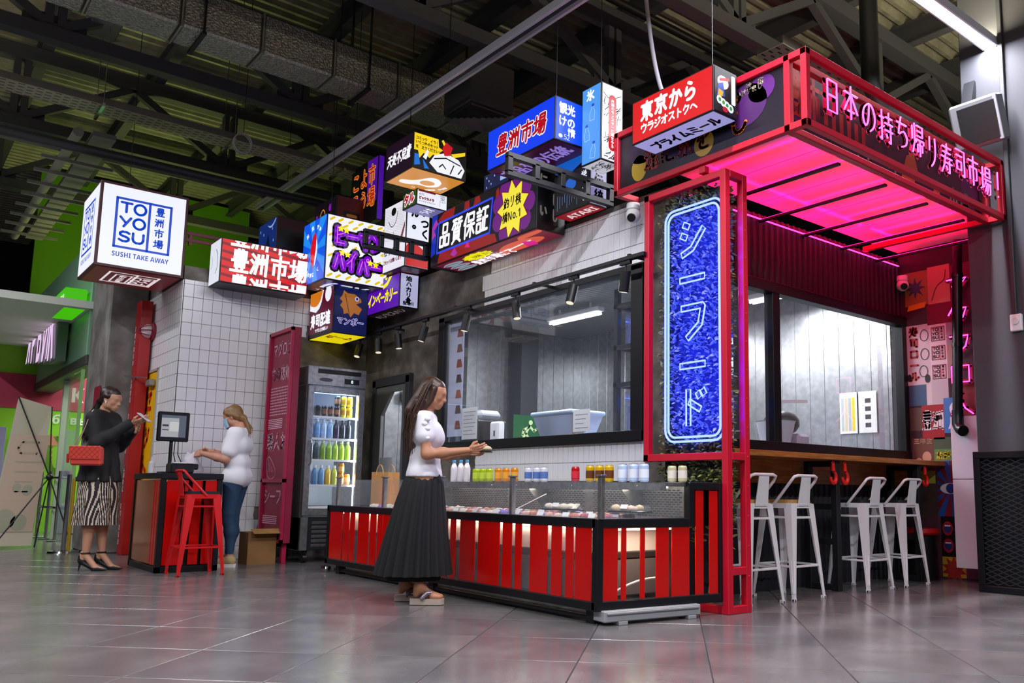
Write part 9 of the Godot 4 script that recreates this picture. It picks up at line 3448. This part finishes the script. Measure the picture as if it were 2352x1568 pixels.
	for i in 12:
		for d in [[i * 0.05 - 0.15, 0.0, i * 0.05, 0.15], [i * 0.05, 0.0, i * 0.05 - 0.15, 0.15]]:
			for c in Geometry2D.intersect_polyline_with_polygon(v2(d), rc): ql.ribbon(qx, c, 0.0035, 0.0012, false)
	part(flp, "quilting", ql, hexmat("a83228", 0.5))
	part(hb, "tassel", _box_mb(Vector3(-0.03, 0.07, -0.165), Vector3(0.02, 0.09, 0.025), 0.006), hexmat("b4141c", 0.5))
	for z in [-0.13, -0.1]:
		var st := MB.new()
		st.tube([Vector3(0.0, 0.18, z), Vector3(0.045, 0.36, -0.06), Vector3(0.09, 0.5, -0.035), Vector3(0.13, 0.54, -0.03)], 0.005, 6)
		part(hb, "chain_strap", st, hexmat("b8988c", 0.35, 0.6))

func build_barista():
	var t := thing("person", "masked woman in a white T-shirt and jeans behind the till", "person", "customers and staff", P(3.0, 0.0, 9.32), atan2(-0.80, -0.60))
	t.scale = Vector3.ONE * 1.0
	var skin := hexmat("c48a72", 0.5)
	var body := MB.new()
	var pr := torso()
	var wl := Vector3(0.09, 1.17, 0.33)
	var wr := Vector3(-0.08, 1.2, 0.32)
	arm(pr, Vector3(0.165, 1.375, -0.01), Vector3(0.205, 1.11, 0.05), wl, 0.004)
	arm(pr, Vector3(-0.165, 1.375, -0.01), Vector3(-0.2, 1.13, 0.05), wr, 0.004)
	blend(body, pr, 0.011, 0.035)
	var hx := head_frame(Vector3(0, 1.475, 0.03), 0.4)
	head_shape(body, hx)
	hand(body, wl, Vector3(-0.25, 0.0, 1.0), Vector3(-0.8, -0.3, 0), 0.55, 1.0)
	hand(body, wr, Vector3(0.25, -0.2, 1.0), Vector3(0.8, -0.4, 0), 0.5, -1.0)
	part(t, "body", body, skin)
	face_parts(t, hx, "a8584c", "6a4a2a", true)
	var sh := MB.new()
	var sp := torso(0.03, 0.93)
	sp.pop_back()
	sp.append([Vector3(0, 1.4, -0.015), Vector3(0, 1.455, -0.01), 0.075, 0.056])
	for s in [-1.0, 1.0]: sp.append([Vector3(s * 0.165, 1.375, -0.01), Vector3(s * 0.193, 1.2, 0.02), 0.072, 0.078])
	blend(sh, sp, 0.011, 0.035, [[Vector3(0, -1, 0), -0.82], [Vector3(0, 1, 0), 1.452]])
	part(t, "t_shirt", sh, hexmat("e8e7ee", 0.8))
	var tg := MB.new()
	tg.box(Vector3(0.155, 0.875, 0.055), Vector3(0.004, 0.022, 0.012))
	part(t, "hem_tag", tg, m_black)
	var jn := MB.new()
	var jp := [[Vector3(-0.07, 0.92, -0.01), Vector3(0.07, 0.92, -0.01), 0.115, 0.115]]
	leg(jp, -1, Vector3(-0.09, 0.86, 0), Vector3(-0.09, 0.5, 0.04), Vector3(-0.1, 0.14, 0.06), 1.2)
	leg(jp, 1, Vector3(0.09, 0.86, 0), Vector3(0.09, 0.5, 0.02), Vector3(0.1, 0.14, -0.02), 1.2)
	blend(jn, jp, 0.011, 0.03)
	part(t, "jeans", jn, hexmat("24405e", 0.8))
	for s in [[-0.1, 0.06], [0.1, -0.02]]:
		var an := MB.new()
		an.tube([Vector3(s[0], 0.16, s[1]), Vector3(s[0], 0.07, s[1])], 0.036, 12)
		part(t, "ankle", an, skin)
		var so := MB.new()
		blend(so, [[Vector3(s[0], 0.07, s[1] - 0.02), Vector3(s[0], 0.085, s[1]), 0.048, 0.045], [Vector3(s[0], 0.06, s[1]), Vector3(s[0], 0.05, s[1] + 0.15), 0.045, 0.042]], 0.008, 0.03, [[Vector3(0, -1, 0), -0.03]])
		part(t, "sneaker", so, hexmat("b09a6c", 0.75))
		var sl := MB.new()
		sl.plate(Transform3D(Basis(Vector3(1, 0, 0), Vector3(0, 0, 1), Vector3.UP), Vector3(s[0], 0, s[1])), smooth(v2([-0.04, -0.06, 0.0, -0.072, 0.04, -0.06, 0.048, 0.1, 0.04, 0.18, 0.0, 0.2, -0.04, 0.18, -0.048, 0.1, -0.04, -0.06]), 3), 0.0, 0.034)
		part(t, "sneaker_sole", sl, hexmat("d8d4cc", 0.6))
	var hr := MB.new()
	blend(hr, [[hx * Vector3(0, 0.148, -0.03), hx * Vector3(0, 0.152, 0.016), 0.082, 0.074], [hx * Vector3(0, 0.12, -0.03), hx * Vector3(0, 0.06, -0.075), 0.078, 0.045], [hx * Vector3(-0.066, 0.14, 0.02), hx * Vector3(-0.05, 0.08, -0.05), 0.03, 0.032], [hx * Vector3(0.066, 0.14, 0.02), hx * Vector3(0.05, 0.08, -0.05), 0.03, 0.032], [hx * Vector3(0, 0.05, -0.1), Vector3(0, 1.4, -0.12), 0.03, 0.012]], 0.008, 0.02, [[hx.basis * Vector3(0, -0.5, 0.86), (hx.basis * Vector3(0, -0.5, 0.86)).dot(hx * Vector3(0, 0.125, 0.064))]])
	strands(hr, [[hx * Vector3(0, 0.07, -0.1), Vector3(0, 1.44, -0.13), Vector3(0.01, 1.36, -0.125)], [hx * Vector3(0.04, 0.2, 0.05), hx * Vector3(0.078, 0.13, 0.03), hx * Vector3(0.07, 0.07, -0.04)]], 8, 0.03, 0.004, 5)
	part(t, "hair", hr, hair_mat("5c3f22", "a9804c"))
	# carrier bag she holds over the till
	var cb := thing("plastic_bag", "thin white plastic carrier bag held over the till counter", "bag", "", t.transform * Vector3(0.02, 0.0, 0.47), t.rotation.y)
	var bg := MB.new()
	blend(bg, [[Vector3(0, 1.03, 0), Vector3(0, 1.0, 0.02), 0.09, 0.095], [Vector3(0, 1.1, 0), Vector3(0.02, 1.19, -0.06), 0.07, 0.02], [Vector3(0, 1.1, 0.02), Vector3(-0.03, 1.18, 0.05), 0.06, 0.015], [Vector3(0.05, 1.0, 0.05), Vector3(-0.06, 1.0, -0.05), 0.05, 0.06]], 0.009, 0.04, [[Vector3(0, -1, 0), -0.958]])
	var pm := StandardMaterial3D.new()
	pm.albedo_color = Color(0.92, 0.9, 0.94, 0.62)
	pm.transparency = BaseMaterial3D.TRANSPARENCY_ALPHA
	pm.roughness = 0.35
	part(cb, "film", bg, pm)

# ---------------------------------------------------------------- lamps, ducts, trays under the roof
func linear_lamp(label: String, a: Vector3, b: Vector3, on: bool, energy: float, group := "") -> void:
	var t := thing("linear_lamp", label, "lamp", group)
	var d := (b - a).normalized()
	var x := d.cross(Vector3.UP).normalized()
	var body := MB.new()
	var mid := (a + b) / 2
	var L := a.distance_to(b)
	var bs := Basis(x, Vector3.UP, -d)
	body.box(mid + Vector3(0, 0.045, 0), Vector3(0.14, 0.03, L), bs, 0.003)
	for s in [-1.0, 1.0]:
		body.box(mid + x * s * 0.055 + Vector3(0, 0.008, 0), Vector3(0.03, 0.06, L), bs, 0.003)
		body.box(mid + d * s * (L / 2 - 0.004) + Vector3(0, 0.012, 0), Vector3(0.13, 0.06, 0.008), bs, 0.002)
	part(t, "profile", body, hexmat("dcdbe8", 0.25))
	var df := MB.new()
	if on:
		df.box(mid + Vector3(0, -0.012, 0), Vector3(0.12, 0.03, L - 0.02), bs, 0.01)
	else:
		df.box(mid + Vector3(0, 0.022, 0), Vector3(0.08, 0.012, L - 0.02), bs, 0.002)
	part(t, "diffuser", df, hexmat("f7f7ff", 0.5, 0.0, 2.2) if on else hexmat("55555e", 0.12, 0.6))
	var n := int(L / 2.2) + 1
	for i in n:
		var w := MB.new()
		var p := a.lerp(b, (i + 0.5) / n)
		w.tube([p + Vector3(0, 0.05, 0), Vector3(p.x, 6.98, p.z)], 0.004, 5)
		part(t, "hanger", w, m_darksteel)
	if on:
		area_light(t, mid + Vector3(0, -0.032, 0), Vector3.DOWN, d, 0.12, L - 0.04, Color(0.97, 0.97, 1.0), energy)
		var tp := MB.new()
		tp.box(mid + Vector3(0, 0.064, 0), Vector3(0.1, 0.006, L - 0.04), bs)
		part(t, "upper_diffuser", tp, hexmat("f7f7ff", 0.5, 0.0, 1.0))  # glowing strip added on top of the profile to lift the roof deck
		area_light(t, mid + Vector3(0, 0.07, 0), Vector3.UP, d, 0.1, L - 0.04, Color(1.0, 0.95, 0.8), energy * 0.42)

func build_ceiling_things():
	linear_lamp("unlit white linear lamp profile crossing above the box signs", P(4.2, 4.95, 4.0), P(4.12, 4.95, 12.55), false, 0.0)
	linear_lamp("bright lit linear lamp at the upper right", P(1.5, 5.0, 3.33), P(11.5, 5.0, 3.2), true, 66.0, "lit linear lamps")
	linear_lamp("lit linear lamp over the hall behind the viewer", P(-5.0, 5.35, -1.5), P(8.0, 5.35, -1.5), true, 66.0, "lit linear lamps")
	linear_lamp("lit linear lamp over the aisle left of the viewer", P(-1.6, 5.25, 2.0), P(-1.6, 5.25, 14.0), true, 54.0, "lit linear lamps")
	# foil-wrapped duct
	var du := thing("air_duct", "long foil-wrapped air duct running under the roof", "duct")
	var x := -1.2
	while x < 6.2:
		var mb := MB.new()
		mb.span(x, x + 0.78, 5.42, 5.86, 8.75, 9.2, 0.02)
		part(du, "duct_section", mb, m_foil)
		var cl := MB.new()
		cl.span(x + 0.785, x + 0.8, 5.41, 5.87, 8.74, 9.21)
		part(du, "joint_band", cl, hexmat("9a988c", 0.4, 0.5))
		x += 0.8
	for v in [0.4, 2.2, 4.0, 5.6]:
		var mb := MB.new()
		mb.span(v - 0.02, v + 0.02, 5.38, 5.41, 8.7, 9.25)
		mb.span(v - 0.01, v + 0.01, 5.4, 6.98, 8.71, 8.73)
		mb.span(v - 0.01, v + 0.01, 5.4, 6.98, 9.22, 9.24)
		part(du, "hanger", mb, m_darksteel)
	# square ceiling diffuser with its box
	var df := thing("air_diffuser", "square grey air diffuser with concentric blades above the comic sign", "diffuser", "", P(4.8, 4.9, 7.62))
	for i in 5:
		var s := 0.27 - i * 0.05
		var mb := MB.new()
		for k in 4:
			var bs := Basis(Vector3.UP, PI / 2 * k)
			mb.quad(bs * Vector3(-s, 0, s), bs * Vector3(s, 0, s), bs * Vector3(s - 0.03, 0.03, s - 0.03), bs * Vector3(-s + 0.03, 0.03, s - 0.03), Vector3.DOWN)
		part(df, "blade", mb, hexmat("77777a", 0.5))
	part(df, "plenum_box", _box_mb(Vector3(0, 0.3, 0), Vector3(0.56, 0.52, 0.56), 0.01), hexmat("3c3c3f", 0.6))
	# perforated cable tray
	var img := Image.create(64, 32, false, Image.FORMAT_RGB8)
	img.fill(Color.html("b3ab90"))
	for r in 2:
		img.fill_rect(Rect2i(6 + r * 32 - 4, 4 + r * 16, 22, 7), Color.html("2a2823"))
	var itx := ImageTexture.create_from_image(img)
	var tm := tri_mat(itx, 8.0, 0.45, 0.4)
	tm.uv1_scale = Vector3(6.0, 6.0, 12.0)
	var ct := thing("cable_tray", "pale perforated cable tray running across under the roof trusses", "cable tray", "perforated cable trays")
	var c1 := MB.new()
	c1.span(-4.0, 8.2, 5.0, 5.01, 10.3, 10.62)
	part(ct, "tray_floor", c1, tm)
	for u in [10.3, 10.61]:
		var mb := MB.new()
		mb.span(-4.0, 8.2, 5.01, 5.09, u, u + 0.01)
		part(ct, "tray_side", mb, hexmat("6a675c", 0.5, 0.3))
	for v in [0.2, 1.6, 3.0, 4.4]:
		var mb := MB.new()
		mb.span(v, v + 0.03, 4.96, 5.0, 10.22, 10.7)
		mb.tube([P(v + 0.015, 4.98, 10.24), P(v + 0.015, 6.98, 10.24)], 0.005, 5)
		mb.tube([P(v + 0.015, 4.98, 10.68), P(v + 0.015, 6.98, 10.68)], 0.005, 5)
		part(ct, "hanger", mb, m_chrome)
	var ct2 := thing("cable_tray", "perforated cable tray near the grey heater at the upper right", "cable tray", "perforated cable trays")
	var c2 := MB.new()
	c2.span(6.0, 11.0, 4.9, 4.91, 4.4, 4.7)
	part(ct2, "tray_floor", c2, tm)
	for u in [4.4, 4.69]:
		var mb := MB.new()
		mb.span(6.0, 11.0, 4.91, 4.99, u, u + 0.01)
		part(ct2, "tray_side", mb, hexmat("6a675c", 0.5, 0.3))
	# sprinkler and drain pipes
	for k in [[11.15, 4.75, 0.06, -4.0, 5.4, "3a3a3c", "dark sprinkler pipe running left of the unlit lamp"], [9.7, 6.2, 0.045, -4.0, 9.0, "17171a", "thin black pipe high under the roof deck"], [6.6, 6.3, 0.05, -2.0, 11.0, "17171a", "black pipe under the roof above the blue sign"], [12.3, 5.1, 0.05, -4.0, 4.5, "77776a", "pale green-grey pipe behind the white cube sign"]]:
		var mb := MB.new()
		mb.tube([P(k[3], k[1], k[0]), P(k[4], k[1], k[0])], k[2], 10)
		single("roof_pipe", mb, hexmat(k[5], 0.45, 0.2), k[6], "pipe")
	# stepped pipe rack at the far left
	var pr := thing("pipe_rack", "rack of short brackets carrying a pale pipe at the upper left", "pipe rack")
	var pm := MB.new()
	pm.tube([P(1.55, 5.0, 11.3), P(1.55, 5.0, 17.0)], 0.06, 10)
	part(pr, "pipe", pm, hexmat("a5a190", 0.5))
	var pb := MB.new()
	pb.span(1.7, 1.95, 5.0, 5.06, 11.3, 17.0)
	part(pr, "tray", pb, hexmat("8f8c86", 0.5))
	for i in 9:
		var mb := MB.new()
		mb.span(1.3, 2.1, 4.9, 4.94, 11.6 + i * 0.6, 11.64 + i * 0.6)
		part(pr, "bracket", mb, hexmat("9a9894", 0.4, 0.4))
	# broad cross girder at the upper left, plain beams at the right
	var gd := MB.new()
	gd.span(1.42, 1.72, 5.9, 6.25, 4.0, 10.6, 0.01)
	single("roof_girder", gd, hexmat("6a6672", 0.6), "broad pale steel girder at the upper left of the roof", "beam")
	# flexible white hose hanging by the red sign
	var fh := MB.new()
	var pts := []
	for i in 17:
		var t := i / 16.0
		pts.append(P(lerpf(4.9, 4.62, t), lerpf(5.6, 3.9, pow(t, 0.75)) - 0.18 * sin(PI * t), lerpf(5.1, 4.5, t)))
	fh.tube(pts, 0.018, 8)
	single("flexible_hose", fh, hexmat("9a96a2", 0.5), "pale flexible hose sagging above the large red sign", "hose")
	# cable coil
	for k in [[2.95, 4.75, 9.7, "coil of pale cable hanging left of the unlit lamp"]]:
		var t := thing("cable_coil", k[3], "cable")
		for j in 2:
			var c := MB.new()
			var q := []
			for i in 20: q.append(P(k[0] + cos(TAU * i / 20) * 0.1, k[1] + sin(TAU * i / 20) * 0.12, k[2] + j * 0.04))
			c.tube(q, 0.008, 6, true)
			part(t, "loop", c, hexmat("8f8c88", 0.5))
		var w := MB.new()
		w.tube([P(k[0], k[1] + 0.12, k[2]), P(k[0], 6.98, k[2])], 0.004, 5)
		part(t, "hanger", w, m_darksteel)
	# track spotlights over the counter
	var tr := thing("light_track", "black lamp track running along the wall above the kitchen window", "lamp track")
	var tb := MB.new()
	tb.span(4.55, 4.6, 2.7, 2.735, 4.72, 10.0, 0.004)
	part(tr, "rail", tb, m_blackmetal)
	for u in [4.9, 6.2, 7.6, 9.2]:
		var mb := MB.new()
		mb.span(4.57, 4.84, 2.735, 2.755, u, u + 0.03)
		part(tr, "wall_arm", mb, m_blackmetal)
	var spots := [[4.95, "black track spotlight beside the neon column"], [5.62, "black track spotlight second from the neon column"], [6.5, "black track spotlight above the reflected cube sign"], [7.35, "black track spotlight fourth from the neon column"], [8.22, "black track spotlight at the window's left corner"], [8.86, "black track spotlight above the service door"], [9.35, "black track spotlight third from the track's far end"], [9.85, "black track spotlight at the track's far end"]]
	for k in spots:
		var t := thing("track_spotlight", k[1], "spotlight", "black track spotlights", P(4.575, 2.7, k[0]))
		part(t, "adapter", _box_mb(Vector3(0, -0.015, 0), Vector3(0.035, 0.03, 0.12), 0.003), m_black)
		var st := MB.new()
		st.tube([Vector3(0, -0.03, 0), Vector3(0, -0.09, 0)], 0.008, 6)
		part(t, "stem", st, m_black)
		var hd := MB.new()
		var dir := Vector3(-0.12 + 0.2 * sin(k[0] * 3.0), -1.0, 0.22 * cos(k[0] * 2.0)).normalized()
		var top := Vector3(0, -0.085, 0)
		hd.tube([top, top + dir * 0.17], 0.042, 16)
		part(t, "head", hd, m_black)
		var ln := MB.new()
		ln.tube([top + dir * 0.17, top + dir * 0.172], 0.034, 16)
		part(t, "lens", ln, hexmat("fff0d8", 0.4, 0.0, 0.9))
		var sl := SpotLight3D.new()
		sl.name = "beam"
		t.add_child(sl, true)
		sl.position = top + dir * 0.18
		sl.look_at_from_position(sl.position, sl.position + dir, Vector3.FORWARD)
		sl.spot_angle = 38.0
		sl.spot_range = 20.0
		sl.spot_attenuation = 2.0
		sl.light_color = Color(1.0, 0.95, 0.88)
		sl.light_energy = 8.0
		sl.light_size = 0.03
		sl.shadow_enabled = true
